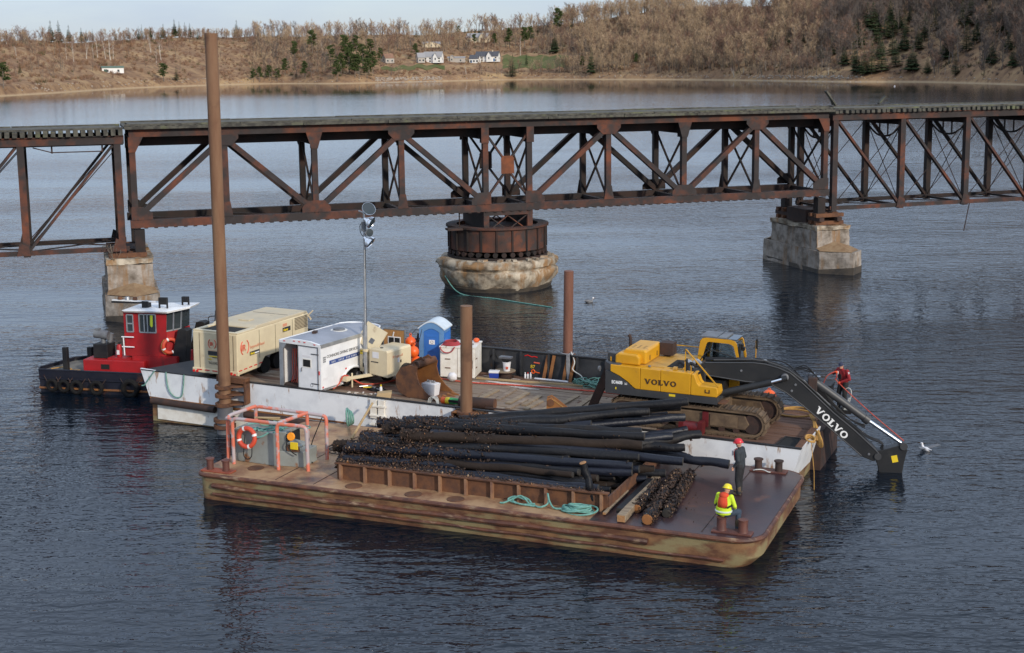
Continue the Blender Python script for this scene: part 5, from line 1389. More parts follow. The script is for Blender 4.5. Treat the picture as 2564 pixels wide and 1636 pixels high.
b_ = MB(); b_.box(3.42, 3.5, -.32, 0, -.6, .3); b_.build('spud_bracket', M['rust'], FBG, smooth=False)
b_ = MB(); b_.cyl((2.55, -.42, -2.4), (2.62, -.42, -.62), .31, .29, 20); b_.build('spud_sleeve', M['grey'], FBG)
for w in (-1.25, -1.5): collar(2.58, -.42, w, .31)
for w in (.1, -.2, -.5): collar(12.8, -.1, w, .225)
for w in (.12, -.18, -.48):
    b_ = MB(); b_.prism([(12.36, -.33), (12.36, .15), (13.6, .15), (13.6, -.25), (13.2, -.33)], 'z', w - .02, w + .02); b_.build('spud_bracket', M['rust_orange'], FBG, smooth=False)
b_ = MB(); b_.box(12.31, 12.36, -.34, .15, -.6, .14); b_.build('spud_bracket', M['rust'], FBG, smooth=False)
b_ = MB(); b_.box(13.6, 13.65, -.3, .15, -.6, .14); b_.build('spud_bracket', M['rust'], FBG, smooth=False)
collar(14.05, 6.56, .95, .2); collar(14.05, 6.56, .3, .2)
b_ = MB(); b_.box(13.6, 14.5, MW + .08, MW + .6, .78, .86); b_.build('spud_bracket', M['rust_dark'], FBG, smooth=False)

# ------------------------------------------------------------------ tug (frame FT, water at w = 0)
TUG = thing('push_tug', 'small red and black push tug moored at the left end of the barge', 'tugboat', FT, (0, 0, 0))
tl, tw = 6.7, 3.3
hull = [(0.05, .45), (.25, 0.05), (6.6, 0.0), (6.75, .2), (6.75, tw), (1.6, tw), (.5, tw * .78)]
n = len(hull)
b_ = MB()
lv = [([(u + .12, v) for u, v in hull], -.5), ([(u + .04, v) for u, v in hull], .0), (hull, .55), ([(u - .02, v + (-.02 if v < 1 else .02)) for u, v in hull], .98)]
vs_ = [(u, v, w) for o, w in lv for u, v in o]
fs_ = [(i * n + j, i * n + (j + 1) % n, (i + 1) * n + (j + 1) % n, (i + 1) * n + j) for i in range(3) for j in range(n)]
fs_.append(tuple(range(n)))
b_.add(vs_, fs_); b_.build('hull', M['tug_navy'], TUG, smooth=False)
b_ = MB(); b_.prism([(u * .98 + .05, v * .97 + .05) for u, v in hull], 'z', .7, .86); b_.build('deck', M['tug_deck'], TUG, smooth=False)
b_ = MB(); b_.tube([(u, v, .99) for u, v in hull], .045, 6, closed=True); b_.build('gunwale', M['tug_navy'], TUG)
b_ = MB(); b_.tube([(0.08, .4, .20), (.27, -.0, .19), (6.6, -.05, .22)], .05, 6); b_.build('rub_rail', M['rust_orange'], TUG)
b_ = MB(); b_.tube([(0.08, .4, .62), (.25, -.0, .60), (6.6, -.05, .62)], .035, 6); b_.build('rub_rail', M['tug_navy'], TUG)
b_ = MB(); b_.box(2.18, 5.1, .45, 2.3, .86, 1.42); b_.build('engine_casing', M['red'], TUG, smooth=False, bevel=.03)
b_ = MB(); b_.box(3.05, 3.45, .435, .452, 1.02, 1.24); b_.build('vent', M['void'], TUG, smooth=False)
b_ = MB(); b_.box(4.4, 6.5, .75, 2.5, .86, 1.6); b_.build('cabin_base', M['red'], TUG, smooth=False)
# wheelhouse: slanting front window, walls built round real openings
W0, W1 = 1.56, 3.52
def wall_panel(name, pts2, axis, a, b, holes=None):
    b_ = MB(); b_.prism(pts2, axis, a, b); return b_.build(name, M['red'], TUG, smooth=False)
VN, VF = .92, 2.35        # near and far sides of the wheelhouse
# near wall: door (u 3.98-4.55) with tall window, big window u 4.72-5.56
for u0, u1, w0, w1 in [(4.0, 5.92, W0, 2.62), (4.0, 4.14, 2.62, 3.5), (4.46, 4.74, 2.62, 3.5), (5.54, 5.97, 2.62, 3.5), (4.14, 4.46, 3.40, 3.5), (4.74, 5.54, 3.44, 3.5)]:
    wall_panel('wheelhouse_wall', [(u0, w0), (u1, w0), (u1 + (.06 if u1 > 5.9 else 0), w1), (u0, w1)], 'y', VN, VN + .06)
wall_panel('wheelhouse_wall', [(4.0, W0), (6.0, W0), (6.0, 3.5), (4.0, 3.5)], 'y', VF, VF + .06)
b_ = MB(); b_.box(3.96, 4.02, VN + .061, VF - .001, W0, 3.5); b_.build('wheelhouse_wall', M['red'], TUG, smooth=False)
# right (forward) face below and beside its window
b_ = MB(); b_.hexa([(5.9, VN + .07, W0), (6.36, 1.45, W0), (6.36, VF - .01, W0), (5.86, VF - .01, W0), (5.92, VN + .07, 2.66), (6.42, 1.45, 2.72), (6.42, VF - .01, 2.72), (5.88, VF - .01, 2.66)]); b_.build('wheelhouse_front', M['red'], TUG, smooth=False)
b_ = MB(); b_.hexa([(5.95, VN + .08, 2.68), (6.42, 1.46, 2.74), (6.40, VF - .02, 2.74), (5.9, VF - .02, 2.68), (6.0, VN + .08, 3.5), (6.5, 1.46, 3.56), (6.46, VF - .02, 3.56), (5.95, VF - .02, 3.5)]); b_.build('front_window', M['glass'], TUG, smooth=False)
for p, q in [((5.945, VN + .06, 2.66), (6.0, VN + .06, 3.5)), ((6.43, 1.44, 2.72), (6.51, 1.44, 3.56)), ((6.2, 1.19, 2.7), (6.26, 1.19, 3.53)), ((5.94, VN + .06, 2.69), (6.43, 1.44, 2.75))]:
    b_ = MB(); b_.beam(p, q, .05, .05); b_.build('window_frame', M['alu'], TUG, smooth=False)
def tug_window(u0, u1, w0, w1, mull):
    b_ = MB(); f = .035
    for p, q in [((u0, VN - .01, w0), (u1, VN - .01, w0)), ((u0, VN - .01, w1), (u1, VN - .01, w1)), ((u0, VN - .01, w0), (u0, VN - .01, w1)), ((u1, VN - .01, w0), (u1, VN - .01, w1))] + mull:
        b_.beam(p, q, .05, .05, (0, 1, 0))
    fo = b_.build('window_frame', M['alu'], TUG, smooth=False)
    b_ = MB(); b_.box(u0, u1, VN + .02, VN + .03, w0, w1); b_.build('pane', M['glass'], fo, smooth=False)
tug_window(4.15, 4.45, 2.64, 3.39, [((4.15, VN - .01, 3.0), (4.45, VN - .01, 3.0))])
tug_window(4.75, 5.53, 2.63, 3.43, [((5.14, VN - .01, 2.63), (5.14, VN - .01, 3.43)), ((4.98, VN - .01, 2.63), (4.98, VN - .01, 3.43))])
b_ = MB(); b_.prism([(5.26, 3.4), (5.38, 3.38), (5.36, 2.9), (5.3, 2.86), (5.24, 2.95)], 'y', VN + .004, VN + .018); b_.build('hi_vis_jacket', mk('hi_vis_yellow', (0.65, 0.75, 0.05), rough=.7), TUG, smooth=False)
b_ = MB(); b_.hexa([(4.15, .72, 3.53), (6.2, .72, 3.53), (6.95, 1.35, 3.66), (4.15, 2.55, 3.53), (4.05, .66, 3.62), (6.2, .66, 3.62), (7.0, 1.38, 3.76), (4.05, 2.6, 3.62)])
b_.hexa([(4.16, 2.56, 3.53), (6.94, 1.36, 3.66), (6.9, 2.3, 3.66), (6.0, 2.6, 3.55), (4.06, 2.62, 3.62), (6.99, 1.39, 3.76), (6.95, 2.35, 3.76), (6.0, 2.66, 3.64)])
b_.build('roof', M['white'], TUG, smooth=False, bevel=.015)
text('roof_lettering', 'TUG No 4', .1, M['decal_red'], TUG, plane_m((6.28, .78, 3.63), (.76, .66, .13), (-.1, .0, 1))) if False else None
for u, v, s_ in ((5.85, 1.05, .40), (6.55, 1.75, .32)):
    b_ = MB(); b_.box(u - s_ / 2, u + s_ / 2, v - .05, v + .1, 3.86, 3.86 + s_ * .78); o = b_.build('flood_light', M['black'], TUG, smooth=False, bevel=.02)
    for q in (-1, 1):
        b2 = MB(); b2.box(u + q * s_ * .46 - .025, u + q * s_ * .46 + .025, v - .02, v + .06, 3.7, 3.88); b2.build('light_foot', M['black'], o, smooth=False)
b_ = MB(); b_.beam((3.3, 1.3, 3.95), (5.9, 1.3, 3.92), .10, .05); b_.build('antenna_bar', M['white'], TUG, smooth=False)
b_ = MB(); b_.box(3.25, 4.9, 1.28, 1.4, 3.82, 3.90); b_.build('light_bar', M['black'], TUG, smooth=False)
b_ = MB(); b_.box(4.75, 5.05, 1.2, 1.5, 3.66, 3.95); b_.build('light_bar_mount', M['black'], TUG, smooth=False)
for i, m_ in enumerate((M['rust'], M['alu'], M['rust'])):
    b_ = MB(); b_.lathe([(.11, 0), (.09, .12), (.02, .13)], (3.65 + i * .36, 1.34, 3.98), 12); b_.build('beacon', m_, TUG)
for w in (1.98, 2.42):
    b_ = MB(); b_.tube([(3.92, VN - .12, w), (4.5, VN - .12, w)], .028, 6); b_.build('grab_rail', M['white'], TUG)
b_ = MB(); b_.tube([(4.02, VN - .12, 1.6), (4.0, VN - .12, 2.44)], .028, 6); b_.build('grab_rail', M['white'], TUG)
b_ = MB(); b_.tube([(2.7, 1.0, 1.42), (2.7, 1.0, 1.43)], .01, 4); 
b_ = MB(); b_.box(2.5, 3.2, .8, 1.5, 1.42, 2.05); b_.build('exhaust_box', M['black'], TUG, smooth=False, bevel=.03)
b_ = MB(); b_.cyl((2.85, 1.1, 2.05), (2.85, 1.1, 2.3), .1, n=10); b_.cyl((3.05, 1.3, 2.05), (3.12, 1.35, 2.45), .12, n=10); b_.build('exhaust_pipe', M['grey'], TUG)
b_ = MB(); b_.cyl((2.5, 1.05, 2.48), (3.12, 1.1, 2.4), .2, n=14); b_.box(2.55, 2.75, .95, 1.15, 2.6, 2.72); b_.build('muffler', M['grey'], TUG)
t = thing('fire_extinguisher', 'red fire extinguisher on the tug deck left of the wheelhouse door', 'fire extinguisher', FT, (3.72, .9, 1.5))
b_ = MB(); b_.lathe([(.11, 0), (.12, .03), (.12, .46), (.08, .55), (.03, .57)], (0, 0, 0), 14); b_.build('bottle', M['red'], t)
b_ = MB(); b_.cyl((0, 0, .57), (0, 0, .66), .04, n=8); b_.beam((0, 0, .64), (.12, 0, .66), .03, .03); b_.build('valve', M['black'], t)
b_ = MB(); b_.box(-.06, .06, -.127, -.118, .12, .32); b_.build('paper_label', M['paper'], t, smooth=False)
b_ = MB(); b_.box(3.3, 4.35, .6, 1.5, 1.42, 1.5); b_.build('step_platform', M['red'], TUG, smooth=False)
for u, v, h_ in ((1.38, .42, 1.95), (1.28, 2.62, 1.5), (1.55, 2.75, 1.55)):
    b_ = MB(); b_.box(u - .11, u + .11, v - .1, v + .1, .86, h_); b_.build('bitt_post', M['black'], TUG, smooth=False, bevel=.015)
b_ = MB(); b_.tube(curve_pts([(.5, .6, .9), (.9, .9, .93), (1.3, .7, .96), (1.5, .6, .9), (1.0, .4, .9), (2.0, .5, .92)], 5), .025, 6); single(b_.build('mooring_rope', M['yellow_rope']), 'straw coloured rope loose on the tug foredeck', 'rope', FT)
# push knees at the right end of the tug
for v in (1.0, 2.75):
    b_ = MB(); b_.prism([(5.95, .86), (6.75, .86), (6.95, 2.75), (6.78, 2.82), (6.50, 2.78)], 'y', v, v + .5); b_.build('push_knee', M['black'], TUG, smooth=False, bevel=.03)
b_ = MB(); b_.tube(bent([(7.0, 3.0, 2.2), (7.0, 3.0, 3.0), (7.4, 3.0, 3.05)], .02, .1), .02, 6); b_.build('knee_rail', M['black'], TUG)
ring('life_ring', 'orange life ring on the forward face of the tug wheelhouse', FT, (6.12, .98, 2.05), rotm(rx=math.pi / 2, rz=.75), .30, .08)
# tyre fenders on chains
for i, (u, w, r_) in enumerate([(.98, .36, .22), (1.55, .34, .22), (2.15, .31, .24), (3.12, .32, .25), (4.72, .36, .32)]):
    lab = ['tyre fender nearest the tug bow, leftmost of the five', 'second tyre fender from the left on the tug side', 'middle tyre fender of the five on the tug side', 'fourth tyre fender, below the left half of the red engine casing', 'largest tyre fender on the tug side, beside the white barge bow'][i]
    t = thing('tyre_fender', lab, 'tyre', FT, (u, -.16, w), group='tyre fenders on the tug side')
    b_ = MB(); b_.torus((0, 0, 0), r_, r_ * .36, rotm(rx=math.pi / 2), 22, 8); b_.build('tyre', M['rubber'], t)
    for s_ in (-1, 1):
        b_ = MB(); b_.tube([(s_ * r_ * .9, .02, r_ * .4), (s_ * (r_ * .9 + .2), .08, r_ * .4 + .28)], .018, 5); b_.build('chain', M['rust_dark'], t)
# green mooring ropes at the barge bow
for nm, lb, pts in [('mooring_rope', 'green rope from the white bow wall down to the tug corner', [(-1.0, -.06, .24), (-1.15, -.07, .05), (-1.35, -.08, -.2), (-1.5, -.09, -.38), (-1.62, -.1, -.42)]),
                    ('mooring_rope', 'long green rope hanging in a loop down the white bow wall', [(-.45, -.04, .24), (-.42, -.06, -.1), (-.3, -.07, -.5), (-.02, -.08, -.72), (.28, -.07, -.66), (.38, -.06, -.25), (.42, -.04, .22)])]:
    single(MB().tube(curve_pts(pts, 6), .026, 6).build(nm, M['green_rope']), lb, 'rope', FM)
# ------------------------------------------------------------------ things on the far barge
# ---- towable air compressor
base = (1.85, .12, 0)
CP = thing('air_compressor', 'large cream towable air compressor at the left end of the barge', 'compressor', FM, base)
def cp(): return MB(base)
b_ = cp(); b_.prism([(.12, .52), (.12, 2.0), (5.2, 2.0), (5.2, .78), (2.0, .78), (1.62, .42), (.14, .38)], 'x', .78, 2.86); b_.build('enclosure', M['cream'], CP, smooth=False, bevel=.035)
b_ = cp(); b_.box(.74, 2.90, .09, .20, .36, .54); b_.build('bumper', M['cream'], CP, smooth=False, bevel=.02)
# top: rim, sunken grille well at the front, raised hood behind
for x0, x1, y0, y1 in [(.78, .98, .15, 1.35), (2.62, 2.86, .15, 1.35), (.98, 2.62, .15, .32)]:
    b_ = cp(); b_.box(x0, x1, y0, y1, 2.001, 2.06); b_.build('top_rim', M['cream'], CP, smooth=False, bevel=.012)
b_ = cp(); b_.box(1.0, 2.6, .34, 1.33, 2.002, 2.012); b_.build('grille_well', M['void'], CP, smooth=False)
b_ = cp(); b_.prism([(1.36, 2.001), (5.15, 2.001), (5.15, 2.10), (1.55, 2.13), (1.36, 2.06)], 'x', .8, 2.84); b_.build('hood', M['cream_top'], CP, smooth=False, bevel=.02)
b_ = cp(); b_.box(1.55, 2.05, 2.1, 2.45, 2.13, 2.17); b_.build('raised_flap', M['cream_top'], CP, smooth=False)
b_ = cp(); b_.box(1.0, 2.7, 3.9, 3.93, 2.10, 2.118); b_.build('hood_seam', M['decal_brown'], CP, smooth=False)
b_ = cp(); b_.tube([(.7, 1.7, 2.08), (.7, 1.75, 2.5), (.9, 2.2, 2.5)], .025, 6); b_.build('lifting_bail', M['black'], CP)
for u in (1.10, 2.68):
    b_ = cp(); b_.box(u - .006, u + .006, .108, .125, .56, 1.95); b_.build('door_seam', M['decal_brown'], CP, smooth=False)
for v in (1.62, 2.75, 4.0):
    b_ = cp(); b_.box(2.852, 2.866, v - .008, v + .008, .8, 1.93); b_.build('door_seam', M['decal_brown'], CP, smooth=False)
for i in range(9):
    b_ = cp(); b_.obox((2.872, 4.65, 1.46 + i * .058), (.02, .95, .018), rotm(ry=.5)); b_.build('louvre', M['decal_brown'], CP, smooth=False)
# red and white marker tape, lamps
for i in range(5):
    b_ = cp(); b_.box(.98 + i * .36, 1.2 + i * .36, .078, .089, .46, .50); b_.build('marker_tape', M['reflector'], CP, smooth=False)
for i in range(5):
    b_ = cp(); b_.box(2.861, 2.872, .2 + i * .34, .4 + i * .34, .53 + .01 * i, .57 + .01 * i); b_.build('marker_tape', M['reflector'], CP, smooth=False)
for u in (.82, .98, 2.58, 2.74):
    b_ = cp(); b_.lathe([(.055, 0), (.05, .03)], (u, .088, .41), 14, rotm(rx=math.pi / 2)); b_.build('tail_lamp', M['reflector'], CP)
fm_ = lambda u, w: plane_m((u - base[0], .108 - base[1], w), (1, 0, 0), (0, 0, 1))
sm_ = lambda v, w: plane_m((2.868 - base[0], v - base[1], w), (0, 1, 0), (0, 0, 1))
def paren(c, r_, mat_, pl):
    b_ = MB()
    for s_ in (0, math.pi):
        b_.torus((0, 0, 0), r_, r_ * .085, Matrix.Diagonal((.9, 1, 1)), 14, 5, s_ - 1.0, s_ + 1.0)
    o = b_.build('logo_ring', mat_, CP); o.matrix_basis = pl
text('logo_letters', 'IR', .2, M['decal_red'], CP, fm_(1.58, 1.48), .003, bold=.006); paren(None, .2, M['decal_red'], fm_(1.7, 1.55))
b_ = cp(); b_.box(1.5, 1.93, .10, .109, 1.28, 1.29); b_.build('logo_line', M['decal_red_faded'], CP, smooth=False)
b_ = cp(); b_.box(1.5, 2.0, .100, .110, 1.1, 1.26); b_.build('rental_sign', M['decal_black'], CP, smooth=False)
text('rental_name', 'Hertz', .15, M['yellow_flat'], CP, plane_m((1.54 - base[0], .106 - base[1], 1.125), (1, 0, 0), (0, 0, 1)), .003, shear=.2, bold=.008)
b_ = cp(); b_.box(1.55, 2.0, .10, .109, 1.035, 1.075); b_.build('sign_strip', M['yellow_flat'], CP, smooth=False)
b_ = cp(); b_.box(1.7, 1.98, .10, .109, 1.0, 1.025); b_.build('sign_strip', M['decal_black'], CP, smooth=False)
text('phone_number', '1-800', .09, M['yellow_flat'], CP, fm_(1.46, .90), .003)
text('unit_number', 'TG2303', .14, M['decal_black'], CP, fm_(1.5, .74), .003)
text('logo_letters', 'IR', .34, M['decal_red'], CP, sm_(.38, 1.30), .003, bold=.01, shear=.12); paren(None, .30, M['decal_red'], sm_(.62, 1.42))
text('maker_name', 'Ingersoll-Rand', .17, M['decal_red_faded'], CP, sm_(.98, 1.30), .003, bold=.003)
b_ = cp(); b_.box(2.860, 2.869, .95, 1.6, 1.02, 1.17); b_.build('rental_sign', M['decal_black'], CP, smooth=False)
text('rental_name', 'Hertz', .12, M['yellow_flat'], CP, sm_(.98, 1.05), .006, shear=.2, bold=.006)
b_ = cp(); b_.box(2.866, 2.873, 1.28, 1.58, 1.05, 1.1); b_.build('sign_strip', M['decal_white'], CP, smooth=False)
b_ = cp(); b_.box(2.860, 2.869, 3.28, 3.85, 1.52, 1.70); b_.build('rental_sign', M['decal_black'], CP, smooth=False)
text('rental_name', 'Hertz', .14, M['yellow_flat'], CP, sm_(3.32, 1.55), .006, shear=.2, bold=.006)
b_ = cp(); b_.box(2.860, 2.868, 3.3, 3.6, 1.74, 1.86); b_.build('side_label', M['decal_red_faded'], CP, smooth=False)
for v in (2.3, 3.2):
    for u in (.95, 2.55):
        b_ = cp(); b_.cyl((u - .1, v, .36), (u + .12, v, .36), .345, n=20); b_.build('wheel', M['rubber'], CP)
b_ = cp(); b_.beam((1.85, 5.2, .6), (1.85, 6.05, .55), .14, .14); b_.cyl((1.85, 5.9, .03), (1.85, 5.9, .6), .04, n=8); b_.build('tow_bar', M['cream'], CP)
b_ = cp(); b_.beam((2.75, 5.2, 2.05), (2.95, 5.3, 1.7), .06, .06); b_.beam((2.86, 5.24, 1.9), (3.05, 5.3, 2.1), .05, .05); b_.build('bracket', M['cream_top'], CP, smooth=False)

# ---- enclosed white dive trailer
TZ = -.105
TR = thing('dive_trailer', 'white enclosed dive trailer with grey roof and open rear door', 'trailer', FM, (5.66, .22, 0), TZ)
hw, Lr, zb, zt = .97, 4.25, .16, 1.92
b_ = MB(); b_.prism([(-hw, 0), (hw, 0), (hw, 3.7), (.55, Lr), (-.55, Lr), (-hw, 3.7)], 'z', zb, zb + .08); b_.build('floor', M['rust_dark'], TR, smooth=False)
def tw(name, *a, m='white'): b_ = MB(); b_.box(*a); return b_.build(name, M[m], TR, smooth=False)
# right side wall with a wheel arch cut out
arch = [(1.25 - .0, zb + .0)] + [(2.0 + .72 * math.cos(a), zb + .03 + .55 * math.sin(a)) for a in np.linspace(math.pi, 0, 11)]
side = [(0, zb), (2.0 - .72, zb)] + arch[1:] + [(3.7, zb), (3.7, zt), (0, zt)]
b_ = MB(); b_.prism(side, 'x', hw - .04, hw); b_.build('side_wall', M['white'], TR, smooth=False)
b_ = MB(); b_.tube([(hw + .02, p[0], p[1]) for p in arch[1:]], .045, 6); b_.build('fender_flare', M['white'], TR)
tw('side_wall', -hw, -hw + .04, 0, 3.7, zb, zt)
b_ = MB(); b_.prism([(-hw, 3.7), (-.55, Lr), (.55, Lr), (hw, 3.7), (hw - .05, 3.7), (.5, Lr - .05), (-.5, Lr - .05), (-hw + .05, 3.7)], 'z', zb, zt); b_.build('nose_wall', M['white'], TR, smooth=False)
tw('rear_post', -hw - .02, -hw + .16, -.03, .05, zb, zt, m='alu'); tw('rear_post', hw - .09, hw + .02, -.03, .05, zb, zt)
b_ = MB(); b_.prism([(-hw + .16, 1.92), (-.6, 1.92), (-hw + .16, 1.6)], 'y', -.025, .04); b_.build('corner_fillet', M['alu'], TR, smooth=False)
b_ = MB(); b_.prism([(-hw, zt - .06), (hw, zt - .06), (hw, zt + .03), (.5, zt + .115), (0, zt + .135), (-.5, zt + .115), (-hw, zt + .03)], 'y', -.04, .06); b_.build('rear_header', M['white'], TR, smooth=False)
for x in (-.72, -.25, 0, .25, .72):
    b_ = MB(); b_.box(x - .045, x + .045, -.056, -.041, zt + (.01 if abs(x) > .6 else .05), zt + (.04 if abs(x) > .6 else .08)); b_.build('marker_lamp', M['reflector'], TR, smooth=False)
# crowned roof, edge rails, vents
yy = [(-hw - .01, zt + .02), (-.5, zt + .11), (0, zt + .132), (.5, zt + .11), (hw + .01, zt + .02), (hw + .01, zt - .01), (-hw - .01, zt - .01)]
b_ = MB(); b_.prism(yy, 'y', .07, 3.72)
b_.add([(-hw, 3.72, zt + .02), (0, 3.72, zt + .132), (hw, 3.72, zt + .02), (.56, Lr + .02, zt + .0), (0, Lr + .03, zt + .08), (-.56, Lr + .02, zt)], [(0, 5, 4, 1), (1, 4, 3, 2)])
b_.build('roof', M['trailer_roof'], TR, ang=25)
for s_ in (-1, 1):
    tw('roof_rail', *sorted((s_ * (hw - .02), s_ * (hw + .035))), -.02, 3.72, zt - .1, zt + .045, m='alu' if s_ > 0 else 'white')
b_ = MB(); b_.tube(curve_pts([(-hw, 3.72, zt + .03), (-.56, Lr + .03, zt + .02), (.56, Lr + .03, zt + .02), (hw, 3.72, zt + .03)], 5), .04, 6); b_.build('roof_rail', M['white'], TR)
b_ = MB(); b_.lathe([(.24, 0), (.23, .06), (.1, .09)], (.1, 2.3, zt + .125), 24); b_.build('roof_vent', M['grey'], TR)
b_ = MB(); b_.lathe([(.33, 0), (.33, .012), (.01, .014)], (.1, 2.3, zt + .118), 24); b_.build('vent_flange', M['white_dirty'], TR)
b_ = MB(); b_.obox((-.35, 1.35, zt + .15), (.16, .28, .1), rotm(rz=.4)); b_.build('vent_cowl', M['rust_dark'], TR, smooth=False)
# rear: open gap left, white door right
b_ = MB(); b_.box(-.06, .86, -.035, .005, zb, zt - .1); dr = b_.build('rear_door', M['white'], TR, 'white rear door with small black window')
for p, q in [((-.07, -.05, zb), (-.07, -.05, zt - .08)), ((.865, -.05, zb), (.865, -.05, zt - .08)), ((-.07, -.05, zt - .08), (.865, -.05, zt - .08))]:
    b_ = MB(); b_.beam(p, q, .02, .02, (0, 1, 0)); b_.build('door_seal', M['grey'], dr, smooth=False)
b_ = MB(); b_.box(.13, .55, -.046, -.036, 1.02, 1.37); b_.build('window_frame', M['white_dirty'], dr, smooth=False)
b_ = MB(); b_.box(.17, .51, -.053, -.047, 1.06, 1.33); b_.build('door_pane', M['void'], dr, smooth=False)
b_ = MB(); b_.box(.12, .52, -.043, -.036, 1.43, 1.50); b_.build('door_sign', M['paper'], dr, smooth=False)
for w in (1.56, .42):
    b_ = MB(); b_.box(.55, .9, -.056, -.037, w, w + .03); b_.build('strap_hinge', M['decal_black'], dr, smooth=False)
b_ = MB(); b_.tube(curve_pts([(.1, -.04, 1.0), (.12, -.09, .95), (.12, -.08, .86)], 3), .014, 5); b_.build('door_handle', M['black'], dr)
b_ = MB(); b_.torus((.55, -.037, .36), .06, .008, rotm(rx=math.pi / 2), 16, 4); b_.build('door_mark', M['grey'], dr)
b_ = MB(); b_.box(hw - .07, hw - .03, -.05, -.031, .8, .95); b_.build('tail_lamp', M['reflector'], TR, smooth=False)
# inside: dark lining and hanging red line
b_ = MB(); b_.box(-.9, .85, .9, .94, zb + .08, zt - .02); b_.build('inner_bulkhead', mk('dark_red_lining', (0.06, 0.012, 0.01), rough=.8), TR, smooth=False)
b_ = MB(); rr = random.Random(3)
for i in range(9):
    x = -.62 + i * .06; b_.tube(curve_pts([(x, .35, 1.6), (x + rr.uniform(-.06, .06), .33, 1.1), (x + rr.uniform(-.06, .06), .3, .6), (x + rr.uniform(-.1, .1), .25, .28)], 4), .016, 5)
b_.build('hanging_line', M['red_rope'], TR)
sp = lambda y, z: plane_m((hw + .004, y, z), (0, 1, 0), (0, 0, 1))
text('company_name', 'CONNORS DIVING SERVICES', .155, M['decal_black'], TR, sp(.36, 1.38), .002, bold=.002, sx=1.0)
b_ = MB(); b_.box(hw + .001, hw + .004, .52, 2.68, 1.10, 1.25); b_.build('blue_band', M['decal_blue'], TR, smooth=False)
text('band_words', 'UNDERWATER MARINE CONTRACTORS', .105, M['decal_white'], TR, sp(.57, 1.135), .004) if False else None
for y0, y1 in ((.58, .98), (1.02, 1.45), (1.5, 1.85), (1.92, 2.6)):
    k_ = int((y1 - y0) / .045)
    for i in range(k_):
        if (i * 7 + int(y0 * 10)) % 5 == 0: continue
        b_ = MB(); y = y0 + i * .045; b_.box(hw + .0042, hw + .006, y, y + .028, 1.14, 1.205); b_.build('band_letter', M['decal_white'], TR, smooth=False) if i % 2 == 0 else None
for i in range(3):
    for j in range(3):
        b_ = MB(); b_.box(hw + .001, hw + .004, .14 + i * .06, .185 + i * .06, 1.24 + j * .08, 1.30 + j * .08); b_.build('logo_block', M['grey'], TR, smooth=False)
b_ = MB(); b_.box(hw + .001, hw + .004, .12, .4, .56, .64); b_.build('side_label', M['paper'], TR, smooth=False)
for y, z in ((.1, .3), (1.55, .75)):
    b_ = MB(); b_.box(hw + .001, hw + .015, y - .04, y + .04, z - .03, z + .03); b_.build('side_reflector', M['reflector'], TR, smooth=False)
for x in (-.85, .85):
    for y in (1.68, 2.38):
        b_ = MB(); b_.cyl((x - .1, y, .31), (x + .1, y, .31), .30, n=20); wh = b_.build('wheel', M['rubber'], TR)
        b_ = MB(); b_.cyl((x + .09, y, .31), (x + .112, y, .31), .17, n=16); b_.build('rim', M['alu'], wh)
# folded-open brown side door of the trailer, seen edge on beyond the nose
b_ = MB(); b_.obox((1.62, 3.9, 1.08), (.95, .05, 1.75), rotm(rz=.105)); sdr = b_.build('side_door', M['plywood'], TR, 'brown plywood side door standing open', smooth=False)
mm = Matrix.Translation((1.62, 3.9, 1.08)) @ Matrix.Rotation(.105, 4, 'Z')
for x0, x1, z0, z1, m_ in [(-.28, .3, .26, .58, 'paper'), (-.24, -.01, .3, .54, 'void'), (.03, .26, .3, .54, 'void')]:
    b_ = MB(); b_.box(x0, x1, -.04 if m_ == 'void' else -.034, -.027, z0, z1); o = b_.build('door_window', M[m_], sdr, smooth=False); o.matrix_basis = mm
b_ = MB(); b_.obox((-.02, -.045, .67), (.04, .02, .22), rotm(ry=.25)); o = b_.build('door_latch', M['paper'], sdr, smooth=False); o.matrix_basis = mm
for p, q in [((-.475, -.03, -.87), (-.475, -.03, .87)), ((.475, -.03, -.87), (.475, -.03, .87)), ((-.475, -.03, .87), (.475, -.03, .87))]:
    b_ = MB(); b_.beam(p, q, .03, .03, (0, 1, 0)); o = b_.build('door_edging', M['grey'], sdr, smooth=False); o.matrix_basis = mm

# ---- light tower
LZ = -.16
LT = thing('light_tower', 'cream towable light tower with tall thin mast beside the trailer', 'light tower', FM, (7.96, 2.12, 0), LZ)
b_ = MB(); b_.prism([(-.45, .5), (.45, .44), (.45, 1.42), (.40, 1.5), (-.45, 1.5)], 'y', 0, 1.5); b_.build('generator_case', M['cream'], LT, smooth=False, bevel=.025)
b_ = MB(); b_.box(-1.02, -.46, .12, 1.2, .5, 1.4); b_.build('control_case', M['cream'], LT, smooth=False, bevel=.02)
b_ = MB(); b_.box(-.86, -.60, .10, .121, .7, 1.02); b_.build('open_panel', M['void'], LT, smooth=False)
b_ = MB(); b_.box(-.98, -.6, .10, .121, 1.2, 1.36); b_.build('warning_label', M['yellow_flat'], LT, smooth=False)
b_ = MB(); b_.box(-.98, -.6, .095, .10, 1.30, 1.33); b_.build('warning_stripe', M['decal_black'], LT, smooth=False)
b_ = MB(); b_.obox((-.75, .55, 1.83), (1.02, .05, .9), rotm(ry=.35, rx=-.5)); b_.build('raised_hatch', M['cream'], LT, smooth=False)
b_ = MB(); b_.obox((-.68, .47, 1.68), (.2, .05, .2), rotm(ry=.35, rx=-.5)); b_.build('hatch_pocket', M['grey'], LT, smooth=False)
b_ = MB(); b_.beam((-1.0, .6, 1.4), (-1.05, .45, 2.0), .025, .025); b_.build('hatch_stay', M['black'], LT)
b_ = MB(); b_.box(-.28, .03, -.012, -.002, 1.16, 1.40); b_.build('data_sheet', M['paper'], LT, smooth=False)
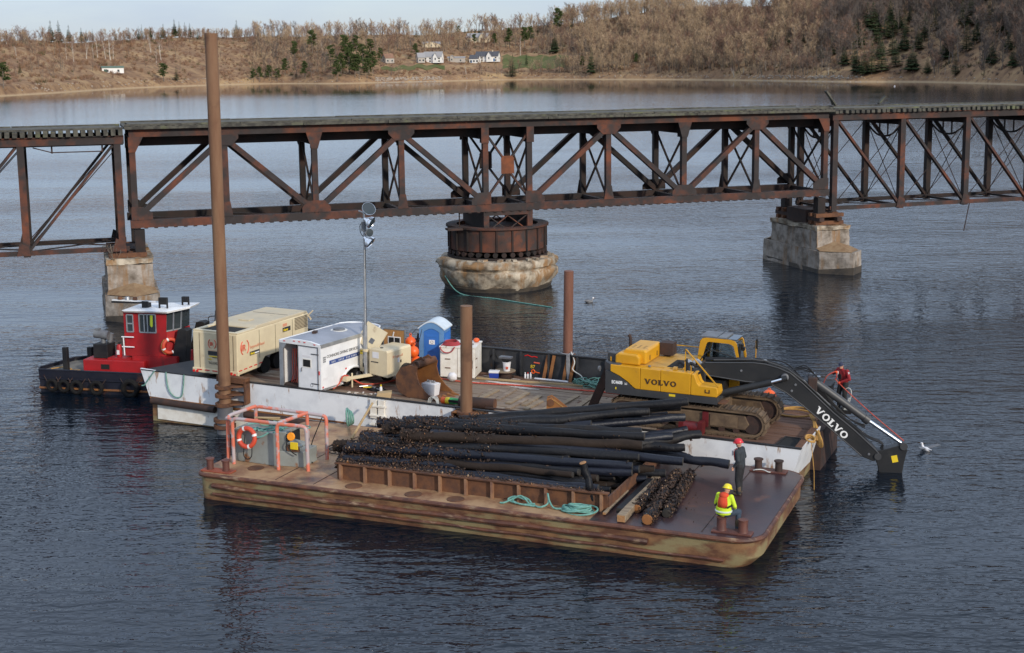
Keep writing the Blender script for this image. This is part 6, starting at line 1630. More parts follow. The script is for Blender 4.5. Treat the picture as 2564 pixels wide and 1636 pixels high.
b_ = MB(); b_.box(-.35, -.0, -.010, -.002, .98, 1.02); b_.build('name_plate', M['decal_black'], LT, smooth=False)
b_ = MB(); b_.lathe([(.07, 0), (.06, .02)], (-.1, .35, 1.5), 12); b_.build('filler_cap', M['black'], LT)
side_ = lambda y, z: plane_m((.456, y, z), (0, 1, 0), (0, 0, 1))
text('maker_name', 'IR Ingersoll', .14, M['decal_red_faded'], LT, side_(.32, 1.16), .003)
b_ = MB(); b_.box(.451, .462, .62, .74, .95, 1.12); b_.build('side_label', M['paper'], LT, smooth=False)
b_ = MB(); b_.box(.451, .466, .8, .86, .92, 1.02); b_.build('side_latch', M['black'], LT, smooth=False)
b_ = MB(); b_.prism([(-.4 + .95 + .42 * math.cos(a), .42 + .42 * math.sin(a)) for a in np.linspace(math.pi, 0, 10)] + [(.95 - .4 + .36 * math.cos(a), .42 + .36 * math.sin(a)) for a in np.linspace(0, math.pi, 10)], 'x', .3, .62)
for v_ in b_.v: pass
b_.v = [(x, y + .55, z) for x, y, z in b_.v]; b_.build('mudguard', M['black'], LT)
for s_ in (-.42, .47):
    b_ = MB(); b_.cyl((s_ - .09, 1.1, .33), (s_ + .09, 1.1, .33), .32, n=18); b_.build('wheel', M['rubber'], LT)
b_ = MB(); b_.beam((-.35, .2, .46), (-.85, -.85, .42), .11, .11); b_.box(-.98, -.74, -1.02, -.8, .34, .52); b_.cyl((-.8, -.62, .04), (-.8, -.62, .6), .035, n=8); b_.build('tow_bar', M['cream'], LT, smooth=False)
mx_, my_ = -.60, -.02
b_ = MB(); b_.cyl((mx_, my_, .45), (mx_, my_, 2.4), .075, n=12); b_.cyl((mx_, my_, 2.4), (mx_, my_, 4.6), .055, n=12); b_.cyl((mx_, my_, 4.6), (mx_, my_, 6.85), .04, n=12); b_.build('mast', M['alu'], LT)
b_ = MB(); b_.tube([(mx_ - .12, my_, .9), (mx_ - .12, my_, 2.5), (mx_ - .09, my_, 2.62), (mx_ - .04, my_, 2.62)], .018, 6)
for w in np.arange(1.0, 2.5, .16): b_.cyl((mx_ - .12, my_, w), (mx_ - .05, my_, w), .014, n=5)
b_.build('mast_guide', M['alu'], LT)
b_ = MB(); b_.lathe([(.11, -.05), (.11, .05)], (mx_, my_, 1.42), 14); b_.build('mast_collar', M['cream'], LT)
b_ = MB(); b_.tube([(mx_ + .05, my_, w) for w in np.arange(2.4, 6.3, .4)], .014, 5); b_.build('mast_cable', M['black'], LT)
b_ = MB(); b_.box(mx_ - .1, mx_ + .06, my_ - .05, my_ + .05, 6.05, 6.42); b_.build('junction_box', M['grey'], LT, smooth=False)
b_ = MB(); b_.tube(curve_pts([(mx_ - .08, my_, 6.4), (mx_ - .2, my_, 6.25), (mx_ - .18, my_, 6.0), (mx_ - .05, my_, 5.85)], 5), .015, 5); b_.build('lamp_cable', M['black'], LT)
for (x, z, r_, ay, az) in [(mx_ + .20, 6.86, .27, .95, -.5), (mx_ + .24, 6.46, .25, 2.0, .25), (mx_ + .19, 6.02, .16, 1.5, -.4), (mx_ + .20, 5.72, .25, 2.2, .3)]:
    m_ = rotm(rz=az) @ rotm(ry=ay)
    b_ = MB(); b_.lathe([(.06, -.2), (.07, -.1), (r_ * .55, -.06), (r_ * .85, .04), (r_, .16), (r_ * .97, .16), (r_ * .8, .05), (.05, -.05)], (x, my_ - .02, z), 20, m_); lo_ = b_.build('lamp', M['chrome'], LT, ang=60)
    b_ = MB(); b_.lathe([(r_ * .93, .14), (.01, .15)], (x, my_ - .02, z), 20, m_); b_.build('lens', M['glass'], lo_)
for p_, q_ in (((mx_ - .25, my_, 6.82), (mx_ + .1, my_, 6.74)), ((mx_, my_, 6.45), (mx_ + .1, my_, 6.45)), ((mx_, my_, 5.9), (mx_ + .1, my_, 5.88))):
    b_ = MB(); b_.tube([p_, q_], .03, 6); b_.build('lamp_arm', M['alu'], LT)

# ---- portable toilet
PT = thing('portable_toilet', 'blue portable toilet with pale arched roof at the back of the deck', 'toilet', FM, (8.76, 5.03, 0), .16)
b_ = MB(); b_.box(-.52, .52, .03, 1.02, 0, .12); b_.build('skid', M['blue_pale'], PT, smooth=False)
def arch_(x0, x1, z0, z1, rise, k=10): return [(x0, z0), (x1, z0), (x1, z1)] + [(x0 + (x1 - x0) * (1 - i / k), z1 + rise * math.sin(math.pi * i / k)) for i in range(1, k)] + [(x0, z1)]
b_ = MB(); b_.prism(arch_(-.50, .50, .12, 1.86, .26), 'y', .06, .99); b_.build('cabin', M['blue'], PT, smooth=False)
b_ = MB(); o_, i_ = arch_(-.52, .52, .12, 1.88, .27), arch_(-.33, .33, .14, 1.72, .14)
n = len(o_); b_.add([(x, .055, z) for x, z in o_] + [(x, .055, z) for x, z in i_] + [(x, .0, z) for x, z in o_] + [(x, .0, z) for x, z in i_],
      [(i, n + i, n + (i + 1) % n, (i + 1) % n) for i in range(n)] + [(2 * n + i, 2 * n + (i + 1) % n, 3 * n + (i + 1) % n, 3 * n + i) for i in range(n)] + [(i, (i + 1) % n, 2 * n + (i + 1) % n, 2 * n + i) for i in range(n)] + [(n + i, 3 * n + i, 3 * n + (i + 1) % n, n + (i + 1) % n) for i in range(n)])
b_.build('door_frame', M['blue_pale'], PT, smooth=False)
b_ = MB(); b_.prism(arch_(-.32, .32, .15, 1.71, .13), 'y', .015, .05); dr = b_.build('door', M['blue'], PT, smooth=False)
for z0, z1 in ((.3, .8), (.92, 1.15), (1.5, 1.62)):
    b_ = MB(); b_.box(-.24, .24, .006, .0149, z0, z1); b_.build('moulded_panel', M['blue'], dr, smooth=False, bevel=.008)
b_ = MB(); b_.box(-.1, .14, .004, .0148, 1.22, 1.40); b_.build('door_sign', M['decal_white'], dr, smooth=False)
b_ = MB(); b_.torus((.02, .002, 1.31), .055, .008, rotm(rx=math.pi / 2), 16, 4); b_.build('door_emblem', M['grey'], dr)
for z in (.55, .95, 1.35, 1.7):
    for s_ in (-1, 1):
        b_ = MB(); b_.obox((s_ * .42, -.006, z), (.11, .012, .03), rotm(ry=.6 * s_)); b_.build('frame_rib', M['blue_pale'], PT, smooth=False)
b_ = MB(); b_.box(.501, .515, .15, .9, .2, .9); b_.box(.501, .515, .15, .9, 1.0, 1.6); b_.build('side_panel', M['blue'], PT, smooth=False)
for i in range(5):
    b_ = MB(); b_.box(.501, .516, .2 + i * .14, .28 + i * .14, 1.68, 1.80); b_.build('side_vent', M['blue_pale'], PT, smooth=False)
k = 10
ro = [(.0 + (-.56 + 1.12 * i / k), 1.87 + .30 * math.sin(math.pi * i / k)) for i in range(k + 1)]
b_ = MB(); b_.prism(ro + [(x, z - .05) for x, z in ro[::-1]], 'y', -.03, 1.04); b_.build('roof', M['roof_pale'], PT, ang=50)

# ---- white steel locker with hoses on it
WB = thing('steel_locker', 'white rust stained steel locker beside the blue toilet', 'locker', FM, (10.08, 4.70, 0), .22)
b_ = MB(); b_.box(-.70, .70, 0, 1.28, .06, 1.26); b_.build('body', M['white_dirty'], WB, smooth=False, bevel=.02)
b_ = MB(); b_.box(-.73, .73, -.03, 1.31, 1.261, 1.31); b_.build('lid', M['white_dirty'], WB, smooth=False)
b_ = MB(); b_.box(-.66, -.5, .1, 1.2, 0, .06); b_.box(.5, .66, .1, 1.2, 0, .06); b_.build('skid', M['rust'], WB, smooth=False)
for z in (.42, .78):
    b_ = MB(); b_.box(-.5, -.28, -.02, -.001, z, z + .035); b_.build('hinge', M['rust'], WB, smooth=False)
    b_ = MB(); b_.box(.701, .72, .2, .4, z, z + .035); b_.build('hinge', M['rust'], WB, smooth=False)
b_ = MB(); b_.box(.0, .01, -.008, -.001, .08, 1.24); b_.build('door_seam', M['rust'], WB, smooth=False)
fl = FM @ Matrix.Translation((10.08, 4.70, 0)) @ Matrix.Rotation(.22, 4, 'Z')
b_ = MB(); rr = random.Random(5)
for i in range(5): b_.torus((-.32, .35, 1.34 + .025 * i), .34 - .02 * i, .024, rotm(rx=rr.uniform(-.06, .06)), 26, 6)
b_.tube(curve_pts([(-.6, .2, 1.36), (-.68, -.06, 1.25), (-.5, -.1, 1.08), (-.25, -.08, 1.1), (-.1, -.04, 1.3)], 5), .025, 6)
single(b_.build('hose_coil', M['hose_red']), 'dark red hose coiled on top of the white locker', 'hose', fl)
b_ = MB()
for i, (a, b, c) in enumerate([(.05, .55, .55), (.12, .62, .42), (.2, .7, .5)]):
    b_.tube(curve_pts([(.1 + a, .1, 1.33), (.3 + a * .5, -.05, 1.28), (.35 + a * .3, -.07, c + .3), (.48 + .05 * i, -.08, c - .05), (.62, -.06, c + .1), (.58 - a * .2, -.05, 1.0), (.45, .05, 1.32), (.2, .3, 1.35)], 6), .02, 6)
b_.tube(curve_pts([(-.5, .5, 1.33), (-.3, .2, 1.4), (0, .4, 1.36), (.3, .2, 1.42), (.55, .5, 1.34)], 6), .02, 6)
single(b_.build('cable_bundle', M['hose']), 'black cable draped over the right front corner of the white locker', 'cable', fl)
single(MB((0, 0, 0)).sphere((.55, 1.0, 1.40), (.13, .13, .09), 14, 8).build('small_float', M['orange']), 'small orange float on the back corner of the white locker', 'float', fl)
b_ = MB(); b_.sphere((0, 0, .22), (.17, .15, .22), 14, 10)
me = b_.build('plastic_bag', M['paper']); 
for v in me.data.vertices: v.co += mnoise.noise_vector(v.co * 9) * .035 + Vector((0, 0, .03)); v.co.z = max(.002, v.co.z)
for v in me.data.vertices:
    v.co.z *= .8; v.co.x *= 1.15
single(me, 'white plastic bag slumped on the deck in front of the locker', 'bag', FM, (10.15, 4.12, .03))

# ---- buoys, winch
for i, (u, v, w, lb) in enumerate([(8.12, 4.45, 1.36, 'top orange buoy of the three hanging left of the toilet'), (8.36, 4.25, 1.04, 'middle orange buoy of the three hanging left of the toilet'), (8.42, 4.35, .62, 'lowest orange buoy of the three hanging left of the toilet')]):
    t = thing('buoy', lb, 'buoy', FM, (u, v, w), group='orange buoys beside the toilet')
    b_ = MB(); b_.sphere((0, 0, 0), (.225, .225, .235), 20, 14); b_.build('float', M['orange'], t)
    b_ = MB(); b_.cyl((0, 0, .22), (0, 0, .3), .05, n=8); b_.torus((0, 0, .32), .05, .015, rotm(rx=1.57), 10, 5); b_.build('eye', M['orange'], t)
    b_ = MB(); b_.tube([(0, 0, .3), (.12, .3, 1.9 - w if w < 1 else .5)], .012, 5); b_.build('lanyard', M['black'], t)
WN = thing('winch', 'dark red winch standing behind the orange buoys', 'winch', FM, (7.95, 5.45, 0))
b_ = MB(); b_.box(-.3, .35, -.3, .3, 0, .5); b_.box(-.3, -.24, -.3, .3, .5, 1.25); b_.box(.29, .35, -.3, .3, .5, 1.25); b_.build('frame', M['maroon'], WN, smooth=False)
b_ = MB(); b_.cyl((-.23, 0, .9), (.28, 0, .9), .26, n=18); b_.build('drum', M['maroon'], WN)
b_ = MB(); b_.cyl((-.1, .1, 1.1), (-.05, .1, 1.5), .05, n=8); b_.cyl((.1, .1, 1.2), (.2, .1, 1.45), .04, n=8); b_.build('brake_lever', M['rust_dark'], WN)

# ---- excavator bucket lying on its back, tub inside
BK = thing('digging_bucket', 'large rusty excavator bucket resting open side right on the deck', 'bucket', FM, (9.15, 1.35, .02), -.12)
prof = [(1.75, .02), (1.2, .0), (.55, .0), (.2, .12), (.02, .42), (.04, .78), (.25, 1.08), (.62, 1.22), (.98, 1.2)]
inn = [(1.70, .06), (1.2, .05), (.57, .05), (.24, .16), (.07, .43), (.09, .77), (.28, 1.04), (.62, 1.17), (.96, 1.15)]
b_ = MB(); b_.prism(prof + inn[::-1], 'y', 0, 1.35); b_.build('shell', M['rust'], BK, ang=50)
sp_ = [(1.78, .03), (.55, .01), (.18, .13), (0.01, .42), (.03, .79), (.24, 1.10), (.62, 1.235), (1.0, 1.21), (.95, .98), (1.05, .62), (1.35, .3)]
for y in (0, 1.36): b_ = MB(); b_.prism(sp_, 'y', y - .035, y); b_.build('side_plate', M['rust_orange'] if y else M['rust'], BK, smooth=False)
for y in (.08, .35, .65, .95, 1.22):
    b_ = MB(); b_.hexa([(1.7, y - .06, -.0), (2.05, y - .02, 0.0), (2.05, y + .02, 0.0), (1.7, y + .06, -.0), (1.7, y - .06, .1), (2.05, y - .02, .03), (2.05, y + .02, .03), (1.7, y + .06, .1)]); b_.build('tooth', M['rust_orange'], BK, smooth=False)
for y in (.42, .9):
    b_ = MB(); b_.prism([(.3, 1.12), (.95, 1.2), (1.02, 1.42), (.86, 1.5), (.6, 1.36)], 'y', y - .03, y + .03); b_.build('hinge_ear', M['rust'], BK, smooth=False)
b_ = MB(); b_.cyl((.9, .1, 1.27), (.9, 1.25, 1.27), .12, n=14); b_.build('hinge_tube', M['rust'], BK)
b_ = MB(); b_.torus((.9, .06, 1.27), .12, .025, rotm(rx=1.57), 18, 6); b_.build('hinge_ring', M['rust_dark'], BK)
fb_ = FM @ Matrix.Translation((9.15, 1.35, .02)) @ Matrix.Rotation(-.12, 4, 'Z')
t = thing('white_tub', 'white plastic tub of bottles standing in the rusty bucket', 'tub', fb_, (1.22, .55, .06))
b_ = MB(); b_.hexa([(-.25, -.16, 0), (.25, -.16, 0), (.25, .16, 0), (-.25, .16, 0), (-.3, -.2, .45), (.3, -.2, .45), (.3, .2, .45), (-.3, .2, .45)]); b_.build('tub_body', M['paper'], t, smooth=False)
b_ = MB(); b_.box(-.26, .26, -.16, .16, .452, .47); b_.build('tub_rim', M['paper'], t, smooth=False)
for i in range(4): b_ = MB(); b_.cyl((-.17 + i * .1, .02 * (-1) ** i, .4), (-.17 + i * .1 + .03, 0, .55), .04, n=8); b_.build('bottle_top', M['cloth_grey'], t)
t = thing('marker_float', 'green and orange cylindrical float lying in front of the bucket', 'float', FM, (11.6, .98, .15), .0)
b_ = MB(); b_.cyl((-.15, 0, 0), (.75, .05, 0), .12, n=14); b_.build('tube', M['green_paint'], t)
b_ = MB(); b_.cyl((-.32, 0, 0), (-.16, 0, 0), .125, n=14); b_.build('end_cap', M['orange'], t)
b_ = MB(); b_.cyl((-.155, 0, 0), (.0, .01, 0), .123, n=14); b_.build('band', M['yellow_flat'], t)
b_ = MB(); b_.box(.0, .6, -.125, -.05, -.02, .07); b_.build('slot', M['void'], t, smooth=False)
b_ = MB()
for i in range(4): b_.tube(curve_pts([(0, .05 * i, 0), (.06 + .04 * i, .04 * i, .26), (.2 + .05 * i, .03 * i, .33), (.36 + .03 * i, 0, .2), (.4 + .03 * i, -.03 * i, 0)], 5), .012, 5)
single(b_.build('cable_coil', M['white_rope']), 'stiff white cable standing in loops by the wall, in front of the bucket', 'cable', FM, (10.95, .45, .04))
t = thing('steel_pipe', 'rusty brown steel pipe lying behind the middle spud pile', 'pipe', FM, (12.5, .72, .26), .1)
b_ = MB(); b_.tube([(-.35, 0, 0), (1.0, 0, 0)], .21, 18, caps=False); b_.tube([(1.0, 0, 0), (.6, 0, 0)], .17, 18, caps=True); b_.build('pipe_tube', M['rust_dark'], t)
b_ = MB(); b_.lathe([(.17, 0), (.21, 0), (.21, .01), (.17, .01)], (1.0, 0, 0), 18, rotm(ry=math.pi / 2)); b_.build('pipe_rim', M['rust'], t)
b_ = MB(); b_.box(-.6, -.2, .3, .34, -.2, -.1); 
b_ = MB(); b_.beam((13.3, .42, .22), (15.9, .62, .18), .05, .05); b_.beam((13.3, .36, .06), (16.2, .42, .06), .12, .1)
single(b_.build('steel_bar', M['rust_dark'], smooth=False), 'long rusty steel bars laid along the wall behind the logs', 'bar', FM)
t = thing('beam_clamp', 'orange rusted forked steel clamp standing among the deck boards', 'clamp', FM, (15.9, .55, .03), .35)
b_ = MB(); b_.box(-.25, .25, -.2, .2, 0, .45); b_.build('clamp_body', M['rust'], t, smooth=False, bevel=.02)
for y in (-.2, .14):
    b_ = MB(); b_.prism([(-.25, .42), (.0, .38), (.85, -.0), (.95, .06), (.1, .74), (-.08, .86), (-.24, .8)], 'y', y, y + .07); b_.build('clamp_fork', M['rust_orange'], t, smooth=False)
b_ = MB(); b_.cyl((-.1, -.24, .68), (-.1, .25, .68), .13, n=14); b_.build('clamp_pin', M['rust'], t)
b_ = MB(); b_.tube(curve_pts([(-.05, -.205, .8), (.3, -.21, .55), (.9, -.2, .06)], 4), .012, 5); b_.build('clamp_line', M['yellow_rope'], t)
# leaning brown timber at the tail of the excavator
t = single(MB().beam((16.62, 2.35, .03), (17.42, 2.05, 1.75), .30, .12, (0, 1, 0)).build('leaning_plank', M['rust_dark'], smooth=False), 'dark brown plank leaning against the tail of the excavator', 'plank', FM)

# ---- small gear along the bulwark
t = thing('wire_reel', 'rusty low drum reel lying on the deck under the white pail', 'reel', FM, (11.75, 5.62, .03))
b_ = MB(); b_.lathe([(.36, 0), (.36, .03), (.27, .05), (.27, .22), (.42, .24), (.42, .28), (.01, .285)], (0, 0, 0), 22); b_.build('drum', M['rust_dark'], t)
b_ = MB(); b_.lathe([(.42, .281), (.42, .295), (.01, .3)], (0, 0, 0), 22); b_.build('reel_top', M['timber'], t)
t = thing('white_pail', 'white plastic pail with red label standing on the rusty reel', 'pail', FM, (11.85, 5.55, .33))
b_ = MB(); b_.lathe([(.13, 0), (.16, .34), (.168, .34), (.168, .37), (.15, .37), (.14, .34)], (0, 0, 0), 20); b_.build('pail_body', M['paper'], t)
b_ = MB(); b_.torus((0, 0, .17), .153, .01, None, 8, 4, -1.6, -.7); b_.box(.03, .12, -.155, -.14, .1, .2); b_.build('pail_label', M['decal_red'], t, smooth=False)
t = thing('caulk_tray', 'black tool tray with grey lid balanced on the white pail', 'tray', FM, (11.82, 5.55, .71))
b_ = MB(); b_.hexa([(-.1, -.1, 0), (.14, -.1, 0), (.14, .1, 0), (-.1, .1, 0), (-.16, -.13, .13), (.18, -.13, .13), (.18, .13, .13), (-.16, .13, .13)]); b_.build('tray', M['black'], t, smooth=False)
b_ = MB(); b_.box(-.26, .24, -.14, .14, .131, .2); b_.build('lid', M['grey'], t, smooth=False)
t = thing('cooler', 'small blue cooler with white lid on the deck by the locker', 'cooler', FM, (11.42, 5.3, .03), .3)
b_ = MB(); b_.hexa([(-.17, -.12, 0), (.17, -.12, 0), (.17, .12, 0), (-.17, .12, 0), (-.2, -.14, .24), (.2, -.14, .24), (.2, .14, .24), (-.2, .14, .24)]); b_.build('case', M['cooler_blue'], t, smooth=False)
b_ = MB(); b_.box(-.21, .21, -.15, .15, .241, .32); b_.build('lid', M['paper'], t, smooth=False, bevel=.015)
for i, (u, capm, lb) in enumerate([(12.52, 'decal_white', 'white spray bottle standing under the orange ring mark, left of the pink capped one'), (12.62, 'reflector', 'spray bottle with pink cap between two white ones under the bulwark mark'), (12.73, 'decal_white', 'white spray bottle right of the pink capped one under the bulwark')]):
    t = thing('spray_can', lb, 'spray can', FM, (u, 5.85 + .03 * i, .03), group='spray cans under the bulwark')
    b_ = MB(); b_.lathe([(.035, 0), (.038, .16), (.02, .19)], (0, 0, 0), 12); b_.build('can', M['paper'], t)
    b_ = MB(); b_.lathe([(.022, .19), (.024, .24), (.01, .245)], (0, 0, 0), 10); b_.build('cap', M[capm], t)
for i, (u, w1, lb) in enumerate([(13.30, .98, 'rusty flat bar leaning on the bulwark, leftmost of the four'), (13.56, 1.0, 'rusty flat bar second from left leaning on the bulwark'), (14.14, 1.0, 'rusty flat bar leaning just left of the hanging grey cloth'), (14.42, .98, 'rusty flat bar leaning right of the hanging grey cloth')]):
    o = MB().beam((u - .05, 6.0, .03), (u + .08, 6.14, w1), .13, .02, (0, 1, 0)).build('flat_bar', M['rust_orange'], smooth=False)
    single(o, lb, 'steel bar', FM, group='rusty bars leaning on the bulwark')
b_ = MB(); b_.prism([(14.2, 1.1), (14.32, 1.1), (14.35, .6), (14.3, .1), (14.24, .12), (14.2, .6)], 'y', 6.02, 6.07); single(b_.build('hanging_cloth', M['cloth_grey'], smooth=False), 'grey cloth hanging over the bulwark by the red brown spud', 'cloth', FM)
b_ = MB(); b_.torus((14.05, 6.5, 1.06), .23, .035, None, 20, 6); b_.tube([(14.2, 6.4, 1.08), (14.27, 6.04, 1.1)], .03, 6); single(b_.build('cloth_wrap', M['cloth_grey']), 'grey cloth strip wrapped round the red brown spud pile', 'cloth', FM)
b_ = MB(); b_.tube(curve_pts([(14.25, 6.4, 1.15), (14.55, 6.02, .85), (14.5, 5.98, .55), (14.85, 5.95, .35), (15.05, 5.9, .1)], 6), .022, 6); single(b_.build('white_hose', M['white_rope']), 'white hose drooping down the bulwark right of the spud', 'hose', FM)
single(MB().cyl((12.95, 5.82, .07), (14.35, 5.86, .07), .04, n=10).build('white_pipe', M['paper']), 'white plastic pipe lying along the foot of the bulwark', 'pipe', FM)
single(MB().beam((10.8, 4.95, .06), (15.1, 5.55, .06), .09, .06).build('long_batten', M['pale_timber'], smooth=False), 'long yellow wooden batten lying along the deck by the bulwark', 'timber', FM)
b_ = MB(); rr = random.Random(8)
for i in range(14):
    c = Vector((15.4 + rr.gauss(0, .3), 5.55 + rr.gauss(0, .12), .12 + .16 * rr.random()))
    b_.torus(c, rr.uniform(.18, .36), .02, rotm(rr.uniform(-.5, .5), rr.uniform(-.5, .5), 0), 16, 5)
for i in range(6):
    p = Vector((14.6 + rr.random() * .6, 5.7 + rr.uniform(-.1, .2), .06)); pts = [p]
    for k_ in range(4): pts.append(pts[-1] + Vector((rr.uniform(-.05, .3), rr.uniform(-.2, .2), rr.uniform(-.02, .06))))
    b_.tube(curve_pts([(q.x, q.y, max(.05, q.z)) for q in pts], 4), .02, 5)
single(b_.build('net_heap', M['green_rope']), 'heap of green rope and netting against the bulwark behind the excavator', 'rope', FM)
# tools and litter by the wall, left of the bucket
b_ = MB(); o = b_.sphere((0, 0, 0), (.42, .22, .10), 14, 6).build('black_sack', M['rubber'])
for v in o.data.vertices: v.co += mnoise.noise_vector(v.co * 6) * .06; v.co.z = max(-.02, v.co.z)
single(o, 'crumpled black sack beside the tow bar of the light tower', 'sack', FM, (8.15, 1.65, .05))
for q, (u, v, a, m_, lb) in enumerate([(7.85, 1.62, .3, 'yellow_flat', 'yellow handled tool lying on the deck by the black sack'), (8.3, 1.5, -.4, 'cloth_grey', 'grey handled tool lying on the deck by the black sack'), (7.6, 1.75, .8, 'alu', 'bright metal tool lying left of the black sack')]):
    t = thing('hand_tool', lb, 'tool', FM, (u, v, .12), a); b_ = MB(); b_.cyl((-.25, 0, 0), (.1, 0, 0), .025, n=8); b_.build('handle', M[m_], t); b_ = MB(); b_.box(.1, .24, -.05, .05, -.02, .03); b_.build('head', M['grey'], t, smooth=False)
t = thing('drink_bottle', 'small clear bottle with yellow cap standing near the white wall', 'bottle', FM, (8.5, 1.35, .03)); b_ = MB(); b_.lathe([(.05, 0), (.055, .2), (.03, .26)], (0, 0, 0), 12); b_.build('bottle', M['paper'], t); b_ = MB(); b_.lathe([(.032, .26), (.032, .32), (.01, .325)], (0, 0, 0), 10); b_.build('cap', M['yellow_flat'], t)
t = thing('cardboard_box', 'flattened tan cardboard beside the bucket', 'box', FM, (8.95, .72, .03), .4); b_ = MB(); b_.hexa([(-.28, -.2, 0), (.28, -.2, 0), (.28, .2, 0), (-.28, .2, 0), (-.2, -.12, .2), (.34, -.12, .26), (.3, .26, .24), (-.24, .2, .2)]); b_.build('box_body', M['pale_timber'], t, smooth=False)
b_ = MB(); rr = random.Random(12)
for i in range(20): b_.obox((8.0 + rr.gauss(0, .4), .75 + rr.gauss(0, .15), .06), (rr.uniform(.05, .2), rr.uniform(.03, .1), .03), rotm(rr.uniform(-.4, .4), rr.uniform(-.4, .4), rr.uniform(0, 3)))
tag(b_.build('plastic_litter', M['frost'], smooth=False), 'grey plastic scraps strewn on the deck near the wall', None, None, 'stuff').matrix_world = FM

# ---- red rope running across the deck
b_ = MB(); b_.tube(curve_pts([(6.66, .9, .1), (6.75, 1.2, .25), (6.95, 1.35, .56), (7.3, 2.0, .12), (7.8, 2.6, .06), (8.15, 3.3, .07), (9.0, 4.3, .06), (10.0, 4.2, .06), (11, 4.2, .06), (12.2, 4.45, .06), (13.5, 4.66, .06), (15.6, 4.9, .06), (17.6, 5.0, .06), (19, 5.2, .06)], 8), .032, 6)
single(b_.build('red_rope', M['red_rope']), 'long red rope run along the barge deck from the light tower to the excavator', 'rope', FM)

# ---- excavator (undercarriage along the deck)
base = (20.6, 2.4, 0)
EX = thing('excavator', 'yellow crawler excavator with charcoal boom reaching down into the water', 'excavator', FM, base)
def ex(): return MB(base)
u0, u1, rr_ = 18.25, 22.85, .43
for v0 in (1.05, 3.2):
    v1 = v0 + .6
    n_ = 14
    loop = [(u1 + rr_ * math.cos(a), .52 + rr_ * math.sin(a)) for a in np.linspace(-math.pi / 2, math.pi / 2, n_)] + [(u0 + rr_ * math.cos(a), .52 + rr_ * math.sin(a)) for a in np.linspace(math.pi / 2, 3 * math.pi / 2, n_)]
    inner = [(u1 + (rr_ - .08) * math.cos(a), .52 + (rr_ - .08) * math.sin(a)) for a in np.linspace(-math.pi / 2, math.pi / 2, n_)] + [(u0 + (rr_ - .08) * math.cos(a), .52 + (rr_ - .08) * math.sin(a)) for a in np.linspace(math.pi / 2, 3 * math.pi / 2, n_)]
    k = len(loop); b_ = ex()
    vs_ = [(p[0], v0 + .02, p[1]) for p in loop] + [(p[0], v1 - .02, p[1]) for p in loop] + [(p[0], v0 + .02, p[1]) for p in inner] + [(p[0], v1 - .02, p[1]) for p in inner]
    fs_ = []
    for i in range(k):
        j = (i + 1) % k
        fs_ += [(i, j, k + j, k + i), (2 * k + i, 3 * k + i, 3 * k + j, 2 * k + j), (i, 2 * k + i, 2 * k + j, j), (k + i, k + j, 3 * k + j, 3 * k + i)]
    b_.add(vs_, fs_); tr = b_.build('track', M['track'], EX)
    # shoes: one plate with a grouser bar per pitch
    per = [Vector((p[0], 0, p[1])) for p in loop]; L = [0]
    for i in range(k): L.append(L[-1] + (per[(i + 1) % k] - per[i]).length)
    b_ = ex(); s_ = 0; pitch = L[-1] / 56
    for q in range(56):
        d = q * pitch; i = max(i for i in range(k) if L[i] <= d); f = (d - L[i]) / max(1e-6, L[i + 1] - L[i])
        a_, c_ = per[i], per[(i + 1) % k]; p = a_ + (c_ - a_) * f; tn = (c_ - a_).normalized(); nn = Vector((tn.z, 0, -tn.x))
        mrot = Matrix(((tn.x, 0, nn.x), (0, 1, 0), (tn.z, 0, nn.z))).to_3x3()
        c0 = p + nn * .025 + Vector((0, (v0 + v1) / 2, 0))
        b_.obox(c0, (pitch * .88, .6, .03), mrot); b_.obox(c0 + nn * .03 - tn * pitch * .3, (.025, .6, .05), mrot)
    b_.build('track_shoes', M['track'], tr, kind='stuff', smooth=False)
    b_ = ex(); b_.prism([(u0 + .1, .30), (u1 - .25, .30), (u1 - .1, .5), (u1 - .25, .78), (u0 + .2, .78), (u0, .5)], 'y', v0 + .06, v0 + .54); b_.build('track_frame', M['track'], tr, smooth=False, bevel=.03)
    b_ = ex(); b_.cyl((u1, v0 + .1, .52), (u1, v0 + .5, .52), .33, n=24); b_.build('idler', M['rust_dark'], tr)
    b_ = ex(); b_.cyl((u0, v0 + .05, .52), (u0, v0 + .5, .52), .34, n=24); b_.build('sprocket', M['rust_dark'], tr)
    for q in range(8):
        b_ = ex(); x = u0 + .55 + q * .5; b_.cyl((x, v0 + .08, .26), (x, v0 + .5, .26), .11, n=12); b_.build('roller', M['rust_dark'], tr)
    b_ = ex(); b_.box(21.4, 22.35, v0 + .035, v0 + .059, .36, .74); b_.build('cover_plate', M['track'], tr, smooth=False)
    b_ = ex(); b_.box(21.15, 21.35, v0 - .02, v0 + .059, .3, .8); b_.build('track_guard', M['maroon'], tr, smooth=False)
b_ = ex(); b_.box(19.3, 21.6, 1.6, 3.3, .45, .95); b_.build('car_body', M['track'], EX, smooth=False, bevel=.05)
b_ = ex(); b_.cyl((20.5, 2.4, .95), (20.5, 2.4, 1.12), .75, n=32); b_.build('slew_ring', M['rust_dark'], EX)
b_ = ex(); b_.box(18.0, 21.6, 1.1, 3.7, 1.12, 1.2); b_.build('turntable', M['dark_machine'], EX, smooth=False)
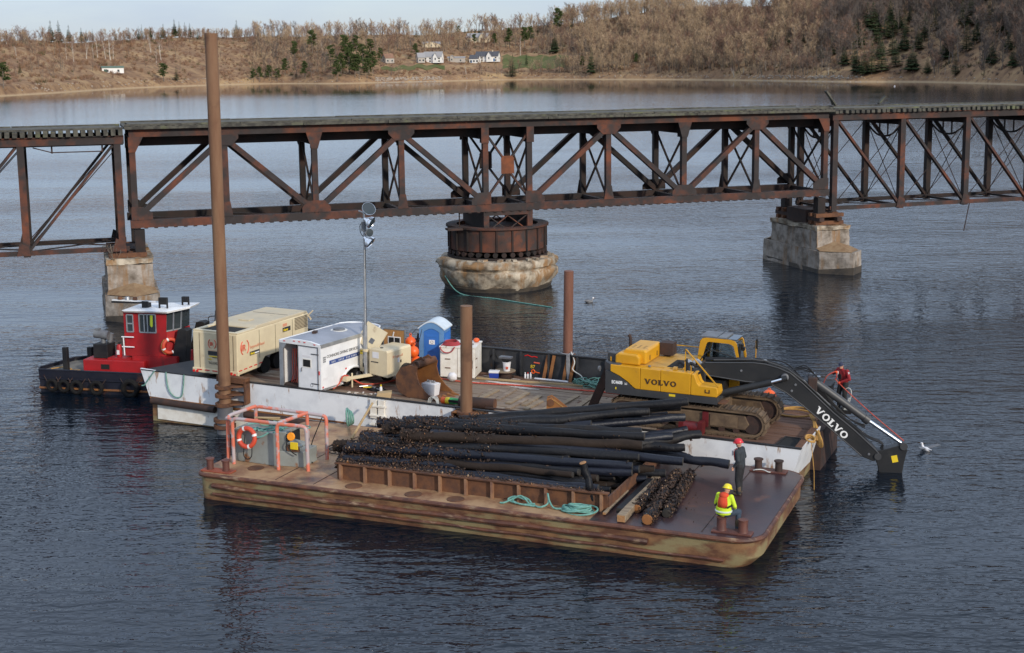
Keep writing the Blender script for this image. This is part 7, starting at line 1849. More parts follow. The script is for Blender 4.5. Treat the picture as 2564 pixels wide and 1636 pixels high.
# counterweight: round tail
tail = [(18.2, .92), (17.85, .95), (17.55, 1.25), (17.42, 1.8), (17.38, 2.4), (17.42, 3.0), (17.55, 3.6), (17.9, 3.86), (18.2, 3.88)]
b_ = ex(); b_.prism(tail, 'z', 1.14, 2.2); b_.build('counterweight', M['dark_machine'], EX, ang=25, bevel=.05)
b_ = ex(); b_.prism([(17.6, 1.3), (17.95, 1.2), (17.95, 1.5), (17.62, 1.6)], 'z', 2.2, 2.5); b_.build('tail_fairing', M['dark_machine'], EX, smooth=False, bevel=.03)
b_ = ex(); b_.lathe([(.1, 0), (.09, .06), (.02, .07)], (17.45, 1.0, 1.95), 14, rotm(ry=-math.pi / 2)); b_.build('tail_lamp', M['grey'], EX)
# right side panels
b_ = ex(); b_.prism([(17.86, 1.92), (18.2, 1.78), (18.5, 1.6), (18.68, 1.45), (18.78, 1.385), (18.94, 1.38), (18.94, 2.14), (17.86, 2.16)], 'y', .90, 1.3); b_.build('side_panel', M['yellow'], EX, smooth=False, bevel=.02)
for a, b in ((18.95, 19.67), (19.68, 20.74)):
    b_ = ex(); b_.prism([(a, 1.38), (b, 1.38), (b, 2.12), (a, 2.14)], 'y', .90, 1.3); b_.build('side_panel', M['yellow'], EX, smooth=False, bevel=.02)
b_ = ex(); b_.prism([(20.75, 1.38), (21.66, 1.38), (21.70, 1.5), (21.66, 1.72), (21.05, 1.73), (20.98, 1.80), (20.86, 2.10), (20.75, 2.10)], 'y', .90, 1.55); b_.build('front_step_box', M['yellow'], EX, smooth=False, bevel=.025)
b_ = ex(); b_.prism([(17.7, 1.14), (21.68, 1.14), (21.68, 1.375), (18.76, 1.375), (18.66, 1.44), (18.48, 1.59), (18.18, 1.77), (17.84, 1.90), (17.7, 1.92)], 'y', .885, 1.2); b_.build('lower_skirt', M['dark_machine'], EX, smooth=False)
b_ = ex(); b_.box(20.0, 20.22, .878, .884, 1.26, 1.34); b_.build('caution_label', M['yellow_flat'], EX, smooth=False)
b_ = ex(); b_.box(18.06, 18.1, .878, .884, 1.3, 1.38); b_.build('caution_label', M['yellow_flat'], EX, smooth=False)
b_ = ex(); b_.box(21.25, 21.42, .885, .899, 1.5, 1.53); b_.box(21.25, 21.28, .885, .899, 1.53, 1.62); b_.box(21.39, 21.42, .885, .899, 1.53, 1.62); b_.build('hand_grip', M['decal_brown'], EX, smooth=False)
b_ = ex(); b_.box(21.70, 21.95, .95, 1.45, 1.16, 1.2); b_.build('step_plate', M['rust'], EX, smooth=False)
# deck, engine bay, hood
b_ = ex(); b_.box(18.2, 20.3, 1.301, 3.6, 1.2, 2.15); b_.build('engine_deck', M['yellow_worn'], EX, smooth=False)
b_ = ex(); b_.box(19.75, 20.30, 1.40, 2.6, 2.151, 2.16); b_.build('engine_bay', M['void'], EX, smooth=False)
b_ = ex(); b_.box(20.31, 20.9, 1.301, 2.1, 1.2, 2.08); b_.build('pump_bay', M['black'], EX, smooth=False)
for i, (a, b, c, r_) in enumerate([(20.0, 1.6, 2.2, .05), (20.25, 1.75, 2.22, .07), (20.4, 1.6, 2.2, .05), (20.5, 1.9, 2.25, .06)]):
    b_ = ex(); b_.tube(curve_pts([(a, b, 2.1), (a + .1, b + .1, c + .1), (a + .3, b + .05, c)], 4), r_, 6); b_.build('hydraulic_fitting', M['alu'] if i % 2 else M['black'], EX)
b_ = ex(); b_.prism([(17.95, 2.16), (18.84, 2.16), (18.84, 2.42), (18.74, 2.52), (18.06, 2.54), (17.95, 2.46)], 'y', 1.12, 1.75); b_.build('hood', M['yellow'], EX, smooth=False, bevel=.05)
b_ = ex(); b_.prism([(18.15, 2.16), (19.0, 2.16), (19.0, 2.58), (18.95, 2.66), (18.25, 2.66), (18.15, 2.56)], 'y', 1.35, 3.05); hd = b_.build('hood', M['yellow'], EX, smooth=False, bevel=.05)
for i in range(9):
    b_ = ex(); b_.box(18.35 + (i % 3) * .2, 18.43 + (i % 3) * .2, 1.7 + (i // 3) * .16, 1.74 + (i // 3) * .16, 2.659, 2.665); b_.build('vent_slot', M['decal_brown'], hd, smooth=False)
for v in (1.75, 2.55):
    b_ = ex(); b_.box(19.001, 19.012, v, v + .05, 2.25, 2.42); b_.build('vent_slot', M['decal_brown'], hd, smooth=False)
b_ = ex(); b_.box(17.72, 17.88, 1.25, 1.45, 2.2, 2.36); b_.build('tank_cap_box', M['yellow'], EX, smooth=False, bevel=.02)
b_ = ex(); b_.tube(curve_pts([(18.0, 2.6, 2.2), (18.0, 2.6, 2.75), (17.93, 2.6, 2.9)], 4), .06, 8); b_.build('exhaust_stack', M['rust_dark'], EX)
b_ = ex(); b_.box(19.02, 19.5, 2.85, 3.3, 2.22, 2.66); b_.cyl((19.25, 3.05, 2.14), (19.25, 3.05, 2.24), .1, n=10); b_.build('air_cleaner', M['rust_dark'], EX, smooth=False)
b_ = ex(); b_.box(20.05, 20.18, 1.1, 1.26, 2.15, 2.23); b_.build('latch_block', M['yellow_worn'], EX, smooth=False)
b_ = ex(); b_.lathe([(.05, 0), (.05, .05), (.01, .06)], (19.2, 1.15, 2.15), 12); b_.build('filler_cap', M['grey'], EX)
b_ = ex(); b_.beam((20.50, 1.02, 2.1), (20.50, 1.05, 2.92), .03, .03); b_.beam((20.52, 1.02, 2.92), (21.70, .98, 1.72), .035, .035); b_.beam((20.72, 1.0, 2.05), (20.72, 1.0, 2.35), .025, .025); b_.build('handrail', M['yellow'], EX)
b_ = ex(); b_.tube([(19.3, 3.4, 2.16), (19.3, 3.4, 2.5), (20.4, 3.4, 2.5), (20.4, 3.4, 2.16)], .02, 6); b_.build('handrail', M['yellow'], EX)
b_ = ex(); b_.obox((20.52, 1.12, 2.36), (.06, .18, .42), rotm(rx=.1)); b_.build('mirror', M['black'], EX, smooth=False, bevel=.02)
# cab
c0, c1, cv0, cv1 = 20.42, 21.9, 2.92, 3.86
b_ = ex(); b_.box(c0, c1, cv0, cv1, 1.2, 2.0); b_.build('cab_base', M['yellow'], EX, smooth=False, bevel=.03)
def cab_frame(v):
    b_ = ex()
    o_ = [(c0, 2.0), (c0 - .02, 2.3), (c0 + .06, 2.85), (c0 + .14, 2.95), (c0 + .3, 2.98), (c1 - .35, 2.97), (c1 - .2, 2.93), (c1 - .12, 2.84), (c1 - .0, 2.3), (c1, 2.0)]
    i_ = [(c0 + .14, 2.0), (c0 + .16, 2.3), (c0 + .27, 2.72), (c0 + .32, 2.82), (c0 + .4, 2.84), (c1 - .4, 2.83), (c1 - .3, 2.80), (c1 - .22, 2.74), (c1 - .10, 2.3), (c1 - .09, 2.0)]
    b_.prism(o_ + i_[::-1], 'y', v - .03, v + .03); return b_
cab_frame(cv0).build('cab_frame', M['yellow'], EX, smooth=False)
cab_frame(cv1).build('cab_frame', M['yellow'], EX, smooth=False)
cabglass = glassy('tinted_cab_glass', (0.5, 0.6, 0.6), .03, 1.0)
b_ = ex(); b_.prism([(c0 + .15, 2.0), (c0 + .17, 2.3), (c0 + .3, 2.81), (c1 - .33, 2.80), (c1 - .12, 2.3), (c1 - .10, 2.0)], 'y', cv0 - .004, cv0 + .004); b_.build('side_window', cabglass, EX, smooth=False)
b_ = ex(); b_.hexa([(c1 - .02, cv0 + .05, 2.0), (c1, cv0 + .05, 2.0), (c1, cv1 - .05, 2.0), (c1 - .02, cv1 - .05, 2.0), (c1 - .16, cv0 + .05, 2.86), (c1 - .14, cv0 + .05, 2.86), (c1 - .14, cv1 - .05, 2.86), (c1 - .16, cv1 - .05, 2.86)]); b_.build('front_window', cabglass, EX, smooth=False)
b_ = ex(); b_.box(c0 + .02, c0 + .06, cv0 + .04, cv1 - .04, 2.0, 2.85); b_.build('cab_back', M['black'], EX, smooth=False)
b_ = ex(); b_.box(c0 + .05, c1 - .5, cv0 - .02, cv1 + .02, 2.981, 3.03); b_.build('roof_hatch', M['grey'], EX, smooth=False)
b_ = ex(); b_.box(c0 + .66, c0 + .68, cv0 - .01, cv1 + .01, 3.031, 3.04); b_.build('hatch_seam', M['black'], EX, smooth=False)
b_ = ex(); b_.box(c1 - .49, c1 - .13, cv0 + .02, cv1 - .02, 2.95, 2.985); b_.build('skylight', M['glass'], EX, smooth=False)
b_ = ex(); b_.box(c0 + .45, c0 + .8, 3.2, 3.65, 2.0, 2.25); b_.box(c0 + .42, c0 + .55, 3.2, 3.65, 2.2, 2.75); b_.build('operator_seat', M['black'], EX, smooth=False, bevel=.03)
for v, z in ((cv0 + .1, 2.7), (cv0 + .3, 2.55)):
    b_ = ex(); b_.box(c1 - .05, c1 + .08, v, v + .14, z, z + .13); b_.build('work_lamp', M['black'], EX, smooth=False, bevel=.015)
b_ = ex(); b_.box(c1 - .06, c1 + .02, cv0 - .02, cv0 + .06, 2.0, 2.85); b_.build('front_pillar', M['black'], EX, smooth=False)
b_ = ex(); b_.tube([(c1 + .02, cv1, 2.1), (c1 + .3, cv1 + .15, 2.1), (c1 + .3, cv1 + .15, 2.8)], .02, 6); b_.build('mirror_rail', M['yellow'], EX)
b_ = ex(); b_.obox((c1 + .34, cv1 + .12, 2.7), (.06, .22, .36), rotm(rz=.3)); b_.build('mirror', M['black'], EX, smooth=False, bevel=.02)
# boom assembly: laid out along its own axis (s, across, up) and swung a little to the left about its foot
BM_ = Matrix.Translation((.18, -.3, 0)) @ Matrix.Rotation(math.radians(14), 4, 'Z')
def bp(b_, name, m, parent=EX, smooth=False, bevel=0, kind=None):
    o = b_.build(name, m, parent, smooth=smooth, bevel=bevel, kind=kind)
    if parent is EX: o.matrix_basis = BM_
    else: o.matrix_basis = Matrix.Identity(4)
    return o
top = [(-.16, 2.13), (.12, 2.28), (1.04, 2.32), (1.74, 2.35), (2.17, 2.315), (2.6, 2.21), (2.99, 2.05), (3.46, 1.68), (4.53, .70), (5.26, .12), (5.86, -.42), (6.10, -.66)]
bot = [(6.08, -.86), (5.9, -.95), (5.50, -.79), (4.56, 0.0), (3.48, .87), (2.9, 1.30), (2.4, 1.55), (1.95, 1.61), (1.52, 1.63), (.27, 1.785), (-.16, 1.84)]
b_ = MB(); b_.prism(top + bot, 'y', 0, .54); bp(b_, 'boom', M['boom'], bevel=.02)
for nm_, ps in (('boom_flange', top[1:]), ('boom_flange', bot[2:])):
    b_ = MB()
    b_.tube([(q[0], -.008, q[1] + (-.025 if ps is not None and nm_ and q in top else .025)) for q in ps], .022, 4); bp(b_, nm_, M['dark_machine'])
b_ = MB(); b_.cyl((0, -.1, 1.98), (0, .64, 1.98), .12, n=14); bp(b_, 'foot_pin', M['dark_machine'], smooth=True)
for v in (2.0, 2.72):
    b_ = ex(); b_.box(20.5, 20.95, v - .045, v + .045, 1.2, 2.08); b_.build('boom_bracket', M['dark_machine'], EX, smooth=False)
b_ = ex(); b_.box(20.31, 21.55, 2.12, 2.9, 1.2, 1.62); b_.build('boom_well', M['black'], EX, smooth=False)
b_ = MB(); b_.lathe([(.13, -.06), (.13, .06), (.1, .08)], (2.83, -.06, 1.88), 16, rotm(rx=math.pi / 2)); bp(b_, 'pin_boss', M['grey'], smooth=True)
for u, w in ((3.2, 1.62), (3.08, 1.4), (1.35, 2.03), (5.75, -.7)):
    b_ = MB(); b_.lathe([(.045, 0), (.04, .03), (.01, .035)], (u, 0, w), 10, rotm(rx=math.pi / 2)); bp(b_, 'grease_boss', M['grey'], smooth=True)
for v in (-.2, .74):
    b_ = MB(); b_.cyl((.74, v, 1.27), (2.38, v, 1.72), .125, n=14); b_.cyl((.66, v, 1.25), (.76, v, 1.275), .15, n=14); cy = bp(b_, 'boom_cylinder', M['boom'], smooth=True)
    b_ = MB(); b_.cyl((2.38, v, 1.72), (2.74, v, 1.84), .05, n=12); bp(b_, 'chrome_rod', M['chrome'], cy, True)
    b_ = MB(); b_.cyl((2.72, v, 1.835), (2.9, v, 1.89), .1, n=12); bp(b_, 'rod_eye', M['boom'], cy, True)
b_ = MB(); b_.cyl((3.74, .27, 1.78), (5.68, .27, .43), .135, n=16); b_.cyl((5.56, .27, .515), (5.72, .27, .40), .16, n=16); ac = bp(b_, 'arm_cylinder', M['dark_machine'], smooth=True)
b_ = MB(); b_.cyl((5.69, .27, .42), (6.82, .27, -.32), .065, n=14); bp(b_, 'chrome_rod', M['chrome'], ac, True)
b_ = MB(); b_.box(3.62, 3.94, .12, .42, 1.35, 1.86); bp(b_, 'cylinder_bracket', M['rust_dark'], bevel=.04)
b_ = MB(); b_.prism([(5.98, -.6), (6.3, -.52), (6.7, -.38), (6.88, -.27), (7.0, -.33), (7.02, -.56), (6.94, -.95), (6.8, -2.2), (6.3, -2.2), (6.08, -1.15), (5.96, -.86)], 'y', .08, .46); bp(b_, 'arm', M['boom'], bevel=.02)
b_ = MB(); b_.lathe([(.13, -.03), (.13, .03)], (6.9, .06, -.38), 14, rotm(rx=math.pi / 2)); bp(b_, 'arm_pin', M['dark_machine'], smooth=True)
b_ = MB(); b_.lathe([(.12, -.03), (.12, .03)], (6.05, -.03, -.76), 14, rotm(rx=math.pi / 2)); bp(b_, 'arm_pin', M['dark_machine'], smooth=True)
b_ = MB(); b_.obox((6.62, .072, -.84), (.2, .012, .24), rotm(ry=-.25)); bp(b_, 'warning_label', M['yellow_flat'])
for k_ in range(5):
    v = .12 + k_ * .07; dz = .05 + .02 * (k_ % 2)
    b_ = MB(); b_.tube(curve_pts([(.1, v, 2.3 + dz)] + [(q[0], v, q[1] + dz + (.09 if i in (3, 4) and k_ > 2 else 0)) for i, q in enumerate(top[2:-2])] + [(5.7, v, -.2 + dz), (6.05, v, -.28), (6.22, v, -.4), (6.15, v, -.58)], 3), .022, 5); bp(b_, 'hose', M['hose'], smooth=True)
for k_ in range(2):
    v = .08 + k_ * .12
    b_ = MB(); b_.tube([(.4, v, 2.35), (1.72, v, 2.42), (2.17, v, 2.39), (2.9, v, 2.15), (3.5, v, 1.72), (4.4, v, .9)], .026, 6); bp(b_, 'steel_pipe', M['alu'] if k_ else M['dark_machine'], smooth=True)
for k_ in range(3):
    b_ = MB(); b_.tube(curve_pts([(3.1, .22 + .05 * k_, 2.08), (3.5, .22, 2.1 + .08 * k_), (3.85, .24, 1.95), (4.05, .24, 1.7)], 5), .022, 5); bp(b_, 'hose', M['hose'], smooth=True)
    b_ = MB(); b_.tube(curve_pts([(4.1, .18 + .04 * k_, 1.5), (4.5, .18, .9 + .05 * k_), (5.1, .18, .45), (5.6, .18, .26 - .05 * k_)], 5), .02, 5); bp(b_, 'hose', M['hose'], smooth=True)
b_ = ex(); b_.tube(curve_pts([(20.6, 2.3, 2.2), (20.9, 2.5, 2.6), (21.4, 2.5, 2.55), (21.9, 2.55, 2.42)], 5), .022, 5); b_.build('hose', M['hose'], EX)
for k_ in range(2):
    b_ = MB(); b_.box(3.7 + .18 * k_, 3.86 + .18 * k_, .24, .3, 1.96 - .1 * k_, 2.0 - .1 * k_); bp(b_, 'hose_coupling', M['chrome'])
# slab-serif lettering
def volvo(parent, m0, h, mat_, gap=.16):
    """five letters in a wide slab-serif face, each one mesh"""
    H_ = h
    def V_(b_, x):
        b_.prism([(x, H_), (x + .34 * H_, H_), (x + .56 * H_, .34 * H_), (x + .56 * H_, 0), (x + .44 * H_, 0)], 'z', 0, .006)
        b_.prism([(x + .565 * H_, 0), (x + .565 * H_, .30 * H_), (x + .84 * H_, H_), (x + 1.06 * H_, H_), (x + .68 * H_, 0)], 'z', 0, .006)
        b_.prism([(x - .1 * H_, H_), (x - .1 * H_, .88 * H_), (x + .04 * H_, .88 * H_), (x - .001, H_)], 'z', 0, .006); b_.prism([(x + 1.061 * H_, H_), (x + 1.02 * H_, .88 * H_), (x + 1.16 * H_, .88 * H_), (x + 1.16 * H_, H_)], 'z', 0, .006)
        return 1.16
    def O_(b_, x):
        k = 20; cx, cy = x + .58 * H_, H_ / 2
        vs_ = []
        for z in (0, .006):
            for rx_, ry_ in ((.58, .52), (.30, .34)):
                vs_ += [(cx + rx_ * H_ * math.cos(6.2832 * i / k), cy + ry_ * H_ * math.sin(6.2832 * i / k), z) for i in range(k)]
        fs_ = []
        for i in range(k):
            j = (i + 1) % k
            fs_ += [(2 * k + i, 2 * k + j, 3 * k + j, 3 * k + i), (i, j, 2 * k + j, 2 * k + i), (k + j, k + i, 3 * k + i, 3 * k + j)]
        b_.add(vs_, fs_); return 1.16
    def L_(b_, x):
        b_.prism([(x, 0), (x + .9 * H_, 0), (x + .96 * H_, .38 * H_), (x + .82 * H_, .38 * H_), (x + .72 * H_, .16 * H_), (x + .46 * H_, .16 * H_), (x + .46 * H_, .87 * H_), (x + .58 * H_, .87 * H_), (x + .58 * H_, H_), (x, H_), (x, .87 * H_), (x + .13 * H_, .87 * H_), (x + .13 * H_, .13 * H_), (x, .13 * H_)], 'z', 0, .006); return .96
    x = 0
    for f in (V_, O_, L_, V_, O_):
        b_ = MB(); w_ = f(b_, x); o = b_.build('letter', mat_, parent, smooth=False); o.matrix_basis = m0; x += (w_ + gap) * H_
volvo(EX, plane_m((19.12 - base[0], .893 - base[1], 1.60), (1, 0, .0), (0, 0, 1)), .185, M['decal_brown'], .12)
dd = Vector((4.53 - 3.46, 0, .70 - 1.68)).normalized()
volvo(EX, BM_ @ plane_m((3.87, -.012, .73), dd, (-dd.z, 0, dd.x)), .235, M['decal_white'], .10)
text('model_number', 'EC460B', .155, M['decal_white'], EX, plane_m((17.92 - base[0], .882 - base[1], 1.50), (1, 0, 0), (0, 0, 1)), .003, bold=.006, sx=.78)
text('model_suffix', 'LC', .09, M['decal_white'], EX, plane_m((18.40 - base[0], .882 - base[1], 1.50), (1, 0, 0), (0, 0, 1)), .003, bold=.004, sx=.8)

# ---- gear at the right end of the barge
t = thing('anchor_buoy', 'orange buoy half hidden under the excavator boom', 'buoy', FM, (22.3, 5.9, .35)); b_ = MB(); b_.sphere((0, 0, 0), (.26, .26, .24), 18, 12); b_.build('float', M['orange'], t); b_ = MB(); b_.torus((0, 0, .25), .05, .015, rotm(rx=1.57), 10, 5); b_.build('eye', M['orange'], t)
b_ = MB()
for pts in ([(22.9, 5.3, .08), (23.4, 5.7, .1), (23.9, 5.5, .12)], [(23.0, 4.5, .07), (23.5, 4.4, .08), (24.0, 4.6, .1), (24.2, 4.3, .3)], [(22.8, 5.1, .1), (23.5, 5.3, .12), (24.2, 5.0, .12)]):
    b_.tube(curve_pts(pts, 6), .035, 6)
single(b_.build('tow_line', M['yellow_rope']), 'yellow towing line lying across the planks below the boom', 'rope', FM)
b_ = MB(); rr = random.Random(2)
for i in range(7): b_.tube(curve_pts([(24.2 + rr.uniform(-.05, .05), 4.0, .32), (24.42 + rr.uniform(-.06, .06), 3.5, .3), (24.58 + rr.uniform(-.05, .05), 3.0, .28), (24.72 + rr.uniform(-.06, .1), 2.6, .14 - .1 * rr.random()), (24.85 + rr.uniform(-.1, .1), 2.35, -.1)], 5), .032, 6)
for i in range(4): b_.torus((24.85, 2.35, -.05), .2 + .03 * i, .03, rotm(ry=1.3, rz=.3 + .1 * i), 18, 6)
single(b_.build('rope_bundle', M['yellow_rope']), 'bundle of yellow rope tied over the right end wall', 'rope', FM)
b_ = MB()
for i in range(3): b_.torus((24.78, 1.25, .2 + .03 * i), .16, .03, rotm(rx=.2 * i, ry=.3), 16, 6)
b_.tube([(24.8, 1.3, .2), (25.0, 1.0, -.8), (25.05, .9, -1.45)], .012, 5)
single(b_.build('rope_hank', M['yellow_rope']), 'small hank of yellow rope with a thin line down to the water', 'rope', FM)
t = thing('steel_box', 'black steel box at the far right corner beside the red jacketed man', 'box', FM, (24.25, 5.75, .03)); b_ = MB(); b_.box(-.35, .35, -.3, .4, 0, 1.0); b_.build('box_body', M['black'], t, smooth=False, bevel=.02); b_ = MB(); b_.box(-.38, .38, -.33, .43, 1.0, 1.05); b_.build('box_lid', M['black'], t, smooth=False)
b_ = MB(); b_.tube([(25.25, 5.75, .62), (25.0, 5.7, -.05)], .045, 8); b_.tube(curve_pts([(25.05, 5.74, .92), (25.2, 5.72, 1.0), (25.3, 5.7, .9), (25.28, 5.7, .6), (25.12, 5.7, .1)], 5), .016, 5)
single(b_.build('boarding_pole', M['white_rope']), 'white padded pole with line loop beside the man in the red jacket', 'pole', FM)
t = thing('deck_winch', 'dark red deck winch beside the near track of the excavator', 'winch', FM, (20.9, .62, .03)); b_ = MB(); b_.box(-.3, .3, -.2, .2, 0, .12); b_.build('base', M['rust_dark'], t, smooth=False); b_ = MB(); b_.cyl((-.25, 0, .32), (.25, 0, .32), .2, n=16); b_.build('drum', M['maroon'], t); b_ = MB(); b_.box(.26, .42, -.2, .2, .12, .55); b_.box(-.4, -.26, -.2, .2, .12, .5); b_.build('side_frame', M['maroon'], t, smooth=False)
# tidal rope on the water behind the barge, floating birds
single(MB().tube(curve_pts([(-4.2, 84.2, .9), (-3.2, 82.6, .04), (-1.0, 80.7, .02), (.3, 79.4, .02), (2.3, 77.5, .02)], 6), .035, 5).build('water_line', M['teal_rope']), 'pale teal line stretched on the water from the round pier', 'rope')
# ------------------------------------------------------------------ black logs on the near barge
FNI = FN.inverted()
def pn(x, y, w):
    p = FNI @ at_z(x, y, .9 + w); return Vector((p.x, p.y, w))
def r8(x, y): return (1350 + x / 3.44, 1000 + y / 3.44)
rl = random.Random(21)
LOGS = []
def log(p, q, r0, r1, label, group='black logs heaped on the near barge', mat_=None, end_=None, fresh=False, clump=True):
    p, q = Vector(p), Vector(q)
    t = thing('log', label, 'log', FN, p, 0, group)
    d = q - p; k = 14; s_ = rl.uniform(0, 99)
    pts = [d * (i / k) + mnoise.noise_vector(Vector((i * .35, s_, 0))) * Vector((.05, .10, .07)) * (1 if 0 < i < k else .3) for i in range(k + 1)]
    rr_ = [(r0 + (r1 - r0) * i / k) * (1 + .22 * mnoise.noise(Vector((i * 1.3, s_, 3)))) for i in range(k + 1)]
    b_ = MB(); b_.tube(pts, rr_, 12, caps=False, jit=.11, rnd=rl); b_.build('bark', mat_ or rl.choice([M['log'], M['log'], M['log_brown'], M['log_blue']]), t, ang=60)
    for i, s2 in ((0, -1), (k, 1)):
        c = pts[i]; dn = (pts[i] - pts[i - 1 if i else 1]).normalized(); m_ = dn.to_track_quat('Z', 'Y').to_matrix()
        b_ = MB(); b_.lathe([(rr_[i] * 1.0, -.004), (rr_[i] * .9, .018), (rr_[i] * .3, .022)], c, 12, m_); b_.build('cut_end', (M['log_fresh'] if fresh and i else end_ or M['log_end']), t, 'pale freshly cut end' if fresh and i else None)
    if clump: LOGS.append((p, q, (r0 + r1) / 2))
    return t
vis = [  # right end (photo px), w, left end px, w, label or None
 (r8(1280, 22), 2.10, (1150, 1053), 1.42, 'uppermost black log at the back, its right end rising highest'),
 (r8(1215, 70), 1.80, (1165, 1066), 1.38, None), (r8(945, 105), 1.80, (1120, 1072), 1.40, 'black log with a pale knot at its right end near the back'),
 (r8(1250, 158), 1.48, (1230, 1085), 1.28, None), (r8(1100, 140), 1.5, (1200, 1078), 1.3, None),
 (r8(1270, 265), 1.12, (1420, 1120), .95, None), (r8(1140, 320), 1.1, (1400, 1128), .95, None), (r8(1385, 305), 1.02, (1480, 1130), .9, 'black log whose right end overhangs the white wall left of the red helmeted man'),
 (r8(905, 318), 1.45, (985, 1062), 1.48, 'straight bluish black log along the top of the pile'), (r8(880, 285), 1.48, (1100, 1060), 1.5, None), (r8(885, 398), 1.22, (1005, 1088), 1.34, None),
 (r8(1250, 418), .84, (1460, 1112), .92, None), (r8(1235, 535), .86, (1080, 1088), 1.26, 'long black log slanting forward across the middle of the pile'),
 (r8(1635, 560), .30, (1520, 1118), .62, 'single black log lying furthest right, its end at the standing man'),
 (r8(800, 575), .78, (870, 1118), .92, None), (r8(800, 630), .60, (850, 1150), .52, 'front black log resting just above the rack flange'), (r8(855, 500), .98, (900, 1105), 1.05, None),
 (r8(1085, 640), .30, (1290, 1175), .36, None), (r8(985, 605), .42, (1250, 1168), .5, None), (r8(930, 685), .18, (1180, 1180), .26, None), (r8(860, 605), .62, (1000, 1140), .6, None),
 ((1420, 1075), 1.42, (947, 1060), 1.16, 'black log projecting furthest left at the top of the pile, over the white wall'), ((1330, 1098), 1.2, (905, 1092), 1.0, None), ((1300, 1128), .95, (838, 1117), .72, 'brownish log projecting left beyond the rack at mid height'),
 ((1290, 1150), .62, (878, 1148), .5, None), ((1260, 1072), 1.38, (960, 1075), 1.28, None), ((1480, 1062), 1.5, (1010, 1055), 1.34, None), ((1250, 1130), .72, (862, 1128), .72, None), ((1240, 1165), .42, (845, 1158), .44, None)]
for R_, w1, L_, w0, lb in vis:
    q, p = pn(*R_, w1), pn(*L_, w0)
    log(p, q, rl.uniform(.145, .19), rl.uniform(.115, .15), lb or 'black tarred log lying lengthwise in the pile on the near barge')
# the logs underneath carry the pile
for w, v0, v1, u0, u1 in [(.13, 1.27, 6.1, 5.1, 13.6), (.37, 1.5, 5.9, 5.2, 13.3), (.60, 1.9, 5.7, 5.3, 13.0), (.84, 2.6, 5.5, 5.6, 12.6)]:
    v = v0
    while v < v1:
        a = rl.uniform(-.15, .22)
        log((u0 + rl.uniform(-.3, .5), v, w), (u1 + rl.uniform(-.9, .2), v + a, w + rl.uniform(-.02, .03)), rl.uniform(.12, .14), rl.uniform(.10, .12), 'black tarred log lying lengthwise in the pile on the near barge')
        v += .29
log((13.48, 1.03, .02), (13.06, .98, 1.38), .115, .115, 'short black post leaning upright in front of the pile with a bright cut end', fresh=True, clump=False)
# timbers laid across the deck, right of the rack
def timber(p, q, w, h, lb, m_='timber', endm='log_fresh'):
    t = thing('deck_timber', lb, 'timber', FN, p); d = Vector(q) - Vector(p)
    MBt = MB(); MBt.beam((0, 0, 0), d, w, h); MBt.build('beam', M[m_], t, smooth=False, bevel=.02)
    MBt = MB(); MBt.beam(-d.normalized() * .006, d.normalized() * .002, w * .86, h * .86); MBt.build('sawn_end', M[endm], t, smooth=False)
timber(pn(*r8(705, 1030), .12), pn(*r8(1010, 690), .12), .26, .22, 'pale squared timber laid across the deck right of the log rack')
timber(pn(*r8(560, 985), .07), pn(*r8(760, 790), .07), .10, .08, 'thin grey board lying left of the pale squared timber')
timber(pn(*r8(690, 960), .16), pn(*r8(960, 700), .16), .20, .16, 'dark weathered timber under the left side of the pale squared timber', 'log', 'log_end')
log(pn(*r8(840, 945), .12), pn(*r8(1030, 715), .12), .13, .12, 'dark log with orange broken end right of the pale squared timber', None, None, M['rust_orange'])
log(pn(*r8(930, 1040), .15), pn(*r8(1190, 640), .15), .16, .15, 'weed covered log across the deck, between the orange ended log and the bluish one', None, None, M['rust_orange'])
log(pn(*r8(1095, 985), .12), pn(*r8(1310, 640), .12), .14, .13, 'bluish black log lying furthest right across the deck')
# marine growth hanging on the butt ends of the pile
wv, wf, wm, off = [], [], [], 0
def tuft(c, s_):
    global off
    d = [Vector((rl.gauss(0, 1), rl.gauss(0, 1), rl.gauss(0, 1))).normalized() * s_ * rl.uniform(.5, 1.2) for _ in range(4)]
    wv.append(np.array([tuple(c + q) for q in d])); wf.append(np.array([(0, 1, 2), (0, 2, 3), (0, 3, 1), (1, 3, 2)]) + off); off += 4
    wm.append(np.full(4, 1 if s_ < .06 and rl.random() < .13 else 0))
for p, q, r_ in LOGS:
    d = q - p; L = d.length; across = abs(d.y) > abs(d.x)
    for i in range(int(L * 260)):
        s_ = rl.random(); c = p + d * s_
        dens = 1.0 if across else max(0.02, min(1, (10.2 - c.x) / 3.2)) * (1 if c.z > .3 else .4)
        if mnoise.noise(Vector((c.x * .8, c.y * 1.3, c.z * 2))) < .15 - dens * .7 or rl.random() > dens: continue
        a = rl.uniform(0, 6.28); o = Vector((0, math.cos(a), math.sin(a))) if not across else Vector((math.cos(a), 0, math.sin(a)))
        sz = rl.uniform(.03, .07) if rl.random() < .75 else rl.uniform(.06, .12)
        tuft(c + o * (r_ * rl.uniform(.95, 1.25)), sz)
for i in range(1700):
    u = 4.7 + 9 * rl.random() ** 1.5; v = rl.uniform(.86, 1.3); tuft(Vector((u, v, .6 if v < 1.0 else rl.uniform(.3, .6))), rl.uniform(.02, .06))
for i in range(260):
    u, v = rl.gauss(15.2, .5), rl.gauss(1.9, 1.1)
    if .2 < v < 6 and 14 < u < 16.6: tuft(Vector((u, v, .02)), rl.uniform(.012, .045))
tag(tri_mesh('marine_growth', wv, wf, wm, [M['weed'], M['weed_spot']]), 'dark mussel and weed growth clinging to the butts of the logs', None, None, 'stuff').matrix_world = FN
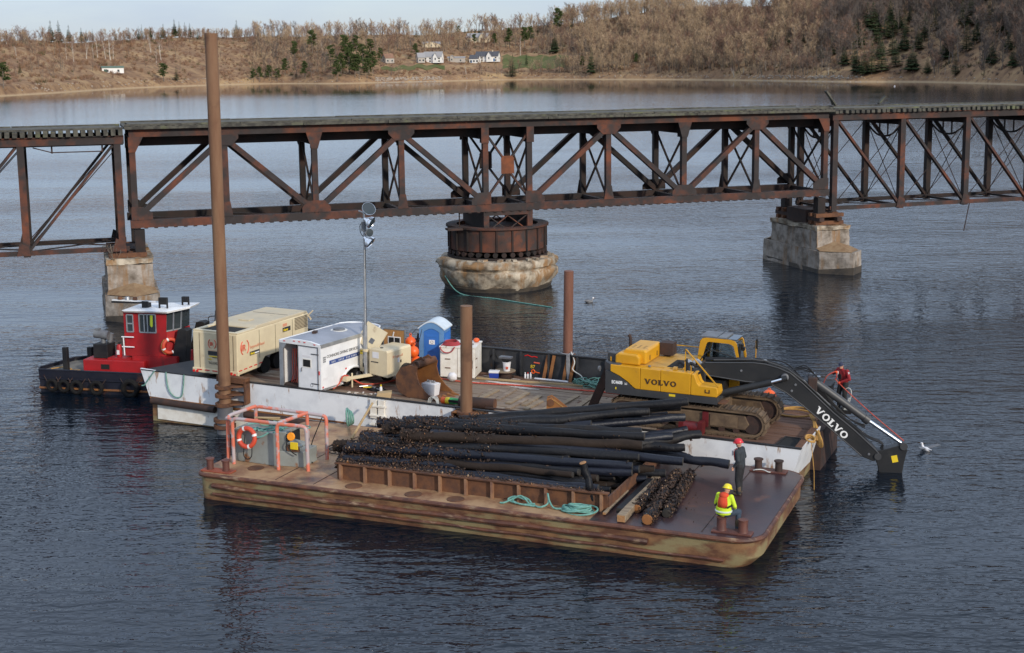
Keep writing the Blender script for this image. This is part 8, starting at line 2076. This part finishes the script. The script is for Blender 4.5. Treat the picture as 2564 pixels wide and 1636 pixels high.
# teal rope by the rack
b_ = MB(); rr = random.Random(14)
for i in range(11):
    b_.torus((13.05 + rr.gauss(0, .10), .52 + rr.gauss(0, .05), .07 + .015 * i), .34 - .02 * i + rr.uniform(-.09, .09), .028, rotm(rr.uniform(-.22, .22), rr.uniform(-.22, .22)) @ Matrix.Diagonal((1.35, .85, 1)), 22, 6)
b_.tube(curve_pts([(12.7, .5, .1), (12.35, .5, .05), (12.15, .6, .2), (12.05, .7, .42), (12.1, .6, .15), (11.9, .45, .05), (11.6, .6, .06), (11.4, .72, .16), (11.1, .72, .2), (10.75, .5, .05), (10.6, .45, .04)], 6), .028, 6)
b_.tube(curve_pts([(11.5, .6, .05), (11.2, .68, .25), (10.95, .62, .1), (11.3, .5, .05), (11.7, .55, .1)], 6), .026, 6); b_.tube(curve_pts([(11.7, .5, .04), (11.2, .5, .06), (10.8, .62, .1), (11.0, .7, .2), (11.4, .66, .14)], 6), .026, 6)
single(b_.build('mooring_rope', M['teal_rope']), 'teal rope trailing into a neat coil against the log rack', 'rope', FN)
single(MB().torus((2.72, 2.3, 1.17), .2, .02, Matrix.Diagonal((1, .8, 1)), 20, 5).build('rope_ring', M['teal_rope']), 'small ring of teal rope on the machinery box case', 'rope', FN)

# ------------------------------------------------------------------ people
def remeshed(b_, voxel, smooth_it, name):
    o = b_.build(name, M['skin'], None, smooth=False)
    m = o.modifiers.new('r', 'REMESH'); m.mode = 'VOXEL'; m.voxel_size = voxel
    s_ = o.modifiers.new('s', 'SMOOTH'); s_.factor = .5; s_.iterations = smooth_it
    me = bpy.data.meshes.new_from_object(o.evaluated_get(bpy.context.evaluated_depsgraph_get()))
    bpy.data.objects.remove(o); me.name = name; return me
def person(label, fr, base, rz, J, mats, hat, vest=None, hatcol=None, feet_dir=0):
    """J: joints (x right, y forward, z up); mats: top, legs, boots, gloves"""
    t = thing('person', label, 'person', fr, base, rz)
    J = {k_: Vector(v) for k_, v in J.items()}
    b_ = MB(); seg = []
    def cap(a, c, r0, r1, mi):
        b_.tube([a, a + (c - a) * .5, c], [r0, (r0 + r1) / 2, r1], 12); b_.sphere(a, r0, 12, 8); b_.sphere(c, r1, 12, 8); seg.append((a, c, (r0 + r1) / 2, mi))
    pel, ch, nk, hd = J['pelvis'], J['chest'], J['neck'], J['head']
    for s_ in 'LR':
        sh, el, wr, hp, kn, an = (J[k_ + s_] for k_ in ('sh', 'el', 'wr', 'hp', 'kn', 'an'))
        cap(hp, pel + (hp - pel) * .7 + Vector((0, 0, .12)), .115, .115, 2); cap(pel + (hp - pel) * .8 + Vector((0, 0, .1)), ch + (sh - ch) * .5, .115, .12, 1); cap(ch + (sh - ch) * .4, sh, .10, .075, 1)
        cap(sh, el, .072, .056, 1); cap(el, wr, .056, .042, 1)
        cap(hp, kn, .112, .086, 2); cap(kn, an, .084, .068, 2)
        fd = J.get('ft' + s_, an + Vector((0, .17, -.06))); cap(an + Vector((0, -.03, -.05)), fd, .05, .042, 3); cap(an, an + Vector((0, 0, .14)), .074, .072, 3)
        # hand: palm, four curled fingers, thumb from the side of the palm
        fdir = (wr - el).normalized(); ax = J.get('ax' + s_, Vector((0, 0, -1))); ax = (ax - fdir * ax.dot(fdir)).normalized(); side = fdir.cross(ax)
        c = wr + fdir * .055; cap(wr, c, .034, .036, 4); cap(c - side * .02, c + side * .022 + fdir * .02, .026, .026, 4)
        for i, L in enumerate((.062, .072, .068, .052)):
            p = c + fdir * .03 + side * (.034 - .0225 * i); q = p + fdir * L * .6 + ax * L * .2; cap(p, q, .0115, .011, 4); cap(q, q + fdir * L * .12 + ax * L * .5, .011, .0095, 4)
        p = wr + fdir * .03 + side * .034; q = p + side * .032 + fdir * .025; cap(p, q, .014, .012, 4); cap(q, q + fdir * .03 + ax * .015, .012, .010, 4)
    cap(pel, ch, .13, .14, 1); cap(ch + (nk - ch) * .3, nk, .075, .058, 1); cap(nk, hd, .054, .056, 0)
    fdv = J.get('face', Vector((0, 1, 0))).normalized(); rv = fdv.cross(Vector((0, 0, 1))).normalized(); uv_ = rv.cross(fdv); mH = Matrix((rv, fdv, uv_)).transposed()
    b_.sphere(hd + uv_ * .03, (.075, .095, .112), 16, 12, mH); seg.append((hd, hd + uv_ * .06, .09, 0))
    b_.sphere(hd + fdv * .03 - uv_ * .05, (.052, .062, .05), 12, 8, mH)
    b_.sphere(hd + fdv * .095 + uv_ * .0, (.014, .022, .024), 8, 6, mH)
    for s_ in (-1, 1): b_.sphere(hd + rv * s_ * .078 + uv_ * .01, (.012, .022, .032), 8, 6, mH)
    me = remeshed(b_, .0095, 3, 'body')
    me.materials.clear()
    for q in [M['skin']] + mats: me.materials.append(q)
    A = np.array([s_[0] for s_ in seg]); D = np.array([s_[1] for s_ in seg]) - A; rad = np.array([s_[2] for s_ in seg]); mi = np.array([s_[3] for s_ in seg])
    n = len(me.polygons); c = np.empty(n * 3); me.polygons.foreach_get('center', c); c = c.reshape(-1, 3)
    best = np.full(n, 1e9); out = np.zeros(n, int)
    for i in range(len(seg)):
        tt = np.clip(((c - A[i]) @ D[i]) / max(1e-9, D[i] @ D[i]), 0, 1); dist = np.linalg.norm(c - A[i] - tt[:, None] * D[i], axis=1) - rad[i]
        k_ = dist < best; best[k_] = dist[k_]; out[k_] = mi[i]
    me.polygons.foreach_set('material_index', out.astype(np.int32)); me.polygons.foreach_set('use_smooth', [True] * n)
    o = bpy.data.objects.new('body', me); COL.objects.link(o); o.parent = t
    for s_ in (-1, 1):
        e = MB(); e.sphere(hd + fdv * .088 + rv * s_ * .03 + uv_ * .025, .011, 8, 6); e.build('eye', M['void'], t)
    e = MB(); e.sphere(hd + fdv * .082 - uv_ * .045, (.022, .012, .006), 8, 6, mH); e.build('mouth', M['maroon'], t)
    hb = hd + uv_ * .062
    if hat == 'hard':
        e = MB(); e.lathe([(.150, -.012), (.152, .0), (.122, .012), (.116, .06), (.085, .108), (.03, .128), (.001, .13)], hb, 20, mH @ Matrix.Diagonal((.95, 1.12, 1))); e.sphere(hb + fdv * .12 + uv_ * .005, (.09, .075, .012), 12, 6, mH); e.beam(hb + fdv * .11 + uv_ * .075, hb - fdv * .12 + uv_ * .075, .03, .09, uv_) if False else None; e.build('hard_hat', hatcol, t)
    else:
        e = MB(); e.sphere(hb + uv_ * .0, (.085, .104, .085), 16, 10, mH); e.sphere(hb + fdv * .11 - uv_ * .015, (.07, .07, .012), 12, 6, mH); e.build('cap', hatcol, t)
        e = MB(); e.sphere(hd - fdv * .02 + uv_ * .02, (.083, .09, .095), 14, 8, mH); e.build('hair', M['rust_dark'], t)
    if vest:
        vm, z0, z1, wid, dep = vest[:5]; a0, a1 = vest[5:] if len(vest) > 5 else (0, 2 * math.pi); full = len(vest) == 5
        up_ = (nk - pel).normalized(); fx = Vector((1, 0, 0)); fy = up_.cross(fx).normalized()
        e = MB(); rings = []
        for k_, s_ in enumerate((z0, z0 + (z1 - z0) * .35, z0 + (z1 - z0) * .75, z1)):
            cc = pel + up_ * s_; g = (1, 1.05, 1.0, .62)[k_]; h_ = (1, 1.1, 1.08, .8)[k_]
            rings.append([cc + fx * (wid * g * math.cos(a)) - fy * (dep * h_ * math.sin(a)) for a in np.linspace(a0, a1, 20, endpoint=not full)])
        fs_ = [(k_ * 20 + i, k_ * 20 + (i + 1) % 20, (k_ + 1) * 20 + (i + 1) % 20, (k_ + 1) * 20 + i) for k_ in range(3) for i in range(20 if full else 19)]
        e.add([p for q in rings for p in q], fs_); o = e.build('life_vest', vm, t, ang=70); so = o.modifiers.new('s', 'SOLIDIFY'); so.thickness = .04; so.offset = 1
    return t, J, fdv, rv
CL = {k_: mk(n_, c, c2, scale=7, rough=.85, bump=.3, bscale=16) for k_, n_, c, c2 in [
    ('dark', 'dark_jacket_cloth', (.022, .028, .034), (.035, .042, .048)), ('black', 'black_trouser_cloth', (.012, .012, .014), (.022, .022, .024)), ('boot', 'tan_work_boots', (.10, .07, .04), (.07, .05, .03)),
    ('hivis', 'hi_vis_cloth', (.62, .78, .03), (.52, .68, .03)), ('jean', 'blue_jean_cloth', (.035, .055, .085), (.025, .04, .06)), ('redj', 'red_jacket_cloth', (.28, .012, .016), (.20, .010, .014)), ('vestred', 'red_vest_cloth', (.50, .035, .035), (.42, .03, .03)),
    ('vestor', 'orange_vest_cloth', (.66, .07, .022), (.58, .06, .02)), ('glove', 'orange_rubber_glove', (.85, .10, .015), (.75, .08, .012)), ('navy', 'navy_cap_cloth', (.02, .025, .055), (.03, .035, .07))]}
# standing man in red helmet, facing the logs
t, J, fd, rv = person('man in red hard hat and dark jacket standing by the log pile', FN, (17.13, 3.86, .0), math.radians(78), dict(
    pelvis=(0, 0, .93), chest=(0, .01, 1.26), neck=(0, .03, 1.46), head=(0, .06, 1.57), face=Vector((.12, 1, -.18)),
    shL=(-.19, .02, 1.40), elL=(-.26, -.05, 1.13), wrL=(-.22, .10, .92), shR=(.19, .02, 1.40), elR=(.26, -.03, 1.14), wrR=(.22, .14, .98),
    hpL=(-.10, 0, .90), knL=(-.12, .03, .50), anL=(-.13, -.02, .10), hpR=(.10, 0, .90), knR=(.12, .05, .50), anR=(.14, .06, .10)),
    [CL['dark'], CL['black'], CL['boot'], M['skin']], 'hard', (CL['vestred'], .14, .50, .20, .165, -1.95, .35), mk('red_helmet_plastic', (.62, .02, .03), rough=.35))
e = MB(); e.box(-.12, -.04, .21, .235, 1.22, 1.38); e.box(.04, .12, .21, .235, 1.22, 1.38); e.build('reflective_strip', M['decal_white'], t, smooth=False)
# seated man seen from behind
t, J, fd, rv = person('man in yellow hard hat and orange vest sitting on a bitt, back turned', FN, (17.43, .56, .0), math.radians(-14), dict(
    pelvis=(0, -.02, .52), chest=(0, .05, .84), neck=(0, .10, 1.03), head=(.02, .16, 1.12), face=Vector((.1, 1, -.35)),
    shL=(-.20, .07, .98), elL=(-.29, .08, .72), wrL=(-.18, .30, .62), shR=(.20, .07, .98), elR=(.30, .10, .72), wrR=(.2, .32, .60), axL=Vector((0, 0, -1)),
    hpL=(-.11, 0, .50), knL=(-.22, .40, .50), anL=(-.24, .36, .09), hpR=(.11, 0, .50), knR=(.28, .38, .48), anR=(.32, .24, .09)),
    [CL['hivis'], CL['jean'], CL['boot'], M['skin']], 'hard', (CL['vestor'], .14, .50, .185, .17), mk('yellow_helmet_plastic', (.78, .62, .02), rough=.35))
e = MB(); e.sphere((0, .02, 1.0), (.15, .12, .10), 14, 8); e.build('vest_collar', CL['vestor'], t)
e = MB(); up_ = Vector((0, .07, .32)).normalized()
for z, rad, hh, m_ in ((.06, .225, .12, 'hivis'), ):
    e.lathe([(rad, -.09), (rad * 1.04, 0), (rad * .98, .09)], Vector((0, 0, .58)), 22, Matrix.Diagonal((1.0, .85, 1))); e.build('jacket_hem', CL['hivis'], t)
e = MB(); e.torus((0, 0, .57), .228, .028, Matrix.Diagonal((1.0, .86, 1)), 24, 6); e.build('reflective_band', mk('silver_tape', (.62, .66, .62), rough=.4), t)
for s_ in (-1, 1):
    e = MB(); e.beam((s_ * .2, -.15, .72), (s_ * .22, .1, .74), .02, .05); e.build('vest_strap', M['black'], t)
# man in red jacket paying out the red line
t, J, fd, rv = person('man in red jacket, navy cap and orange gloves holding a red line', FM, (24.98, 5.9, .2), math.radians(148), dict(
    pelvis=(0, 0, .93), chest=(0, .05, 1.26), neck=(0, .10, 1.45), head=(.02, .15, 1.56), face=Vector((-.45, 1, -.15)),
    shL=(-.20, .06, 1.40), elL=(-.36, .10, 1.14), wrL=(-.12, .26, 1.02), shR=(.20, .06, 1.40), elR=(.38, .12, 1.22), wrR=(.16, .26, 1.33),
    hpL=(-.10, 0, .90), knL=(-.13, .06, .50), anL=(-.13, -.02, .10), hpR=(.10, 0, .90), knR=(.14, .08, .50), anR=(.15, .02, .10)),
    [CL['redj'], CL['black'], CL['black'], CL['glove']], 'cap', None, CL['navy'])
e = MB(); e.box(-.07, .07, .205, .225, 1.1, 1.28); e.build('bib_front', CL['black'], t, smooth=False)
for x, y, z in ((-.285, .09, 1.33), (.13, .19, 1.30)):
    e = MB(); e.box(x - .03, x + .03, y - .02, y + .02, z - .06, z + .06); e.build('white_patch', M['decal_white'], t, smooth=False)
tm_ = FM @ Matrix.Translation((24.98, 5.9, .2)) @ Matrix.Rotation(math.radians(148), 4, 'Z'); fmi = FM.inverted()
hR, hL = fmi @ (tm_ @ Vector((.10, .33, 1.36))), fmi @ (tm_ @ Vector((-.04, .33, 1.0)))
single(MB().tube(curve_pts([(24.3, 5.7, 1.08), (24.45, 5.6, 1.4), hR, (hR + hL) / 2, hL, hL + (Vector((27.43, 3.96, -.22)) - hL) * .5 + Vector((0, 0, -.05)), (27.43, 3.96, -.22)], 8), .018, 6).build('tag_line', M['red_rope']), 'taut red line from the red jacketed man down to the excavator arm', 'rope', FM)

# ------------------------------------------------------------------ birds on the water
def bird(label, p, rz, s_, bodym, headm, wingm, spread=0):
    t = thing('waterbird', label, 'bird', WORLD, p, rz)
    b_ = MB(); b_.sphere((0, 0, .05 * s_), (.24 * s_, .12 * s_, .10 * s_), 16, 10); b_.tube([(-.18 * s_, 0, .07 * s_), (-.34 * s_, 0, .10 * s_)], [.06 * s_, .015 * s_], 8); b_.tube([(.16 * s_, 0, .08 * s_), (.24 * s_, 0, .20 * s_)], [.06 * s_, .045 * s_], 8); b_.sphere((.27 * s_, 0, .23 * s_), (.065 * s_, .05 * s_, .05 * s_), 10, 8); b_.build('body', bodym, t)
    b_ = MB(); b_.tube([(.32 * s_, 0, .23 * s_), (.42 * s_, 0, .22 * s_)], [.018 * s_, .004], 6); b_.build('bill', M['rust_orange'], t)
    b_ = MB(); b_.sphere((.255 * s_, 0, .235 * s_), (.068 * s_, .054 * s_, .053 * s_), 10, 8); b_.build('head', headm, t)
    for q in (-1, 1):
        b_ = MB()
        if spread: b_.hexa([(.12 * s_, q * .1 * s_, .1 * s_), (-.1 * s_, q * .1 * s_, .1 * s_), (-.28 * s_, q * .55 * s_, .22 * s_), (-.1 * s_, q * .55 * s_, .24 * s_), (.12 * s_, q * .1 * s_, .13 * s_), (-.1 * s_, q * .1 * s_, .13 * s_), (-.28 * s_, q * .55 * s_, .235 * s_), (-.1 * s_, q * .55 * s_, .255 * s_)])
        else: b_.sphere((-.06 * s_, q * .085 * s_, .09 * s_), (.21 * s_, .04 * s_, .07 * s_), 12, 8)
        b_.build('wing', wingm, t)
bird('grey and white waterbird floating right of the round bridge pier', at_z(1475, 757, 0), 0.3, 1.0, M['cloth_grey'], M['paper'], M['grey'])
bird('white seabird with dark wings flapping on the water right of the excavator arm', at_z(2318, 1128, 0), 2.0, .85, M['paper'], M['paper'], M['grey'], 1)
bird('small white gull floating far off near the shaded shore', at_z(2240, 218, 0), 1.2, 3.0, M['paper'], M['paper'], M['paper'])
